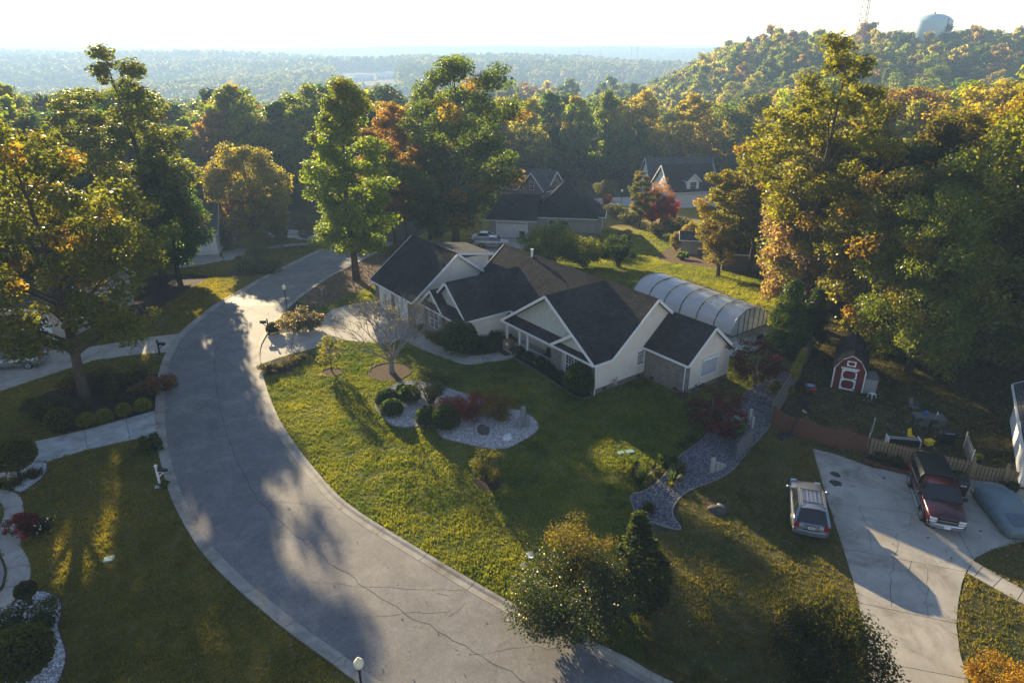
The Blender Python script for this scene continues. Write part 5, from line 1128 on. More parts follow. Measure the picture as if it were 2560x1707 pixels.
# house front
for i, (px, py, rx, hh) in enumerate(((1300, 892, 0.75, 0.95), (1330, 905, 0.85, 1.0), (1360, 925, 0.9, 1.1), (1388, 942, 0.85, 1.0), (1412, 962, 0.9, 1.1))):
    bush('azalea_shrub', G(px, py), rx, hh, (0.022, 0.03, 0.012), 'dark leafy shrub in the row below the porch railing', 2600, 0.055, 0.04, 'shrubs along the porch', flowers=(5, (0.6, 0.6, 0.6), 0.05), seed=80 + i)
clipped('holly_bush', G(1446, 985), 1.15, 2.5, (0.035, 0.052, 0.012), 'tall rounded green bush under the double window', 6500, 0.06, seed=90)
clipped('holly_bush', G(1150, 880), 1.55, 2.9, (0.035, 0.06, 0.012), 'large egg-shaped green bush at the walk in front of the middle gable', 8000, 0.06, seed=91)
for i, (px, py, rx, hh) in enumerate(((1205, 872, 1.1, 1.1), (1240, 862, 1.1, 1.2), (1225, 878, 0.9, 0.8))):
    bush('azalea_shrub', G(px, py), rx, hh, (0.03, 0.04, 0.016), 'loose shrub between the egg-shaped bush and the porch', 3000, 0.055, 0.1, 'shrubs by the porch steps', seed=92 + i)
bush('grass_clump', G(1105, 862), 1.4, 1.2, (0.05, 0.05, 0.02), 'ornamental grass clump beside the walk', 4500, 0.05, 0.2, seed=96)
bush('pear_shrub', G(1375, 662), 4.6, 5.2, (0.085, 0.10, 0.016), 'large bright green shrub behind the main roof', 14000, 0.12, 0.03, seed=97, airy=1.0)
bush('pear_shrub', G(1462, 668), 3.2, 4.0, (0.07, 0.08, 0.018), 'smaller olive shrub right of the large bright green shrub', 8000, 0.11, 0.03, seed=98)
bush('laurel_shrub', G(1546, 668), 2.4, 4.4, (0.018, 0.03, 0.010), 'dark evergreen shrub at the end of the row behind the roof', 9000, 0.09, 0.0, seed=99)
# big shrubs by the road
bush('camellia_shrub', G(1432, 1560), 2.9, 3.4, (0.024, 0.034, 0.012), 'big dark shrub full of pale pink blossoms at the kerb', 34000, 0.055, 0.02, flowers=(520, (0.5, 0.34, 0.48), 0.035), seed=100, stems=16, mat='leaf_glossy')
bush('forsythia_shrub', G(1445, 1470), 1.9, 3.9, (0.065, 0.055, 0.018), 'tall orange-brown shrub behind the pink-blossomed shrub', 9500, 0.045, 0.15, seed=101, stems=14)
TP(1592, 1500, 1285, 'spruce', (0.028, 0.038, 0.014), 'spruce_tree', 'small dark conifer beside the orange-brown shrub', 1.25)
bush('yew_shrub', G(2065, 1690), 2.6, 2.6, (0.02, 0.026, 0.010), 'large dark spreading yew at the side of the wide drive', 15000, 0.065, 0.03, seed=102, stems=16)
bush('flame_shrub', G(2500, 1745), 1.5, 1.5, (0.17, 0.10, 0.02), 'orange-tipped bush at the foot of the wide drive', 6000, 0.05, 0.5, seed=103)
# japanese maples and yuccas at the swale
put_tree('japanese_maple', 'jmaple', G(1885, 968), 3.0, (0.04, 0.010, 0.013), 'wide dark red japanese maple beside the vine-covered fence', rz=0.5, wide=1.05)
put_tree('japanese_maple', 'jmaple2', G(1775, 1065), 2.3, (0.065, 0.024, 0.026), 'thin pinkish japanese maple with bare twigs at the swale', rz=1.5, wide=1.2)
put_tree('japanese_maple', 'jmaple2', G(1806, 1100), 2.2, (0.07, 0.010, 0.014), 'low weeping dark red maple in the grey gravel', rz=3.0, wide=0.95)
bush('hosta_plant', G(1838, 1080), 0.75, 0.75, (0.07, 0.13, 0.045), 'bright green leafy plant beside the weeping maple', 900, 0.12, 0, cat='plant', seed=110)
bush('vine_shrub', G(1950, 985), 1.0, 0.9, (0.10, 0.11, 0.02), 'yellow-green shrub at the corner of the wooden fence', 2600, 0.07, 0.1, seed=111)
def yucca(p, r0, n, color, label, seed, group='spiky plants at the swale'):
    r = random.Random(seed); mb = MB()
    for i in range(n):
        a = r.uniform(0, 6.28); el = r.uniform(0.25, 1.45); ln = r0 * r.uniform(0.7, 1.05); d = Vector((math.cos(a) * math.cos(el), math.sin(a) * math.cos(el), math.sin(el)))
        s = Vector((-math.sin(a), math.cos(a), 0)) * 0.03; b = Vector((0, 0, 0.1)); m = b + d * ln * 0.55; e = b + d * ln + Vector((0, 0, -0.12 * ln))
        mb.add([b - s, b + s, m + s, m - s, e], [(0, 1, 2, 3), (3, 2, 4)])
    me = mb.mesh('blades', 'leaf', fixn=False)
    e = empty('yucca_plant', p, 0, label, 'plant', group); o = link('blades', me, e); o.color = (*color, 1)
    b = MB(); b.lathe([(0.08, 0), (0.1, 0.08), (0.04, 0.16)], 7); b.build('crown_stem', 'bark', e)
for i, (px, py, r0) in enumerate(((1580, 1195, 1.0), (1600, 1215, 1.05), (1612, 1195, 1.0), (1632, 1178, 0.8), (1655, 1165, 0.9), (1690, 1165, 0.95), (1697, 1185, 1.0), (1683, 1205, 0.9), (1588, 1165, 0.7), (1705, 1120, 0.8), (1725, 1105, 0.8))):
    yucca(G(px, py), r0, 70, (0.055, 0.075, 0.028) if i % 3 else (0.08, 0.08, 0.03), 'green sword-leaved plant in the group at the edge of the swale', 200 + i)
yucca(G(1620, 1280), 0.7, 160, (0.06, 0.065, 0.025), 'lone rounded grass tuft at the tip of the grey gravel', 240, None)
yucca(G(1678, 1218), 0.45, 60, (0.15, 0.13, 0.02), 'small yellow tuft in front of the sword-leaved plants', 241, None)
# neighbour's plants beyond the pool
for (px, py, yt, key, col, lb, wd) in ((1725, 622, 560, 'round', (0.15, 0.12, 0.035), 'low yellow shrub tree beyond the pool lawn', 1.1), (1690, 628, 580, 'round', (0.12, 0.10, 0.04), 'pale shrub tree at the end of the pool lawn', 1.0),
        (1775, 645, 560, 'wispy', (0.14, 0.09, 0.05), 'peach-coloured shrub tree beside the grey shed', 1.3), (1792, 692, 540, 'wispy', (0.10, 0.09, 0.07), 'thin grey-leaved tree with a straight trunk on the pool lawn', 1.0),
        (1598, 570, 430, 'slim', (0.06, 0.07, 0.035), 'slim pale conifer-like tree beside the red maples', 1.1), (1630, 560, 478, 'round', (0.13, 0.014, 0.016), 'round crimson maple in front of the distant houses', 1.0),
        (1668, 562, 490, 'round', (0.20, 0.018, 0.018), 'bright crimson maple near the distant white gable house', 0.75), (1517, 520, 488, 'round', (0.11, 0.016, 0.02), 'small crimson maple by the distant roof', 0.8),
        (1513, 500, 450, 'round', (0.08, 0.085, 0.05), 'pale rounded tree beside the distant street lamp', 1.2), (1460, 500, 465, 'round', (0.10, 0.075, 0.03), 'small tan tree behind the dark roof', 0.9),
        (1650, 560, 455, 'wispy', (0.15, 0.07, 0.04), 'thin peach tree in front of the white gable house', 1.0)):
    TP(px, py, yt, key, col, 'ornamental_tree', lb, wd)
for i, (px, py, rx, hh, c) in enumerate(((1540, 545, 2.6, 2.6, (0.03, 0.035, 0.018)), (1580, 560, 2.4, 2.2, (0.03, 0.035, 0.016)), (1690, 585, 2.8, 2.6, (0.03, 0.03, 0.014)), (1650, 590, 2.2, 2.0, (0.04, 0.035, 0.015)), (1560, 600, 1.6, 1.6, (0.13, 0.10, 0.04)), (1705, 648, 0.9, 1.0, (0.07, 0.11, 0.018)))):
    bush('garden_shrub', G(px, py), rx, hh, c, ('wide dark shrub by the distant deck', 'dark shrub under the crimson maples', 'dark shrub on the far lawn', 'brownish shrub on the far lawn', 'yellow shrub beside the distant deck', 'small bright round shrub at the pool lawn edge')[i], 3500, 0.12, 0.1, seed=120 + i)
bush('garden_shrub', G(1095, 590), 1.5, 1.5, (0.08, 0.06, 0.03), 'small brown shrub beside the far garage', 1800, 0.1, seed=127)
for i, (px, py) in enumerate(((1030, 625), (975, 640), (1000, 628))):
    bush('garden_shrub', G(px, py), 1.4, 1.2, (0.06, 0.05, 0.02), 'low shrub in the leaf litter beyond the garage', 1800, 0.1, 0.3, 'low shrubs in the leaf litter', seed=130 + i)

# ---- the wood on the hill and behind the houses: individual trees, then the far forest as one mass
rs = np.random.RandomState(21)
def blocked(x, y):
    """keep clear of gardens, houses and roads"""
    if y < 66: return True
    if y < 175 and x < 62 and x > -12: return True       # neighbours' gardens
    if y < 135 and -64 < x <= -12: return True
    return False
WOODC = [(0.075, 0.09, 0.014), (0.105, 0.13, 0.016), (0.135, 0.13, 0.022), (0.155, 0.125, 0.02), (0.045, 0.078, 0.012), (0.06, 0.08, 0.02), (0.135, 0.11, 0.03), (0.13, 0.078, 0.022), (0.025, 0.042, 0.012)]
WLAB = {0: 'olive green tree', 1: 'yellow-green tree', 2: 'mustard yellow tree', 3: 'golden tree', 4: 'green tree', 5: 'dull green tree', 6: 'tan tree', 7: 'rusty orange tree', 8: 'dark green tree'}
cand = []
y = 70.0
while y < 470:
    st = 7.5 + y * 0.008
    xm = 0.80 * (y * _c + 10); x = -xm - 4
    while x < xm + 10:
        xx, yy = x + rs.uniform(-.35, .35) * st, y + rs.uniform(-.35, .35) * st
        if not blocked(xx, yy): cand.append((xx, yy))
        x += st
    y += st
cand = np.array(cand)
# which stand in view: not hidden behind nearer crowns (crude horizon scan by column)
cand = cand[np.argsort(cand[:, 1])]
hts = rs.uniform(12.5, 24, len(cand)) * np.where(cand[:, 1] < 200, 1, 0.98); zz = gz(cand[:, 0], cand[:, 1])
fw = cand[:, 1] * _c + (CAM_H - zz - hts) * _s; up = -(CAM_H - zz - hts) * _c + cand[:, 1] * _s
u = cand[:, 0] / fw; v = up / fw
seen = {}; order = []
for i in range(len(cand)):
    if abs(u[i]) > 0.82 or v[i] > 0.60: order.append((0.5, i)); continue
    b0 = int((u[i] + 1) * 60); m = min(seen.get(b, -9) for b in (b0, b0 + 1))
    if v[i] > m - 0.004: order.append((1.0 / fw[i] + 1, i))
    else: order.append((0, i))
    for b in (b0 - 1, b0, b0 + 1): seen[b] = max(seen.get(b, -9), v[i] - 0.012)
order.sort(reverse=True)
indiv = [i for s, i in order[:300] if s > 0.6]
rest = [i for s, i in order if i not in set(indiv)]
for i in indiv:
    x, y_ = cand[i]; onhill = x > 0.2 * y_ + 10
    if x < -10: c = rs.choice(9, p=[.2, .12, .05, .1, .2, .08, .08, .07, .10])
    elif onhill: c = rs.choice(9, p=[.2, .16, .2, .1, .1, .08, .08, .05, .03])
    else: c = rs.choice(9, p=[.1, .15, .2, .15, .1, .08, .12, .05, .05])
    col = np.array(WOODC[c]) * rs.uniform(0.85, 1.2); key = 'mid%d' % rs.choice(6, p=[.24, .2, .18, .2, .13, .05])
    place = 'on the wooded hill below the water tower' if onhill else ('in the wood left of the road' if x < -10 else 'in the wood behind the distant houses')
    put_tree('wood_tree', key, (x, y_, float(zz[i]) - 0.2), hts[i], col, WLAB[c] + ' ' + place, 'tree', 'trees ' + place, rs.rand() * 6.28, rs.uniform(.95, 1.25), True)
def far_proto(seed, prof, h, cr, base, n, size):
    mb, C, Rd = grow(seed, h, cr, base, prof, 12, 0.2, clump=(0.25, 0.42)); me = leaf_mesh('far_tree_source', C, Rd, n, size, 'leaf_far', seed)
    return bpy.data.objects.new('far_tree_source', me)
fp_mid = [far_proto(70 + i, p_, 19, c_, 2.5, 1500, 0.75) for i, (p_, c_) in enumerate((('round', 5.8), ('oval', 5.2), ('egg', 5.0)))]
fp_near_far = [far_proto(90 + i, p_, 18, c_, 1.5, 900, 0.95) for i, (p_, c_) in enumerate((('round', 6.5), ('oval', 6.0), ('egg', 5.6), ('cone', 4.5), ('round', 7.5)))]
fp_far = [far_proto(80 + i, p_, 17, c_, 1.5, 300, 1.6) for i, (p_, c_) in enumerate((('round', 6.5), ('oval', 6.0), ('egg', 5.6), ('cone', 4.5)))]
FC = np.array([(0.08, 0.095, 0.018), (0.11, 0.125, 0.022), (0.145, 0.125, 0.026), (0.055, 0.075, 0.018), (0.032, 0.05, 0.014), (0.13, 0.085, 0.028), (0.155, 0.135, 0.03)])
q = cand[rest]; ci = rs.choice(7, len(q), p=[.22, .2, .15, .15, .1, .08, .1])
scatter('woodland', np.c_[q, zz[rest] - 0.2], hts[rest] / 19 * rs.uniform(.95, 1.2, len(q)), FC[ci] * rs.uniform(.85, 1.15, (len(q), 1)), fp_mid, label='mixed autumn woodland between the nearer trees', cat='woodland')
pts = []
y = 470.0
while y < 6500:
    st = 8.5 + (y - 470) * 0.0042; xm = 0.84 * (y * _c + 10); xs = np.arange(-xm, xm, st)
    pts.append(np.c_[xs + rs.uniform(-.45, .45, len(xs)) * st, y + rs.uniform(-.45, .45, len(xs)) * st, np.full(len(xs), st)]); y += st
pts = np.concatenate(pts)
clear = (value_noise(pts[:, 0], pts[:, 1], 160, 5) > 0.80) & (pts[:, 1] > 700)
HB = [(0, 500), (28, 530), (62, 575), (-2, 490)]
for hx, hy in HB: clear |= (np.abs(pts[:, 0] - hx) < 16) & (pts[:, 1] < hy + 20)
clear |= (pts[:, 0] / pts[:, 1] > -0.245) & (pts[:, 0] / pts[:, 1] < -0.155) & (pts[:, 1] > 1150) & (pts[:, 1] < 1800)
pts = pts[~clear]; print('far trees', len(pts))
ci = rs.choice(7, len(pts), p=[.2, .17, .14, .18, .16, .08, .07]); pn = value_noise(pts[:, 0], pts[:, 1], 90, 9)
ci = np.where(pn > 0.66, 4, ci)
nf = pts[:, 1] < 1500
for sel, pr, lb in ((nf, fp_near_far, 'autumn forest of rounded crowns in the middle distance'), (~nf, fp_far, 'hazy far-off forest reaching to the horizon')):
    q = pts[sel]; scatter('forest', np.c_[q[:, 0], q[:, 1], gz(q[:, 0], q[:, 1]) - 0.5], rs.uniform(.65, 1.35, len(q)) * np.clip(q[:, 2] / 9.5, .9, 2.0), FC[ci[sel]] * rs.uniform(.85, 1.15, (len(q), 1)), pr, label=lb, cat='forest')
# ------------------------------------------------------------------ vehicles (local x forward, origin on the ground below the middle)
def wheel(par, x, y, r, wd, rim='chrome'):
    w = link('wheel', None, par, (x, y, r)); w.empty_display_size = .1
    t = MB(); n = 20; prof = [(r * .62, -wd / 2), (r * .93, -wd / 2), (r, -wd * .3), (r, wd * .3), (r * .93, wd / 2), (r * .62, wd / 2)]
    rings = [[(q * math.cos(2 * math.pi * k / n), y_, q * math.sin(2 * math.pi * k / n)) for q, y_ in prof] for k in range(n + 1)]
    t.loft(rings, True, False); t.build('tyre', 'rubber', w, True)
    s = 1 if y > 0 else -1; m = MB(); 
    for k in range(6):
        a = k * math.pi / 3; m.bar((0, s * wd * .38, 0), (r * .62 * math.cos(a), s * wd * .4, r * .62 * math.sin(a)), .06, .03, (0, 1, 0))
    m.tube([(0, s * wd * .30, 0), (0, s * wd * .46, 0)], r * .2, 10); m.tube([(r * .60 * math.cos(2 * math.pi * k / 20), s * wd * .40, r * .60 * math.sin(2 * math.pi * k / 20)) for k in range(21)], .022, 5, False); m.build('rim', rim, w)
    b = MB(); b.tube([(0, -wd * .2, 0), (0, wd * .2, 0)], r * .62, 16); b.build('hub', 'metal_black', w)
def body_loft(stations, n=None):
    """stations: (x, halfwidth, z_bottom, z_top, crown)"""
    mb = MB(); rings = []
    for x, w, zb, zt, cr in stations:
        h = zt - zb
        rings.append([(x, -w * .90, zb), (x, -w * .99, zb + .18 * h), (x, -w, zb + .5 * h), (x, -w * .975, zt - .10 * h), (x, -w * .90, zt - .015), (x, -w * .45, zt + cr * .8), (x, 0, zt + cr), (x, w * .45, zt + cr * .8), (x, w * .90, zt - .015), (x, w * .975, zt - .10 * h), (x, w, zb + .5 * h), (x, w * .99, zb + .18 * h), (x, w * .90, zb)])
    mb.loft(rings, True, True); return mb
def cabin(par, xa, xb, xc, xd, w0, w1, z0, z1, paint, roof=True):
    """glass house: rear base xa, roof xb..xc, windscreen base xd"""
    c = link('cabin', None, par); m = lambda a, b, t: tuple(a[i] + (b[i] - a[i]) * t for i in range(3))
    B = {('r', s): (xa, s * w0, z0) for s in (-1, 1)}; B.update({('f', s): (xd, s * w0, z0) for s in (-1, 1)})
    T = {('r', s): (xb, s * w1, z1) for s in (-1, 1)}; T.update({('f', s): (xc, s * w1, z1) for s in (-1, 1)})
    def g(nm, q): MB().add(q, [(0, 1, 2, 3)]).build(nm, 'car_glass', c)
    k = lambda p: p
    g('rear_window', [B['r', -1], B['r', 1], T['r', 1], T['r', -1]]); g('windscreen', [B['f', -1], B['f', 1], T['f', 1], T['f', -1]])
    for s in (-1, 1): g('side_window', [B['r', s], B['f', s], T['f', s], T['r', s]])
    if roof:
        rm = MB(); R0 = [[(xb - .06, -w1 * 1.0, z1 - .03), (xb - .06, -w1 * .5, z1 + .03), (xb - .06, 0, z1 + .04), (xb - .06, w1 * .5, z1 + .03), (xb - .06, w1, z1 - .03)]]
        for x, e in ((xb + .2, .055), (xc - .3, .055), (xc + .05, .03)): R0.append([(x, -w1 * 1.03, z1 - .02), (x, -w1 * .55, z1 + e), (x, 0, z1 + e + .02), (x, w1 * .55, z1 + e), (x, w1 * 1.03, z1 - .02)])
        rm.loft(R0, False, False); rm.build('roof', paint, c, True)
    for s in (-1, 1):
        for a, b, wd in ((B['r', s], T['r', s], .13), (B['f', s], T['f', s], .07)):
            p = MB(); p.bar(a, b, wd, .06); p.build('pillar', paint, c)
        for t in (.36, .66):
            p = MB(); p.bar(m(B['r', s], B['f', s], t), m(T['r', s], T['f', s], t), .06, .04); p.build('pillar', 'metal_black', c)
        p = MB(); p.bar((B['r', s][0], s * (w0 + .01), z0), (B['f', s][0], s * (w0 + .01), z0), .05, .05); p.build('belt_trim', paint, c)
        p = MB(); p.bar(T['r', s], T['f', s], .06, .06); p.build('roof_rail_edge', paint, c)
    return c
def plate(par, x, z, s, tilt=0):
    p = MB().box(x - .01, x + .01, -.16, .16, z - .08, z + .08).build('licence_plate', 'plate_white', par)
    for k in range(6): MB().box(x + s * .0102, x + s * .014, -.115 + k * .04, -.09 + k * .04, z - .035, z + .035).build('plate_character', 'plate_ink', p)
def car(name, loc, rz, label, L, Wd, H, paint, kind='suv'):
    e = empty(name, loc, rz, label, 'car'); w = Wd / 2; h = L / 2
    hood = {'suv': .98, 'sedan': .86}[kind]; tail = {'suv': 1.08, 'sedan': .98}[kind]
    st = [(-h, w * .80, .42, .80, .0), (-h + .08, w * .93, .34, tail - .04, .0), (-h + .5, w, .26, tail, 0), (-.6, w, .24, 1.0, 0), (.6, w, .24, 1.0, .0), (h * .42, w * .99, .24, hood + .03, .04), (h * .75, w * .95, .25, hood - .06, .05), (h - .22, w * .88, .28, hood - .17, .04), (h, w * .70, .36, hood - .34, .0)]
    body_loft(st).build('body', paint, e, True)
    if kind == 'suv': cabin(e, -h + .06, -h + .62, .12, .98, w * .93, w * .71, 1.0, H - .07, paint)
    else: cabin(e, -h + .75, -h + 1.45, .25, 1.05, w * .90, w * .68, .95, H - .05, paint)
    for x in (-h * .58, h * .60):
        for s in (-1, 1):
            wheel(e, x, s * (w - .10), .34, .22)
            a = MB(); a.tube([(x + .40 * math.cos(t), s * (w + .004), .34 + .40 * math.sin(t)) for t in np.linspace(0.05, 3.09, 12)], .035, 5); a.build('wheel_arch', 'metal_black', e)
    for s in (-1, 1):
        t = MB(); t.box(-h - .005, -h + .16, s * w * .66 if s > 0 else -w * .93, s * w * .93 if s > 0 else -w * .66, .74, 1.04); t.build('tail_light', 'red_lamp', e, bevel=.02)
        t = MB(); t.box(h - .2, h - .02, s * w * .5 if s > 0 else -w * .86, s * w * .86 if s > 0 else -w * .5, hood - .36, hood - .20); t.build('headlight', 'clear_lamp', e, bevel=.02)
        mr = MB(); mr.box(.82, .98, min(s * w, s * (w + .2)), max(s * w, s * (w + .2)), 1.0, 1.14); mr.build('wing_mirror', paint, e, bevel=.03)
        for x in (-.55, .35): MB().box(x, x + .16, s * (w + .0) - .012, s * (w + .0) + .012, .88, .91).build('door_handle', 'chrome', e)
    b = MB(); b.loft([[(-h + x, y, z) for x, y in ((.10, -w * .96), (-.05, -w * .7), (-.10, 0), (-.05, w * .7), (.10, w * .96), (.2, w * .9), (.2, -w * .9))] for z in (.36, .42, .60, .64)]); b.build('rear_bumper', paint, e, True)
    b = MB(); b.loft([[(h - x, y, z) for x, y in ((.30, -w * .9), (.06, -w * .6), (-.04, 0), (.06, w * .6), (.30, w * .9), (.4, w * .8), (.4, -w * .8))] for z in (.3, .36, .55, .58)]); b.build('front_bumper', paint, e, True)
    MB().box(-h - .01, -h + .04, -.42, .42, .66, .72).build('boot_trim', 'metal_black', e)
    plate(e, -h - .03, .84, -1)
    return e, h, w
a, b = G(2022, 1350), G(2010, 1245); fw_ = (b - a).normalized(); mid = a + fw_ * 2.3
suv, h, w = car('suv_car', (mid.x, mid.y, 0), math.atan2(fw_.y, fw_.x), 'silver sport utility car with roof rails parked on the worn lawn', 4.69, 1.86, 1.70, 'paint_silver')
for s in (-1, 1): t = MB(); t.tube([(-h + .8, s * .58, 1.66), (-h + .9, s * .58, 1.72), (.0, s * .58, 1.72), (.12, s * .58, 1.66)], .022, 6); t.build('roof_rail', 'metal_dark', suv)
for x in (-h + 1.05, -.1): t = MB(); t.bar((x, -.58, 1.73), (x, .58, 1.73), .035, .02); t.build('cross_bar', 'metal_black', suv)
for k in range(5): MB().box(-h + 1.05, .05, -.42 + k * .2, -.385 + k * .2, 1.700, 1.716).build('roof_rib', 'paint_silver', suv)
MB().box(-h + .50, -h + .56, -.11, .11, 1.585, 1.61).build('brake_lamp', 'red_lamp', suv); t = MB(); t.bar((-h + .06, 0, 1.06), (-h + .16, .3, 1.14), .02, .02); t.build('rear_wiper', 'metal_black', suv)
MB().box(-h - .045, -h + .05, -.4, .4, .92, .95).build('boot_handle', 'chrome', suv)
def pickup(loc, rz, label, paint, L=5.6, Wd=2.0, H=1.9, cap=None, capmat=None):
    e = empty('pickup_truck', loc, rz, label, 'truck'); h, w = L / 2, Wd / 2
    st = [(-h, w * .93, .55, 1.18, 0), (-h + .1, w * .98, .48, 1.22, 0), (-h + 1.2, w, .45, 1.22, 0), (0, w, .42, 1.22, 0), (h * .30, w, .42, 1.22, .01), (h * .38, w * .99, .42, 1.20, .05), (h * .75, w * .96, .42, 1.13, .06), (h - .1, w * .92, .45, 1.05, .04), (h, w * .88, .5, .98, .0)]
    body_loft(st).build('body', paint, e, True)
    cabin(e, -.15 if cap else -.55, -.02 if cap else -.35, .70, 1.32, w * .93, w * .76, 1.20, H - .08, paint)
    if cap:
        c = link('camper_shell', None, e)
        rings = [[(x, -w * .95, 1.20), (x, -w * .90, zt_ - .3), (x, -w * .76, zt_ - .04), (x, 0, zt_), (x, w * .76, zt_ - .04), (x, w * .90, zt_ - .3), (x, w * .95, 1.20)] for x, zt_ in ((-h + .02, 1.80), (-h + .12, 1.90), (-.3, 1.95), (-.18, 1.92))]
        MB().loft(rings, True, True).build('shell', 'camper_black', c)
        for s in (-1, 1): MB().add([(-h + .3, s * w * .946, 1.30), (-.4, s * w * .946, 1.30), (-.4, s * w * .905, 1.66), (-h + .3, s * w * .905, 1.66)], [(0, 1, 2, 3)]).build('side_window', 'car_glass', c)
        for k in (-.5, 0, .5): MB().box(-h + .3, -.4, k - .03, k + .03, 1.955, 1.975).build('roof_rib', 'camper_black', c)
    else:
        MB().box(-h + .12, -.62, -w * .82, w * .82, 1.225, 1.235).build('bed_cover', 'metal_black', e)
    for x in (-h * .58, h * .62):
        for s in (-1, 1):
            wheel(e, x, s * (w - .12), .40, .26); a = MB(); a.tube([(x + .48 * math.cos(t), s * (w + .01), .40 + .48 * math.sin(t)) for t in np.linspace(0.0, 3.14, 12)], .045, 5); a.build('wheel_arch', 'metal_dark', e)
    for s in (-1, 1):
        for zz_ in (.93, .78): MB().box(h - .12, h + .012, min(s * w * .52, s * w * .86), max(s * w * .52, s * w * .86), zz_ - .055, zz_ + .055).build('headlight', 'clear_lamp', e)
        m = MB(); m.box(1.0, 1.14, min(s * w, s * (w + .24)), max(s * w, s * (w + .24)), 1.2, 1.42); m.build('wing_mirror', 'metal_black', e, bevel=.03)
        MB().box(-h - .01, -h + .05, min(s * w * .8, s * w * .93), max(s * w * .8, s * w * .93), .8, 1.12).build('tail_light', 'red_lamp', e)
        t = MB(); t.tube([(-.6, s * (w + .05), .42), (1.2, s * (w + .05), .42)], .04, 7); t.build('side_step', 'chrome', e); MB().box(.1, .28, s * w - .015, s * w + .015, 1.05, 1.09).build('door_handle', 'metal_black', e)
    MB().box(h - .05, h + .02, -w * .5, w * .5, .70, .99).build('grille', 'metal_black', e); MB().box(h + .0, h + .035, -w * .86, w * .86, .835, .875).build('grille_bar', 'chrome', e)
    b = MB(); b.loft([[(h + x, y, z) for x, y in ((-.12, -w * .95), (.10, -w * .7), (.16, 0), (.10, w * .7), (-.12, w * .95), (-.15, w * .9), (-.15, -w * .9))] for z in (.44, .48, .64, .68)]); b.build('front_bumper', 'chrome', e, True)
    MB().box(h + .163, h + .175, -.16, .16, .5, .62).build('licence_plate', 'plate_white', e)
    MB().box(-h - .12, -h + .02, -w * .9, w * .9, .46, .64).build('rear_bumper', 'chrome', e)
    return e
a, b = G(2268, 1214), G(2297, 1297); d = (b - a).normalized(); nrm = Vector((-d.y, d.x, 0)); ctr = (a + b) / 2 + nrm * 1.0
pickup((ctr.x, ctr.y, .03), math.atan2(d.y, d.x), 'maroon pickup truck with a black camper shell parked by the picket fence', 'paint_maroon', cap=True)
p = G(1230, 618); pickup((p.x, p.y, p.z + .014), R(-4), 'tan-silver pickup truck in front of the neighbour garage', 'paint_tan_silver', 5.1, 1.85, 1.75)
p = G(1215, 606); car('sedan_car', (p.x, p.y + .6, p.z + .05), R(-8), 'white sedan behind the tan-silver pickup', 4.6, 1.82, 1.45, 'paint_white', 'sedan')
p = G(40, 915); car('sedan_car', (p.x, p.y, .03), R(-170), 'pale silver car parked on the first drive under the oak branches', 4.7, 1.85, 1.55, 'paint_silver', 'suv')
# covered car
a, b = G(2432, 1248), G(2492, 1326); d = (b - a).normalized(); nrm = Vector((-d.y, d.x, 0)); ctr = (a + b) / 2 + nrm * .95
cc = empty('covered_car', (ctr.x, ctr.y, .03), math.atan2(d.y, d.x), 'low car hidden under a blue-grey fabric cover', 'car')
rings = []; r5 = random.Random(5)
for i, (x, wd, zt_, sh) in enumerate(((-2.25, .55, .55, .4), (-2.2, .78, .76, .58), (-1.9, .90, .84, .66), (-1.55, .93, .88, .68), (-1.2, .94, 1.02, .68), (-.8, .93, 1.24, .68), (-.3, .93, 1.29, .68), (.2, .93, 1.25, .68), (.55, .94, 1.06, .68), (.85, .95, .86, .68), (1.3, .93, .79, .64), (1.75, .90, .74, .6), (2.1, .80, .66, .52), (2.2, .62, .52, .4))):
    top = .56 if 1.0 < zt_ else .74; q = lambda k: 1 + r5.uniform(-k, k)
    half = [(wd * .98 * q(.02), .10), (wd * 1.0, .35), (wd * .985 * q(.015), sh * .85), (wd * .93, sh), (wd * (top + .1), zt_ * .93), (wd * top * q(.05), zt_ - .02), (wd * .3, zt_ + .015 * q(1.0))]
    rings.append([(x, -y, z) for y, z in half] + [(x, 0, zt_ + .02)] + [(x, y, z) for y, z in half[::-1]])
MB().loft(rings, True, True).build('cover', 'cover_fabric', cc, True)
for k in range(16):
    x = -1.9 + k * .26; s = 1 if k % 2 else -1; t = MB(); t.tube([(x, s * .935, .18), (x + .06, s * .94, .45), (x + .02 + .1 * r5.random(), s * .915, .78), (x + .15, s * .70, 1.0)][:3], [.02, .03, .012], 5); t.build('fold', 'cover_fabric', cc, True)
for k in range(4): t = MB(); t.tube([(-.75 + k * .25, -.5, 1.17), (-.7 + k * .22, 0, 1.285), (-.75 + k * .25, .5, 1.17)], [.012, .03, .012], 5); t.build('fold', 'cover_fabric', cc, True)
MB().slab([(1.0, -.58, .87), (1.0, .58, .87), (1.95, .50, .735), (1.95, -.50, .735)], .012).build('hood_patch', 'cover_patch', cc)

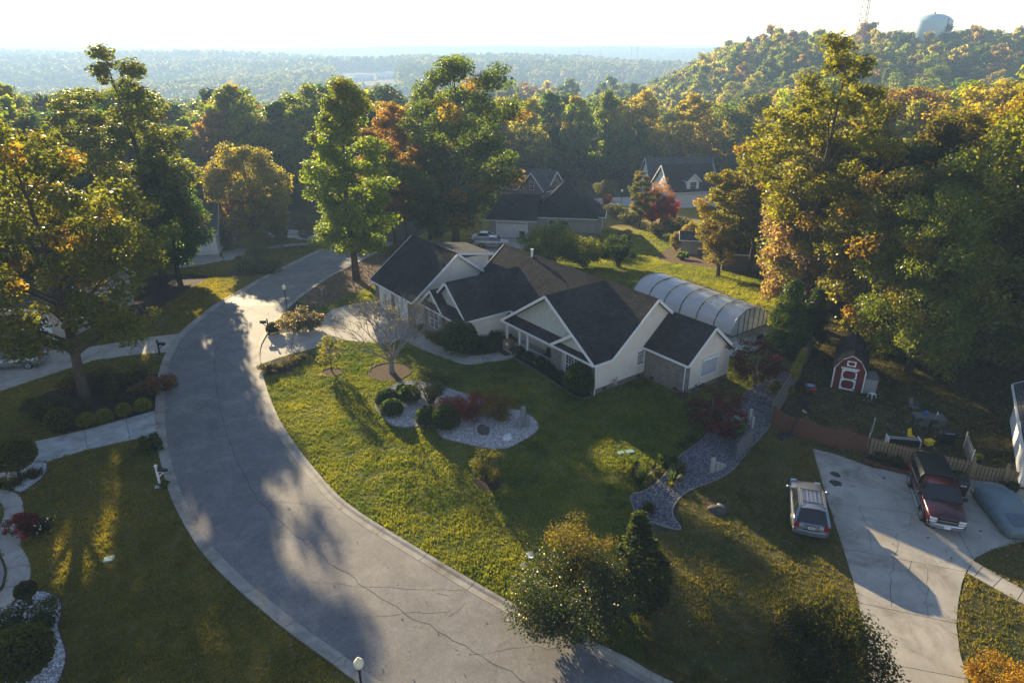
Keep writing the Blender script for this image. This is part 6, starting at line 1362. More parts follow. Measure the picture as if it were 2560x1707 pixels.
# ------------------------------------------------------------------ street furniture
def lamp(p, h, label, rz=0):
    e = empty('street_lamp', p, rz, label, 'street lamp', None)
    m = MB(); m.lathe([(.13, 0), (.13, .12), (.09, .2), (.075, .5), (.05, .6), (.045, h - .62), (.075, h - .58), (.085, h - .52), (.06, h - .5)], 10); m.build('post', 'metal_black', e, True)
    g = MB(); g.lathe([(.07, h - .5), (.14, h - .42), (.19, h - .28), (.185, h - .17), (.13, h - .07), (.07, h - .03), (.05, h - .0), (.06, h + .03), (.02, h + .06)], 14); g.build('globe', 'globe_glass', e, True)
lamp(Vector((*G(709, 712, 3.2).xy, 0)), 3.2, 'street lamp with white globe rising behind the lilac-flecked shrubs')
lamp(Vector((*G(895, 1646, 3.2).xy, 0)), 3.2, 'street lamp with yellowish globe at the kerb beside the olive lawn')
q = G(1556, 474, 3.2); lamp(q - Vector((0, 0, 3.2)), 3.2, 'distant street lamp beyond the black hip roof')
def mailbox(p, rz, postm, boxm, label, scroll=True):
    e = empty('mailbox', p, rz, label, 'mailbox'); MB().box(-.05, .05, -.05, .05, 0, 1.35).build('post', postm, e); m = MB(); m.box(-.08, .08, -.08, .08, 1.351, 1.39); m.lathe([(.06, 1.391), (.05, 1.43), (.01, 1.47)], 8); m.build('post_cap', postm, e)
    MB().box(.051, .62, -.045, .045, .95, 1.02).build('arm', postm, e); b = MB(); b.bar((.04, 0, .6), (.45, 0, .945), .05, .06); b.build('brace', postm, e)
    x = MB(); x.prism([(-.1, 1.021), (.1, 1.021), (.1, 1.14), (.07, 1.2), (0, 1.225), (-.07, 1.2), (-.1, 1.14)], 'x', .12, .66); x.build('letter_box', boxm, e); MB().box(.3, .33, .101, .115, 1.1, 1.28).build('flag', 'red_paint', e)
mailbox(G(400, 1212), R(-8), 'trim_white', 'metal_black', 'mailbox on a white post beside the lower left kerb')
mailbox(G(400, 888), R(-5), 'metal_black', 'metal_black', 'all-black mailbox beside the first drive')
mailbox(G(672, 832), R(185), 'metal_black', 'metal_black', 'black mailbox at the kerb by the house drive entrance')
bush('flower_plant', G(412, 1216), .35, .35, (0.04, 0.055, 0.014), 'small plant at the foot of the white mailbox post', 500, .05, 0, cat='plant', flowers=(5, (.75, .6, .02), .06), seed=300)
for (px, py, lb) in ((805, 737, 'short grey post in the leaf litter by the road'), (683, 667, 'short grey post at the far lawn bed')):
    e = empty('bollard', G(px, py), 0, lb, 'bollard'); m = MB(); m.lathe([(.13, 0), (.12, .55), (.12, .62)], 10); m.build('post', 'stone_grey', e); m = MB(); m.lathe([(.17, .621), (.17, .68), (.05, .74)], 10); m.build('cap', 'stone_pale', e)
def lid(px, py, a, b, mat, lb, rz=.3):
    e = empty('utility_lid', G(px, py) + Vector((0, 0, .0)), rz, lb, 'utility lid'); MB().box(-a / 2, a / 2, -b / 2, b / 2, -.05, .06).build('cover', mat, e, bevel=.012); MB().box(-a / 2 - .03, a / 2 + .03, -b / 2 - .03, b / 2 + .03, -.06, .045).build('rim', 'lid_white' if mat != 'lid_green' else 'lid_green', e)
lid(1553, 1132, .35, .3, 'lid_green', 'smaller green utility lid in the front lawn'); lid(1574, 1129, .5, .35, 'lid_green', 'larger green utility lid in the front lawn')
lid(272, 1398, .42, .36, 'lid_green', 'green utility lid in the olive lawn'); lid(1327, 1389, .32, .42, 'lid_white', 'white utility lid near the orange-brown shrub'); lid(1309, 1414, .25, .25, 'stone_grey', 'small grey utility lid near the kerb'); lid(394, 1217, .22, .25, 'stone_pale', 'small concrete block beside the white mailbox')
# stones
def boulder(p, rx, ry, rz_, mat, lb, seed, cat='boulder'):
    bm = bmesh.new(); bmesh.ops.create_icosphere(bm, subdivisions=3, radius=1); r = np.random.RandomState(seed)
    nn = r.randn(6, 3); nn /= np.linalg.norm(nn, axis=1, keepdims=True)
    for v in bm.verts:
        c = np.array(v.co); k = 1.0
        for n_ in nn: k = min(k, .78 / max(.01, float(c @ n_)) if c @ n_ > .78 else 1.0)
        c = c * k * r.uniform(.97, 1.03); v.co = Vector((c[0] * rx, c[1] * ry, max(-.2, c[2]) * rz_))
    mb = MB(); mb.v = [tuple(v.co) for v in bm.verts]; mb.f = [tuple(v.index for v in f.verts) for f in bm.faces]; bm.free()
    mb.build('boulder', mat, None, loc=p + Vector((0, 0, rz_ * .12)), rz=seed, label=lb, cat=cat)
boulder(G(1208, 1081), .5, .42, .55, 'stone_dark', 'squarish dark boulder in the white gravel bed', 3); boulder(G(1269, 1096), .40, .3, .33, 'stone_white', 'white boulder in the gravel bed', 4); boulder(G(1792, 1276), .55, .4, .28, 'stone_dark', 'weathered stump-like rock in the worn lawn', 6, 'rock')
boulder(G(1800, 1268), .3, .25, .22, 'stone_pale', 'pale root-like rock beside the weathered rock', 8, 'rock')
def column(p, r0, h, mat, lb, grp, tilt=0):
    m = MB(); m.lathe([(r0, -.05), (r0 * 1.0, h * .5), (r0 * .92, h - .04), (r0 * .8, h)], 6); o = m.build('stone_column', mat, None, loc=p, rz=tilt, label=lb, cat='stone column', group=grp); o.rotation_euler[0] = R(tilt); return o
c0 = G(1308, 1066); column(c0, .20, 1.55, 'stone_grey', 'tallest of three grey stone columns in the gravel bed', 'basalt columns'); column(c0 + Vector((-.28, -.22, 0)), .19, .75, 'stone_grey', 'short grey stone column beside the tallest one', 'basalt columns'); column(c0 + Vector((.27, -.1, 0)), .18, .95, 'stone_grey', 'middle grey stone column beside the tallest one', 'basalt columns')
def slabpost(px, py, ytop, wd, lb, grp):
    p = G(px, py); h = top_h(p, ytop); m = MB(); m.box(-wd / 2, wd / 2, -.09, .09, -.05, h); m.build('stone_post', 'stone_pale', None, bevel=.02, loc=p, rz=R(20), label=lb, cat='stone post', group=grp)
for px, py, yt, wd, lb in ((1780, 1181, 1144, .26, 'tallest pale post of the four descending ones'), (1792, 1179, 1155, .22, 'second tallest of the four descending pale posts'), (1802, 1175, 1159, .2, 'third of the four descending pale posts'), (1811, 1169, 1160, .17, 'shortest of the four descending pale posts')): slabpost(px, py, yt, wd, lb, 'pale posts in the swale')
slabpost(1872, 1060, 1022, .24, 'taller pale post behind the pebble-faced panel', 'pale posts by the panel'); slabpost(1879, 1070, 1041, .2, 'shorter pale post behind the pebble-faced panel', 'pale posts by the panel')
a, b = G(1836, 1153), G(1877, 1112); wp = empty('gabion_panel', a, math.atan2(b.y - a.y, b.x - a.x), 'thin wire panel filled with grey pebbles standing in the swale', 'gabion panel'); ln = (b - a).length
MB().box(0, ln, -.06, .06, 0, 1.25).build('pebble_fill', 'gravel_grey', wp)
t = MB()
for k in range(int(ln / .12)): t.bar((.06 + k * .12, -.07, 0), (.06 + k * .12, -.07, 1.27), .012)
for k in range(10): t.bar((0, -.078, .06 + k * .13), (ln, -.078, .06 + k * .13), .012)
t.build('wire_grid', 'resin_grey', wp)
bb = empty('bird_bath', G(1846, 1058), 0, 'round pale stone bird bath beside the bright green plant', 'bird bath'); m = MB(); m.lathe([(.2, 0), (.12, .1), (.1, .4)], 12); m.build('pedestal', 'stone_pale', bb); m = MB(); m.lathe([(.12, .401), (.32, .5), (.34, .54), (.28, .53), (.05, .47)], 14); m.build('bowl', 'stone_pale', bb)

# ------------------------------------------------------------------ wooden fences
def unit(mat, wd=.14, th=.022, top='flat'):
    m = MB(); m.prism([(-wd / 2, 0), (wd / 2, 0), (wd / 2, .97), (wd / 2 - .03, 1), (-wd / 2 + .03, 1), (-wd / 2, .97)], 'y', -th / 2, th / 2); return m.mesh('picket', mat)
PK = {k: unit(k) for k in ('wood_red', 'wood_rail', 'wood_grey')}
def fence(name, pts, hfun, mat, pitch, label, postm, cat='fence', rails=(.25, .85), posts=True, tilt=0.0, rnd=3):
    P = [Vector(q) for q in pts]; e = empty(name, P[0], 0, label, cat); rr_ = random.Random(rnd); dist = 0; tot = sum((P[i + 1] - P[i]).length for i in range(len(P) - 1))
    for i in range(len(P) - 1):
        a, b = P[i], P[i + 1]; L_ = (b - a).length; d = (b - a).normalized(); ang = math.atan2(d.y, d.x); n = int(L_ / pitch); back = Vector((-d.y, d.x, 0)) * .035
        for k in range(n):
            s = (k + .5) * L_ / n; o = link('picket', PK[mat], e, a + d * s - P[0] + Vector((0, 0, .04)), ang); o.scale = (1, 1, hfun(dist + s, tot) * rr_.uniform(.985, 1.015)); o.rotation_euler = (tilt + rr_.uniform(-.01, .01), rr_.uniform(-.012, .012), ang)
        hm = min(hfun(dist, tot), hfun(dist + L_, tot))
        for f in rails: m = MB(); z = hm * f; m.bar(a - P[0] + back + Vector((0, 0, z)), b - P[0] + back + Vector((0, 0, z)), .04, .09); m.build('rail', mat, e)
        if posts: m = MB(); q = a - P[0] + back * 2.4; m.box(q.x - .05, q.x + .05, q.y - .05, q.y + .05, -.1, hfun(dist, tot) * .98); m.build('post', mat, e)
        dist += L_
    return e
sc = lambda h0, dip, span: (lambda s, t: h0 - dip * abs(math.sin(math.pi * s / span)) ** 1.3)
seg = lambda *pp: [Vector((G(*q).x, G(*q).y, 0)) for q in pp]
fence('stockade_fence', resample([tuple(v.xy) for v in seg((1928, 1063), (1985, 1088), (2048, 1111), (2110, 1124), (2171, 1136))], 2.4) and [Vector((*q, 0)) for q in resample([tuple(v.xy) for v in seg((1928, 1063), (1985, 1088), (2048, 1111), (2110, 1124), (2171, 1136))], 2.4)], sc(1.5, .3, 2.4), 'wood_red', .155, 'reddish brown wooden fence with wavy top along the backyard', 'wood_red')
fence('picket_fence', [Vector((*q, 0)) for q in resample([tuple(v.xy) for v in seg((2171, 1136), (2260, 1160), (2345, 1180), (2421, 1198))], 2.4)], lambda s, t: 1.2, 'wood_rail', .185, 'weathered brown picket fence behind the maroon truck', 'wood_rail')
gt = fence('picket_gate', seg((2426, 1199), (2500, 1213)), lambda s, t: 1.2 - .16 * math.sin(math.pi * s / t), 'wood_rail', .175, 'wooden gate with dipping top between two round-capped posts', 'wood_rail', 'gate', posts=False)
fence('picket_fence', seg((2509, 1215), (2537, 1222)), lambda s, t: 1.15, 'wood_rail', .175, 'short picket panel between the gate and the white house', 'wood_rail', posts=False)
for px, py, lb in ((2422, 1199, 'round-capped gate post near the rubbish bin'), (2505, 1215, 'taller round-capped gate post near the white house')):
    e = empty('gate_post', G(px, py), R(-10), lb, 'post'); MB().box(-.075, .075, -.075, .075, 0, 1.38).build('shaft', 'wood_rail', e, bevel=.01); m = MB(); m.lathe([(.06, 1.381), (.04, 1.41), (.085, 1.47), (.085, 1.53), (.04, 1.58), (.01, 1.6)], 10); m.build('finial', 'wood_rail', e, True)
fence('board_fence', seg((1928, 1060), (1962, 1005), (1992, 955), (2012, 915), (2030, 880)), lambda s, t: 1.75, 'wood_grey', .15, 'old leaning grey board fence overgrown with vine', 'wood_grey', tilt=-.08)
vp = [(G(1975 + i * 9, 985 - i * 19).x, G(1975 + i * 9, 985 - i * 19).y) for i in range(4)]
mb = MB(); C_ = []; r6 = random.Random(6)
for i in range(34): t = i / 33 * 3; k = min(2, int(t)); f = t - k; C_.append((vp[k][0] + (vp[k + 1][0] - vp[k][0]) * f, vp[k][1] + (vp[k + 1][1] - vp[k][1]) * f, 1.2 + .75 * r6.random()))
o0 = Vector(C_[0]); vn = empty('vine', (o0.x, o0.y, 0), 0, 'yellow-green vine heaped over the old grey fence', 'vine'); mb.tube([Vector(c) - Vector((o0.x, o0.y, 0)) for c in C_[::3]], .03, 5); mb.build('stems', 'bark', vn); f = link('foliage', leaf_mesh('foliage', [Vector(c) - Vector((o0.x, o0.y, 0)) for c in C_], [.34] * len(C_), 4200, .06, 'leaf', 61, tt(.05)), vn); f.color = (.13, .125, .03, 1)
# brick edging by the picket fence
be_ = empty('brick_edging', G(2160, 1152), 0, 'low curved red brick edging along the drive below the picket fence', 'edging'); o0 = G(2160, 1152); line = resample(smooth_poly(P2([(2160, 1152), (2195, 1168), (2230, 1178), (2268, 1186), (2300, 1190)]), 5, False), .23)
bk = MB().box(-.105, .105, -.055, .055, 0, .09).mesh('brick', 'brick_edging', bevel=.008)
for c_ in range(2):
    for i in range(len(line) - 1):
        a, b = line[i], line[i + 1]; f = .5 if c_ == 0 else .02; link('brick', bk, be_, (a[0] + (b[0] - a[0]) * f - o0.x, a[1] + (b[1] - a[1]) * f - o0.y, .035 + c_ * .094), math.atan2(b[1] - a[1], b[0] - a[0]))
for i, (px, py) in enumerate(((2200, 1150), (2240, 1160), (2285, 1168), (2315, 1172), (2390, 1190))): bush('flower_plant', G(px, py), .45, .6, (.045, .05, .02), 'small leafy plant in the bed below the picket fence', 700, .06, .1, 'plants below the picket fence', 'plant', (8, (.45, .2, .35), .04), 310 + i)

# ------------------------------------------------------------------ red shed and backyard things
a, b = G(2076, 968), G(2156, 983); d = (b - a); Wd = d.length; sh = empty('garden_shed', (a.x, a.y, 0), math.atan2(d.y, d.x), 'barn-shaped red shed with white door trim in the backyard', 'shed')
prof = [(0, 0), (Wd, 0), (Wd, 1.75), (Wd * .80, 2.55), (Wd / 2, 2.95), (Wd * .20, 2.55), (0, 1.75)]
m = MB(); m.prism(prof, 'y', 0, 4.6); m.build('wall', 'barn_red', sh)
for i in range(int(Wd / .2)): MB().box(.1 + i * .2, .112 + i * .2, -.008, -.001, .05, 1.7 + min(.9, 2.2 * min(.1 + i * .2, Wd - .1 - i * .2) / Wd)).build('board_groove', 'metal_black', sh)
rf = link('roof', None, sh)
for (p_, q_) in ((prof[2], prof[3]), (prof[3], prof[4]), (prof[4], prof[5]), (prof[5], prof[6])):
    ex = .1 if p_ == prof[2] else 0; ey = -.1 if q_ == prof[6] else 0
    MB().slab([(p_[0] + ex, -.12, p_[1] + .09 - ex), (q_[0] + ey, -.12, q_[1] + .09 + ey), (q_[0] + ey, 4.7, q_[1] + .09 + ey), (p_[0] + ex, 4.7, p_[1] + .09 - ex)], .07).build('roof_slope', 'shingle_black', rf)
    t = MB(); t.bar((p_[0], -.06, p_[1] - .03), (q_[0], -.06, q_[1] - .03), .06, .09); t.build('fascia', 'trim_white', rf)
for x in (0.05, Wd - .05): MB().box(x - .05, x + .05, -.035, -.002, 0, 1.7).build('corner_trim', 'trim_white', sh)
dx0, dx1 = Wd * .25, Wd * .73; dd = link('door', None, sh)
def tr(x0, x1, z0, z1, par=dd, nm='trim', y=-.045): return MB().box(x0, x1, y, -.002, z0, z1).build(nm, 'trim_white', par)
for q in ((dx0, dx0 + .11, .05, 1.75), (dx1 - .11, dx1, .05, 1.75), (dx0 + .111, dx1 - .111, .05, .17), (dx0 + .111, dx1 - .111, 1.63, 1.75), (dx0 + .111, dx1 - .111, .86, .97), (dx0 - .1, dx1 + .1, 1.78, 1.88)): tr(*q)
for (cx, cz, sx, sz) in [(x, z, sx, sz) for (z0, z1) in ((.17, .86), (.97, 1.63)) for (x, sx) in ((dx0 + .11, 1), (dx1 - .11, -1)) for (z, sz) in ((z0, 1), (z1, -1))]:
    MB().prism([(cx, cz), (cx + sx * .16, cz), (cx, cz + sz * .16)], 'y', -.04, -.002).build('corner_trim', 'trim_white', dd)
for z in (.2, 1.0, 1.6): MB().box(dx1 - .2, dx1 + .02, -.06, -.047, z - .03, z + .03).build('hinge', 'metal_black', dd)
MB().box(dx0 + .02, dx0 + .08, -.07, -.047, .95, 1.05).build('handle', 'metal_black', dd)
wx0, wx1 = Wd * .36, Wd * .64; wv = link('loft_vent', None, sh)
for q in ((wx0, wx1, 2.02, 2.09), (wx0, wx1, 2.38, 2.45), (wx0, wx0 + .08, 2.091, 2.379), (wx1 - .08, wx1, 2.091, 2.379)): tr(*q, wv, 'frame')
for (cx, cz, sx, sz) in ((wx0 + .08, 2.09, 1, 1), (wx1 - .08, 2.09, -1, 1), (wx0 + .08, 2.38, 1, -1), (wx1 - .08, 2.38, -1, -1)): MB().prism([(cx, cz), (cx + sx * .12, cz), (cx, cz + sz * .1)], 'y', -.04, -.002).build('corner_trim', 'trim_white', wv)
p = G(2172, 985); rs2 = empty('storage_box', p, R(-14), 'grey plastic storage shed beside the red shed', 'storage box'); m = MB(); m.box(-.4, .45, 0, 1.1, 0, 1.25); m.build('body', 'resin_grey', rs2, bevel=.03); MB().slab([(-.46, -.06, 1.28), (.5, -.06, 1.28), (.5, 1.16, 1.45), (-.46, 1.16, 1.45)], .06).build('lid', 'furniture_grey', rs2)
for k in range(5): MB().box(-.3 + k * .16, -.24 + k * .16, -.012, .0, .1, 1.1).build('rib', 'resin_grey', rs2)
p = G(2179, 995); st_ = empty('plastic_stool', p, .3, 'small white plastic step stool beside the grey storage shed', 'stool'); m = MB(); m.loft([[(s * x, t * y, z) for x, y in ((-1, -1), (1, -1), (1, 1), (-1, 1)) for s in (k,) for t in (k,)] for k, z in ((.2, .36), (.19, .4))]); m.build('seat', 'plastic_white', st_)
for sx in (-1, 1):
    for sy in (-1, 1): t = MB(); t.bar((sx * .16, sy * .16, .36), (sx * .22, sy * .22, 0), .06); t.build('leg', 'plastic_white', st_)
p = G(2025, 985); wb = empty('wheelbarrow', p, R(70), 'red wheelbarrow heaped with clippings under a blue tarp', 'wheelbarrow'); m = MB(); m.loft([[(-.3, -.22, .3), (.35, -.2, .3), (.35, .2, .3), (-.3, .22, .3)], [(-.5, -.38, .62), (.6, -.33, .62), (.6, .33, .62), (-.5, .38, .62)]]); m.build('tray', 'red_paint', wb)
t = MB(); t.bar((.7, -.08, .2), (-1.0, -.3, .55), .045); t.bar((.7, .08, .2), (-1.0, .3, .55), .045); t.build('handle', 'wood_rail', wb); wheel(wb, .72, 0.001, .2, .09); t = MB(); t.bar((-.35, -.28, .42), (-.4, -.28, 0), .04); t.bar((-.35, .28, .42), (-.4, .28, 0), .04); t.build('leg', 'metal_dark', wb)
m = blob_core(.36, .16, 3); m.v = [(x * 1.2, y * .8, z + .62) for x, y, z in m.v]; m.build('clippings', 'leaf_litter', wb); m = blob_core(.28, .12, 5); m.v = [(x * .8 - .12, y * 1.2 + .1, z + .76) for x, y, z in m.v]; m.build('tarp', 'tarp_blue', wb, True)
# patio table and chairs
p = G(2318, 1062); tb = empty('garden_table', p, R(-12), 'grey slatted garden table in the shady backyard', 'table'); 
for k in range(7): MB().box(-1.0, 1.0, -.42 + k * .125, -.31 + k * .125, .70, .73).build('slat', 'furniture_grey', tb)
MB().box(-1.0, 1.0, -.44, .46, .64, .699).build('apron', 'furniture_grey', tb)
for sx in (-.92, .92):
    for sy in (-.36, .38): MB().box(sx - .04, sx + .04, sy - .04, sy + .04, 0, .639).build('leg', 'furniture_grey', tb)
def gchair(p, rz, lb):
    e = empty('garden_chair', p, rz, lb, 'chair', 'chairs round the garden table'); MB().box(-.24, .24, -.24, .24, .40, .44).build('seat', 'furniture_grey', e)
    m = MB(); m.slab([(-.24, .22, .45), (.24, .22, .45), (.24, .38, 1.0), (-.24, .38, 1.0)], .03); m.build('backrest', 'furniture_grey', e)
    for sx in (-.22, .22):
        for sy in (-.22, .22): MB().box(sx - .025, sx + .025, sy - .025, sy + .025, 0, .399).build('leg', 'furniture_grey', e)
        MB().box(sx - .025, sx + .025, -.24, .27, .62, .65).build('armrest', 'furniture_grey', e)
gchair(G(2283, 1030), R(30), 'grey garden chair behind the end of the table'); gchair(G(2305, 1075), R(165), 'grey garden chair with its back to the fence'); gchair(G(2340, 1080), R(170), 'grey garden chair at the table beside the other one facing away')
bt = empty('water_bottle', tb.matrix_basis @ Vector((.55, .2, .732)), 0, 'clear white bottle on the garden table', 'bottle'); m = MB(); m.lathe([(.045, 0), (.045, .18), (.02, .24)], 8); m.build('body', 'clear_lamp', bt); m = MB(); m.lathe([(.022, .241), (.022, .27)], 8); m.build('cap', 'plastic_white', bt)
bt = empty('blue_bag', tb.matrix_basis @ Vector((-.15, .25, .732)), .4, 'blue bag lying on the garden table', 'bag'); m = MB(); m.loft([[(-.2, -.12, 0), (.2, -.12, 0), (.2, .12, 0), (-.2, .12, 0)], [(-.19, -.13, .14), (.19, -.13, .14), (.19, .13, .14), (-.19, .13, .14)], [(-.1, -.03, .24), (.1, -.03, .24), (.1, .03, .24), (-.1, .03, .24)]]); m.build('body', 'plastic_blue', bt, True); t = MB(); t.tube([(-.1, 0, .235), (-.05, 0, .32), (.05, 0, .32), (.1, 0, .235)], .012, 5); t.build('handle', 'metal_black', bt)
# raised planter, yellow things, grill, wire panels, pots
p = G(2255, 1112); rp = empty('cold_frame', p, R(-10), 'long black planter with white end boards behind the picket fence', 'planter'); MB().box(-.95, .95, -.3, .3, 0, .5).build('box', 'metal_black', rp); MB().box(-1.0, -.951, -.32, .32, 0, .6).build('end_board', 'trim_white', rp); MB().box(.951, 1.0, -.32, .32, 0, .6).build('end_board', 'trim_white', rp); t = MB(); t.bar((-.95, -.1, .52), (.95, -.1, .52), .03); t.bar((-.95, .1, .52), (.95, .1, .52), .03); t.build('rod', 'plastic_white', rp)
p = G(2278, 1100); yc = empty('toy_chair', p, .4, 'yellow plastic child chair behind the long black planter', 'chair'); m = MB(); m.box(-.2, .2, -.2, .2, .25, .3); m.build('seat', 'plastic_yellow', yc, bevel=.02); m = MB(); m.slab([(-.2, .18, .301), (.2, .18, .301), (.16, .28, .75), (-.16, .28, .75)], .04); m.build('backrest', 'plastic_yellow', yc)
for sx in (-.16, .16):
    for sy in (-.16, .16): MB().box(sx - .03, sx + .03, sy - .03, sy + .03, 0, .249).build('leg', 'plastic_yellow', yc)
p = G(2321, 1112); yb = empty('storage_tub', p, .2, 'yellow plastic tub near the black grill', 'tub'); m = MB(); m.loft([[(-.22, -.15, 0), (.22, -.15, 0), (.22, .15, 0), (-.22, .15, 0)], [(-.27, -.19, .34), (.27, -.19, .34), (.27, .19, .34), (-.27, .19, .34)]]); m.build('tub', 'plastic_yellow', yb); MB().box(-.29, .29, -.21, .21, .341, .38).build('lid', 'plastic_yellow', yb, bevel=.01)
p = G(2362, 1108); gr = empty('grill', p, R(-10), 'black barbecue grill standing behind the fence', 'grill'); m = MB(); m.prism([(-.28, .75), (.28, .75), (.28, .95), (.18, 1.12), (-.12, 1.12), (-.28, .95)], 'x', -.45, .45); m.build('hood', 'metal_black', gr); MB().box(-.42, .42, -.25, .25, .05, .749).build('cabinet', 'metal_black', gr); MB().box(-.85, -.46, -.24, .24, .74, .78).build('side_shelf', 'metal_dark', gr); MB().box(.46, .85, -.24, .24, .74, .78).build('side_shelf', 'metal_dark', gr); t = MB(); t.tube([(-.3, -.33, .92), (.3, -.33, .92)], .018, 6); t.build('handle', 'chrome', gr)
def wirep(a, b, h, lb):
    a, b = G(*a), G(*b); e = empty('wire_panel', a, math.atan2((b - a).y, (b - a).x), lb, 'wire fence'); L_ = (b - a).length; t = MB()
    for k in range(int(L_ / .15) + 1): t.bar((k * .15, 0, 0), (k * .15, 0, h), .014)
    for k in range(6): t.bar((0, .008, .05 + k * (h - .05) / 5), (L_, .008, .05 + k * (h - .05) / 5), .014)
    t.build('wire_mesh', 'resin_grey', e)
    for x in (-.02, L_ + .02): MB().box(x - .03, x + .03, -.03, .03, 0, h + .12).build('stake', 'plastic_white', e)
wirep((2168, 1118), (2180, 1080), 1.0, 'wire mesh panel on a white stake at the fence bend'); wirep((2425, 1165), (2408, 1120), 1.1, 'curved-looking wire panel with white stakes near the gate')
for px, py, rr0, lb in ((2440, 1160, .26, 'black pot with a bright green plant behind the gate'), (2528, 1232, .3, 'dark tub of flowers at the corner of the white house')):
    e = empty('plant_pot', G(px, py), 0, lb, 'plant pot'); m = MB(); m.lathe([(rr0 * .75, 0), (rr0, .4), (rr0 * 1.05, .42), (rr0 * .9, .4)], 12); m.build('pot', 'pot_black', e); f = link('foliage', leaf_mesh('foliage', [(0, 0, .55), (.1, .1, .5), (-.12, 0, .5)], [rr0] * 3, 350, .07, 'leaf', 7), e); f.color = (.10, .14, .02, 1) if px < 2500 else (.03, .045, .015, 1)
bush('flower_plant', G(2512, 1226), .45, .5, (.04, .05, .02), 'dark plant with pink-red blossoms beside the taller gate post', 900, .06, .05, cat='plant', flowers=(25, (.5, .06, .12), .05), seed=330)
# rubbish bin
p = G(2398, 1236); tc_ = empty('rubbish_bin', p, R(160), 'black wheeled rubbish bin with white sticker between truck and covered car', 'rubbish bin')
m = MB(); m.loft([[(-.24, -.24, .06), (.24, -.24, .06), (.24, .24, .06), (-.24, .24, .06)], [(-.30, -.31, .95), (.30, -.31, .95), (.30, .31, .95), (-.30, .31, .95)]]); m.build('body', 'plastic_black', tc_); m = MB(); m.loft([[(-.33, -.34, .951), (.33, -.34, .951), (.33, .36, .951), (-.33, .36, .951)], [(-.31, -.30, 1.02), (.31, -.30, 1.02), (.31, .34, 1.04), (-.31, .34, 1.04)], [(-.2, -.18, 1.06), (.2, -.18, 1.06), (.2, .3, 1.08), (-.2, .3, 1.08)]]); m.build('lid', 'plastic_black', tc_)
m = MB(); m.slab([(-.14, .30, .72), (.14, .30, .72), (.14, .315, .86), (-.14, .315, .86)], .004); MB().box(-.15, .15, .300, .312, .74, .84).build('sticker', 'decal_white', tc_); MB().box(-.05, .1, .3125, .315, .77, .81).build('sticker_mark', 'plate_ink', tc_)
for sx in (-.28, .28): wheel(tc_, sx, -.26, .13, .06)
t = MB(); t.tube([(-.28, -.38, .98), (.28, -.38, .98)], .022, 7); t.build('handle', 'plastic_black', tc_)
# basketball hoop
p = G(1968, 1092); bh = empty('basketball_hoop', p, R(20), 'portable black basketball hoop with white net at the red fence', 'basketball hoop'); m = MB(); m.loft([[(-.75, -.4, 0), (.5, -.4, 0), (.5, .4, 0), (-.75, .4, 0)], [(-.65, -.32, .16), (.4, -.32, .16), (.4, .32, .16), (-.65, .32, .16)]]); m.build('base', 'plastic_black', bh)
t = MB(); t.tube([(.2, 0, .161), (.45, 0, 1.2), (.75, 0, 2.35)], .05, 8); t.build('pole', 'metal_black', bh); m = MB(); m.box(.86, .90, -.5, .5, 2.0, 2.75); m.build('backboard', 'metal_black', bh); t = MB(); t.bar((.72, 0, 2.3), (.86, 0, 2.35), .08); t.build('bracket', 'metal_black', bh)
t = MB(); t.tube([(1.13 + .22 * math.cos(k * .349), .22 * math.sin(k * .349), 2.12) for k in range(19)], .014, 5, False); t.build('rim', 'red_paint', bh)
t = MB()
for k in range(9):
    for s in (-1, 1): a0 = k * .698; t.tube([(1.13 + .22 * math.cos(a0), .22 * math.sin(a0), 2.1), (1.13 + .17 * math.cos(a0 + s * .35), .17 * math.sin(a0 + s * .35), 1.92), (1.13 + .12 * math.cos(a0), .12 * math.sin(a0), 1.7)], .011, 4, False)
t.build('net', 'net_white', bh)
# neighbour's shed beyond the pool, fence there
p = G(1800, 690); ns = simple_house('garden_shed', (p.x + 1.0, p.y + 3.0, p.z), R(-8), 'grey shed with dark roof in the shade beyond the pool lawn', 4.5, 3.6, 2.1, 3.6, 'wood_grey', 'shingle_black'); ns['category'] = 'shed'
p = G(1712, 642); s2 = simple_house('garden_shed', (p.x, p.y + 2, p.z), R(-10), 'small pale shed behind the peach-coloured shrub', 2.2, 2.2, 2.0, 2.9, 'resin_grey', 'shingle_grey'); s2['category'] = 'shed'
p = G(1305, 596); e = empty('rubbish_bin', p + Vector((0, 0, .02)), R(20), 'dark green bin beside the neighbour garage door', 'rubbish bin'); m = MB(); m.loft([[(-.26, -.26, 0), (.26, -.26, 0), (.26, .26, 0), (-.26, .26, 0)], [(-.32, -.34, 1.0), (.32, -.34, 1.0), (.32, .34, 1.0), (-.32, .34, 1.0)]]); m.build('body', 'plastic_black', e); MB().box(-.35, .35, -.37, .37, 1.001, 1.07).build('lid', 'plastic_black', e)
# ------------------------------------------------------------------ far landmarks
def cam_pt(px, py, f):
    uu, vv = (px - 1280) / _f * f, (853.5 - py) / _f * f
    return Vector((uu, f * _c + vv * _s, CAM_H - f * _s + vv * _c))
top = cam_pt(2338, 35, 400); bot = cam_pt(2338, 96, 400); gzt = float(gz(top.x, top.y))
wt = empty('water_tower', (top.x, top.y, gzt), 0, 'pale green domed water tower rising above the wooded hill', 'water tower'); H_ = top.z - gzt; rr = 10.4
m = MB(); m.lathe([(4.0, H_ - 18), (8.2, H_ - 16), (9.9, H_ - 13.5), (rr, H_ - 10), (rr, H_ - 3.9), (rr * .97, H_ - 3.5), (rr * .8, H_ - 1.9), (rr * .5, H_ - .6), (rr * .2, H_ - .08), (.3, H_)], 40); m.build('tank', 'tank_paint', wt, True)
m = MB(); m.lathe([(2.6, -1), (2.2, H_ - 17.5)], 20); m.build('column', 'tank_paint', wt, True)
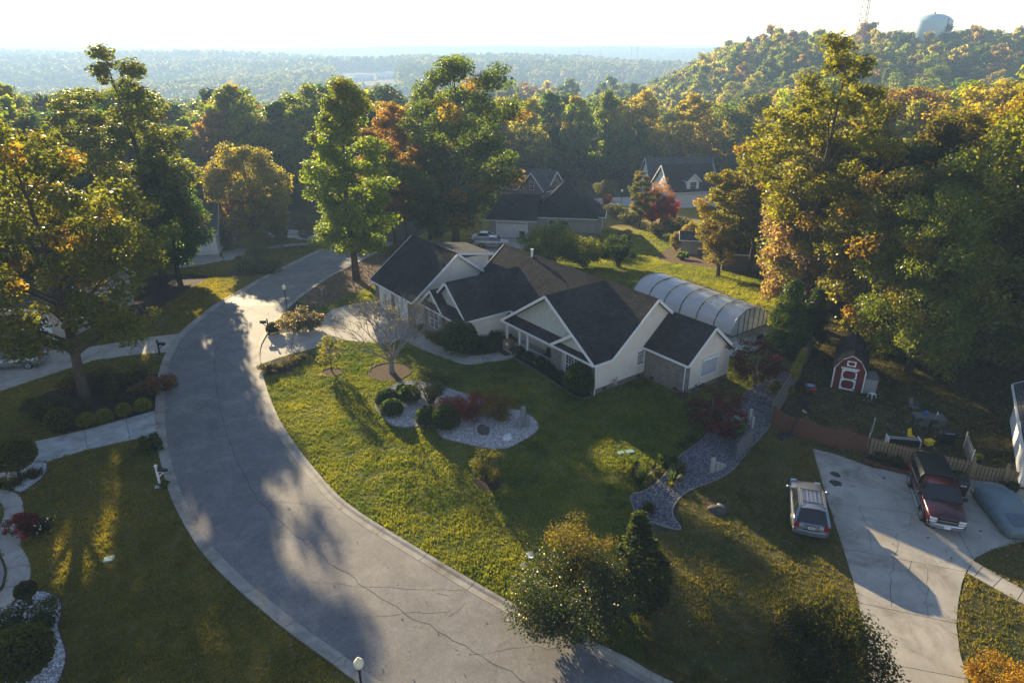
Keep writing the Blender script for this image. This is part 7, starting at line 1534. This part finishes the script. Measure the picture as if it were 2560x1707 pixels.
for k in range(40): a = k * math.pi / 20; m = MB(); m.bar((rr * .97 * math.cos(a), rr * .97 * math.sin(a), H_ - 3.45), (rr * .97 * math.cos(a), rr * .97 * math.sin(a), H_ - 2.55), .08); 
for (a, hh) in ((2.6, 5.5), (-1.2, 5.0), (-.6, 6.0)): m = MB(); m.tube([(3.5 * math.cos(a), 3.5 * math.sin(a), H_ - .5), (3.5 * math.cos(a), 3.5 * math.sin(a), H_ + hh)], .07, 5); m.build('antenna', 'metal_dark', wt)
m = MB(); m.lathe([(.5, H_ + .01), (.5, H_ + .7), (.2, H_ + .9)], 8); m.build('vent', 'metal_dark', wt)
m = MB(); m.bar((3.0, -rr * .965, H_ - 12), (3.0, -rr * .965, H_ - 3), .5, .25, (0, 1, 0)); m.build('ladder', 'metal_dark', wt)
def mast(px, f, ytop_px, base_w, top_w, label, mat='steel_mast', panel=6.0, th=.28):
    b0 = cam_pt(px, 128, f); g0 = float(gz(b0.x, b0.y)); tp = cam_pt(px, ytop_px, f).z; e = empty('lattice_mast', (b0.x, b0.y, g0), .35, label, 'mast'); Hm = tp - g0; t = MB(); n = max(4, int(Hm / panel))
    cs = lambda z: [(base_w + (top_w - base_w) * z / Hm) / 2 * s for s in (1,)][0]
    for k in range(3):
        a = 2.094 * k; t.bar((cs(0) * math.cos(a), cs(0) * math.sin(a), 0), (cs(Hm) * math.cos(a), cs(Hm) * math.sin(a), Hm), th)
    t.build('leg', mat, e); t = MB()
    for i in range(n):
        z0, z1 = Hm * i / n, Hm * (i + 1) / n
        for k in range(3):
            a, b = 2.094 * k, 2.094 * (k + 1); P = lambda an, z: (cs(z) * math.cos(an), cs(z) * math.sin(an), z)
            t.bar(P(a, z1), P(b, z1), th * .6); t.bar(P(a, z0), P(b, z1), th * .5); t.bar(P(b, z0), P(a, z1), th * .5)
    t.build('bracing', mat, e); return e
mast(2146, 380, -28, 7.2, 3.6, 'red lattice radio mast rising out of the frame beside the water tower', panel=3.2, th=.2)
mast(1263, 2600, 88, 7, 1.5, 'slender far-off mast on the horizon', 'far_white', 9, 1.0); mast(984, 3000, 112, 7, 2, 'tiny far-off mast left of the slender mast', 'far_white', 12, 1.0)
for px, yt, lb in ((1446, 124, 'first of the short masts in the hazy town'), (1500, 118, 'second short mast in the hazy town'), (1578, 118, 'short mast beside the hill foot'), (1594, 117, 'last short mast nearest the wooded hill')): mast(px, 1900, yt, 4, 2.4, lb, 'far_white', 9, .9)
def far_box(px, py, wpx, dp, hm, lb, name='warehouse', mat='far_white', roof='far_white'):
    p = G(px, py); f = p.y * _c + (CAM_H - p.z) * _s; wm = wpx * f / _f
    e = empty(name, p, 0, lb, 'building'); MB().box(-wm / 2, wm / 2, 0, dp, -2, hm).build('wall', mat, e); g = MB(); g.prism([(0, hm), (dp, hm), (dp / 2, hm + dp * .16)], 'x', -wm / 2 - .5, wm / 2 + .5); g.build('roof', roof, e)
    for k in range(4): MB().box(-wm / 2 + wm * (.12 + .22 * k), -wm / 2 + wm * (.22 + .22 * k), -.15, -.02, 0, hm * .6).build('door', 'shutter_grey', e)
for px, py, wpx, lb in ((905, 197, 44, 'long white warehouse in the misty valley clearing'), (965, 195, 50, 'widest white warehouse in the misty valley clearing'), (1015, 197, 30, 'small white warehouse at the edge of the misty clearing')): far_box(px, py, wpx, 30, 7, lb)
for px, py, wpx, lb in ((1490, 152, 60, 'long hazy factory on the horizon'), (1545, 150, 40, 'hazy factory beside the hill foot')): far_box(px, py, wpx, 50, 12, lb)
for (px, f, wm, rzz, lb, mt) in ((1262, 470, 20, .3, 'hazy house with grey roof among the far trees', 'siding_tan'), (1375, 500, 15, -.4, 'hazy pale gable house beside the red far tree', 'siding_white'), (1480, 540, 17, .1, 'hazy dark-roofed house among the yellow far trees', 'siding_tan')):
    x = (px - 1280) / _f * f; y_ = f / _c - 12; z = float(gz(x, y_)); hq = simple_house('house', (x, y_, z), rzz, lb, wm, 10, 5.5, 10.5, mt, 'shingle_grey')
    window(hq, pw(0), wm * .2, wm * .2 + 1.6, 1, 3, 1, 1); window(hq, pw(0), wm * .6, wm * .6 + 1.6, 1, 3, 1, 1)
# the air: one even, pale haze
hz = MB(); hz.box(-7200, 7200, -200, 8600, -95, 61)
m = bpy.data.materials.new('haze'); m.use_nodes = True; nt = m.node_tree; nt.nodes.clear()
out = nt.nodes.new('ShaderNodeOutputMaterial'); pv = nt.nodes.new('ShaderNodeVolumePrincipled')
pv.inputs['Color'].default_value = (0.42, 0.64, 1.0, 1); pv.inputs['Density'].default_value = 0.00048; pv.inputs['Anisotropy'].default_value = 0.15
nt.links.new(pv.outputs[0], out.inputs['Volume']); MATS['haze'] = m
hz.build('haze', 'haze', kind='stuff', label='pale morning haze over the whole valley', cat='haze')
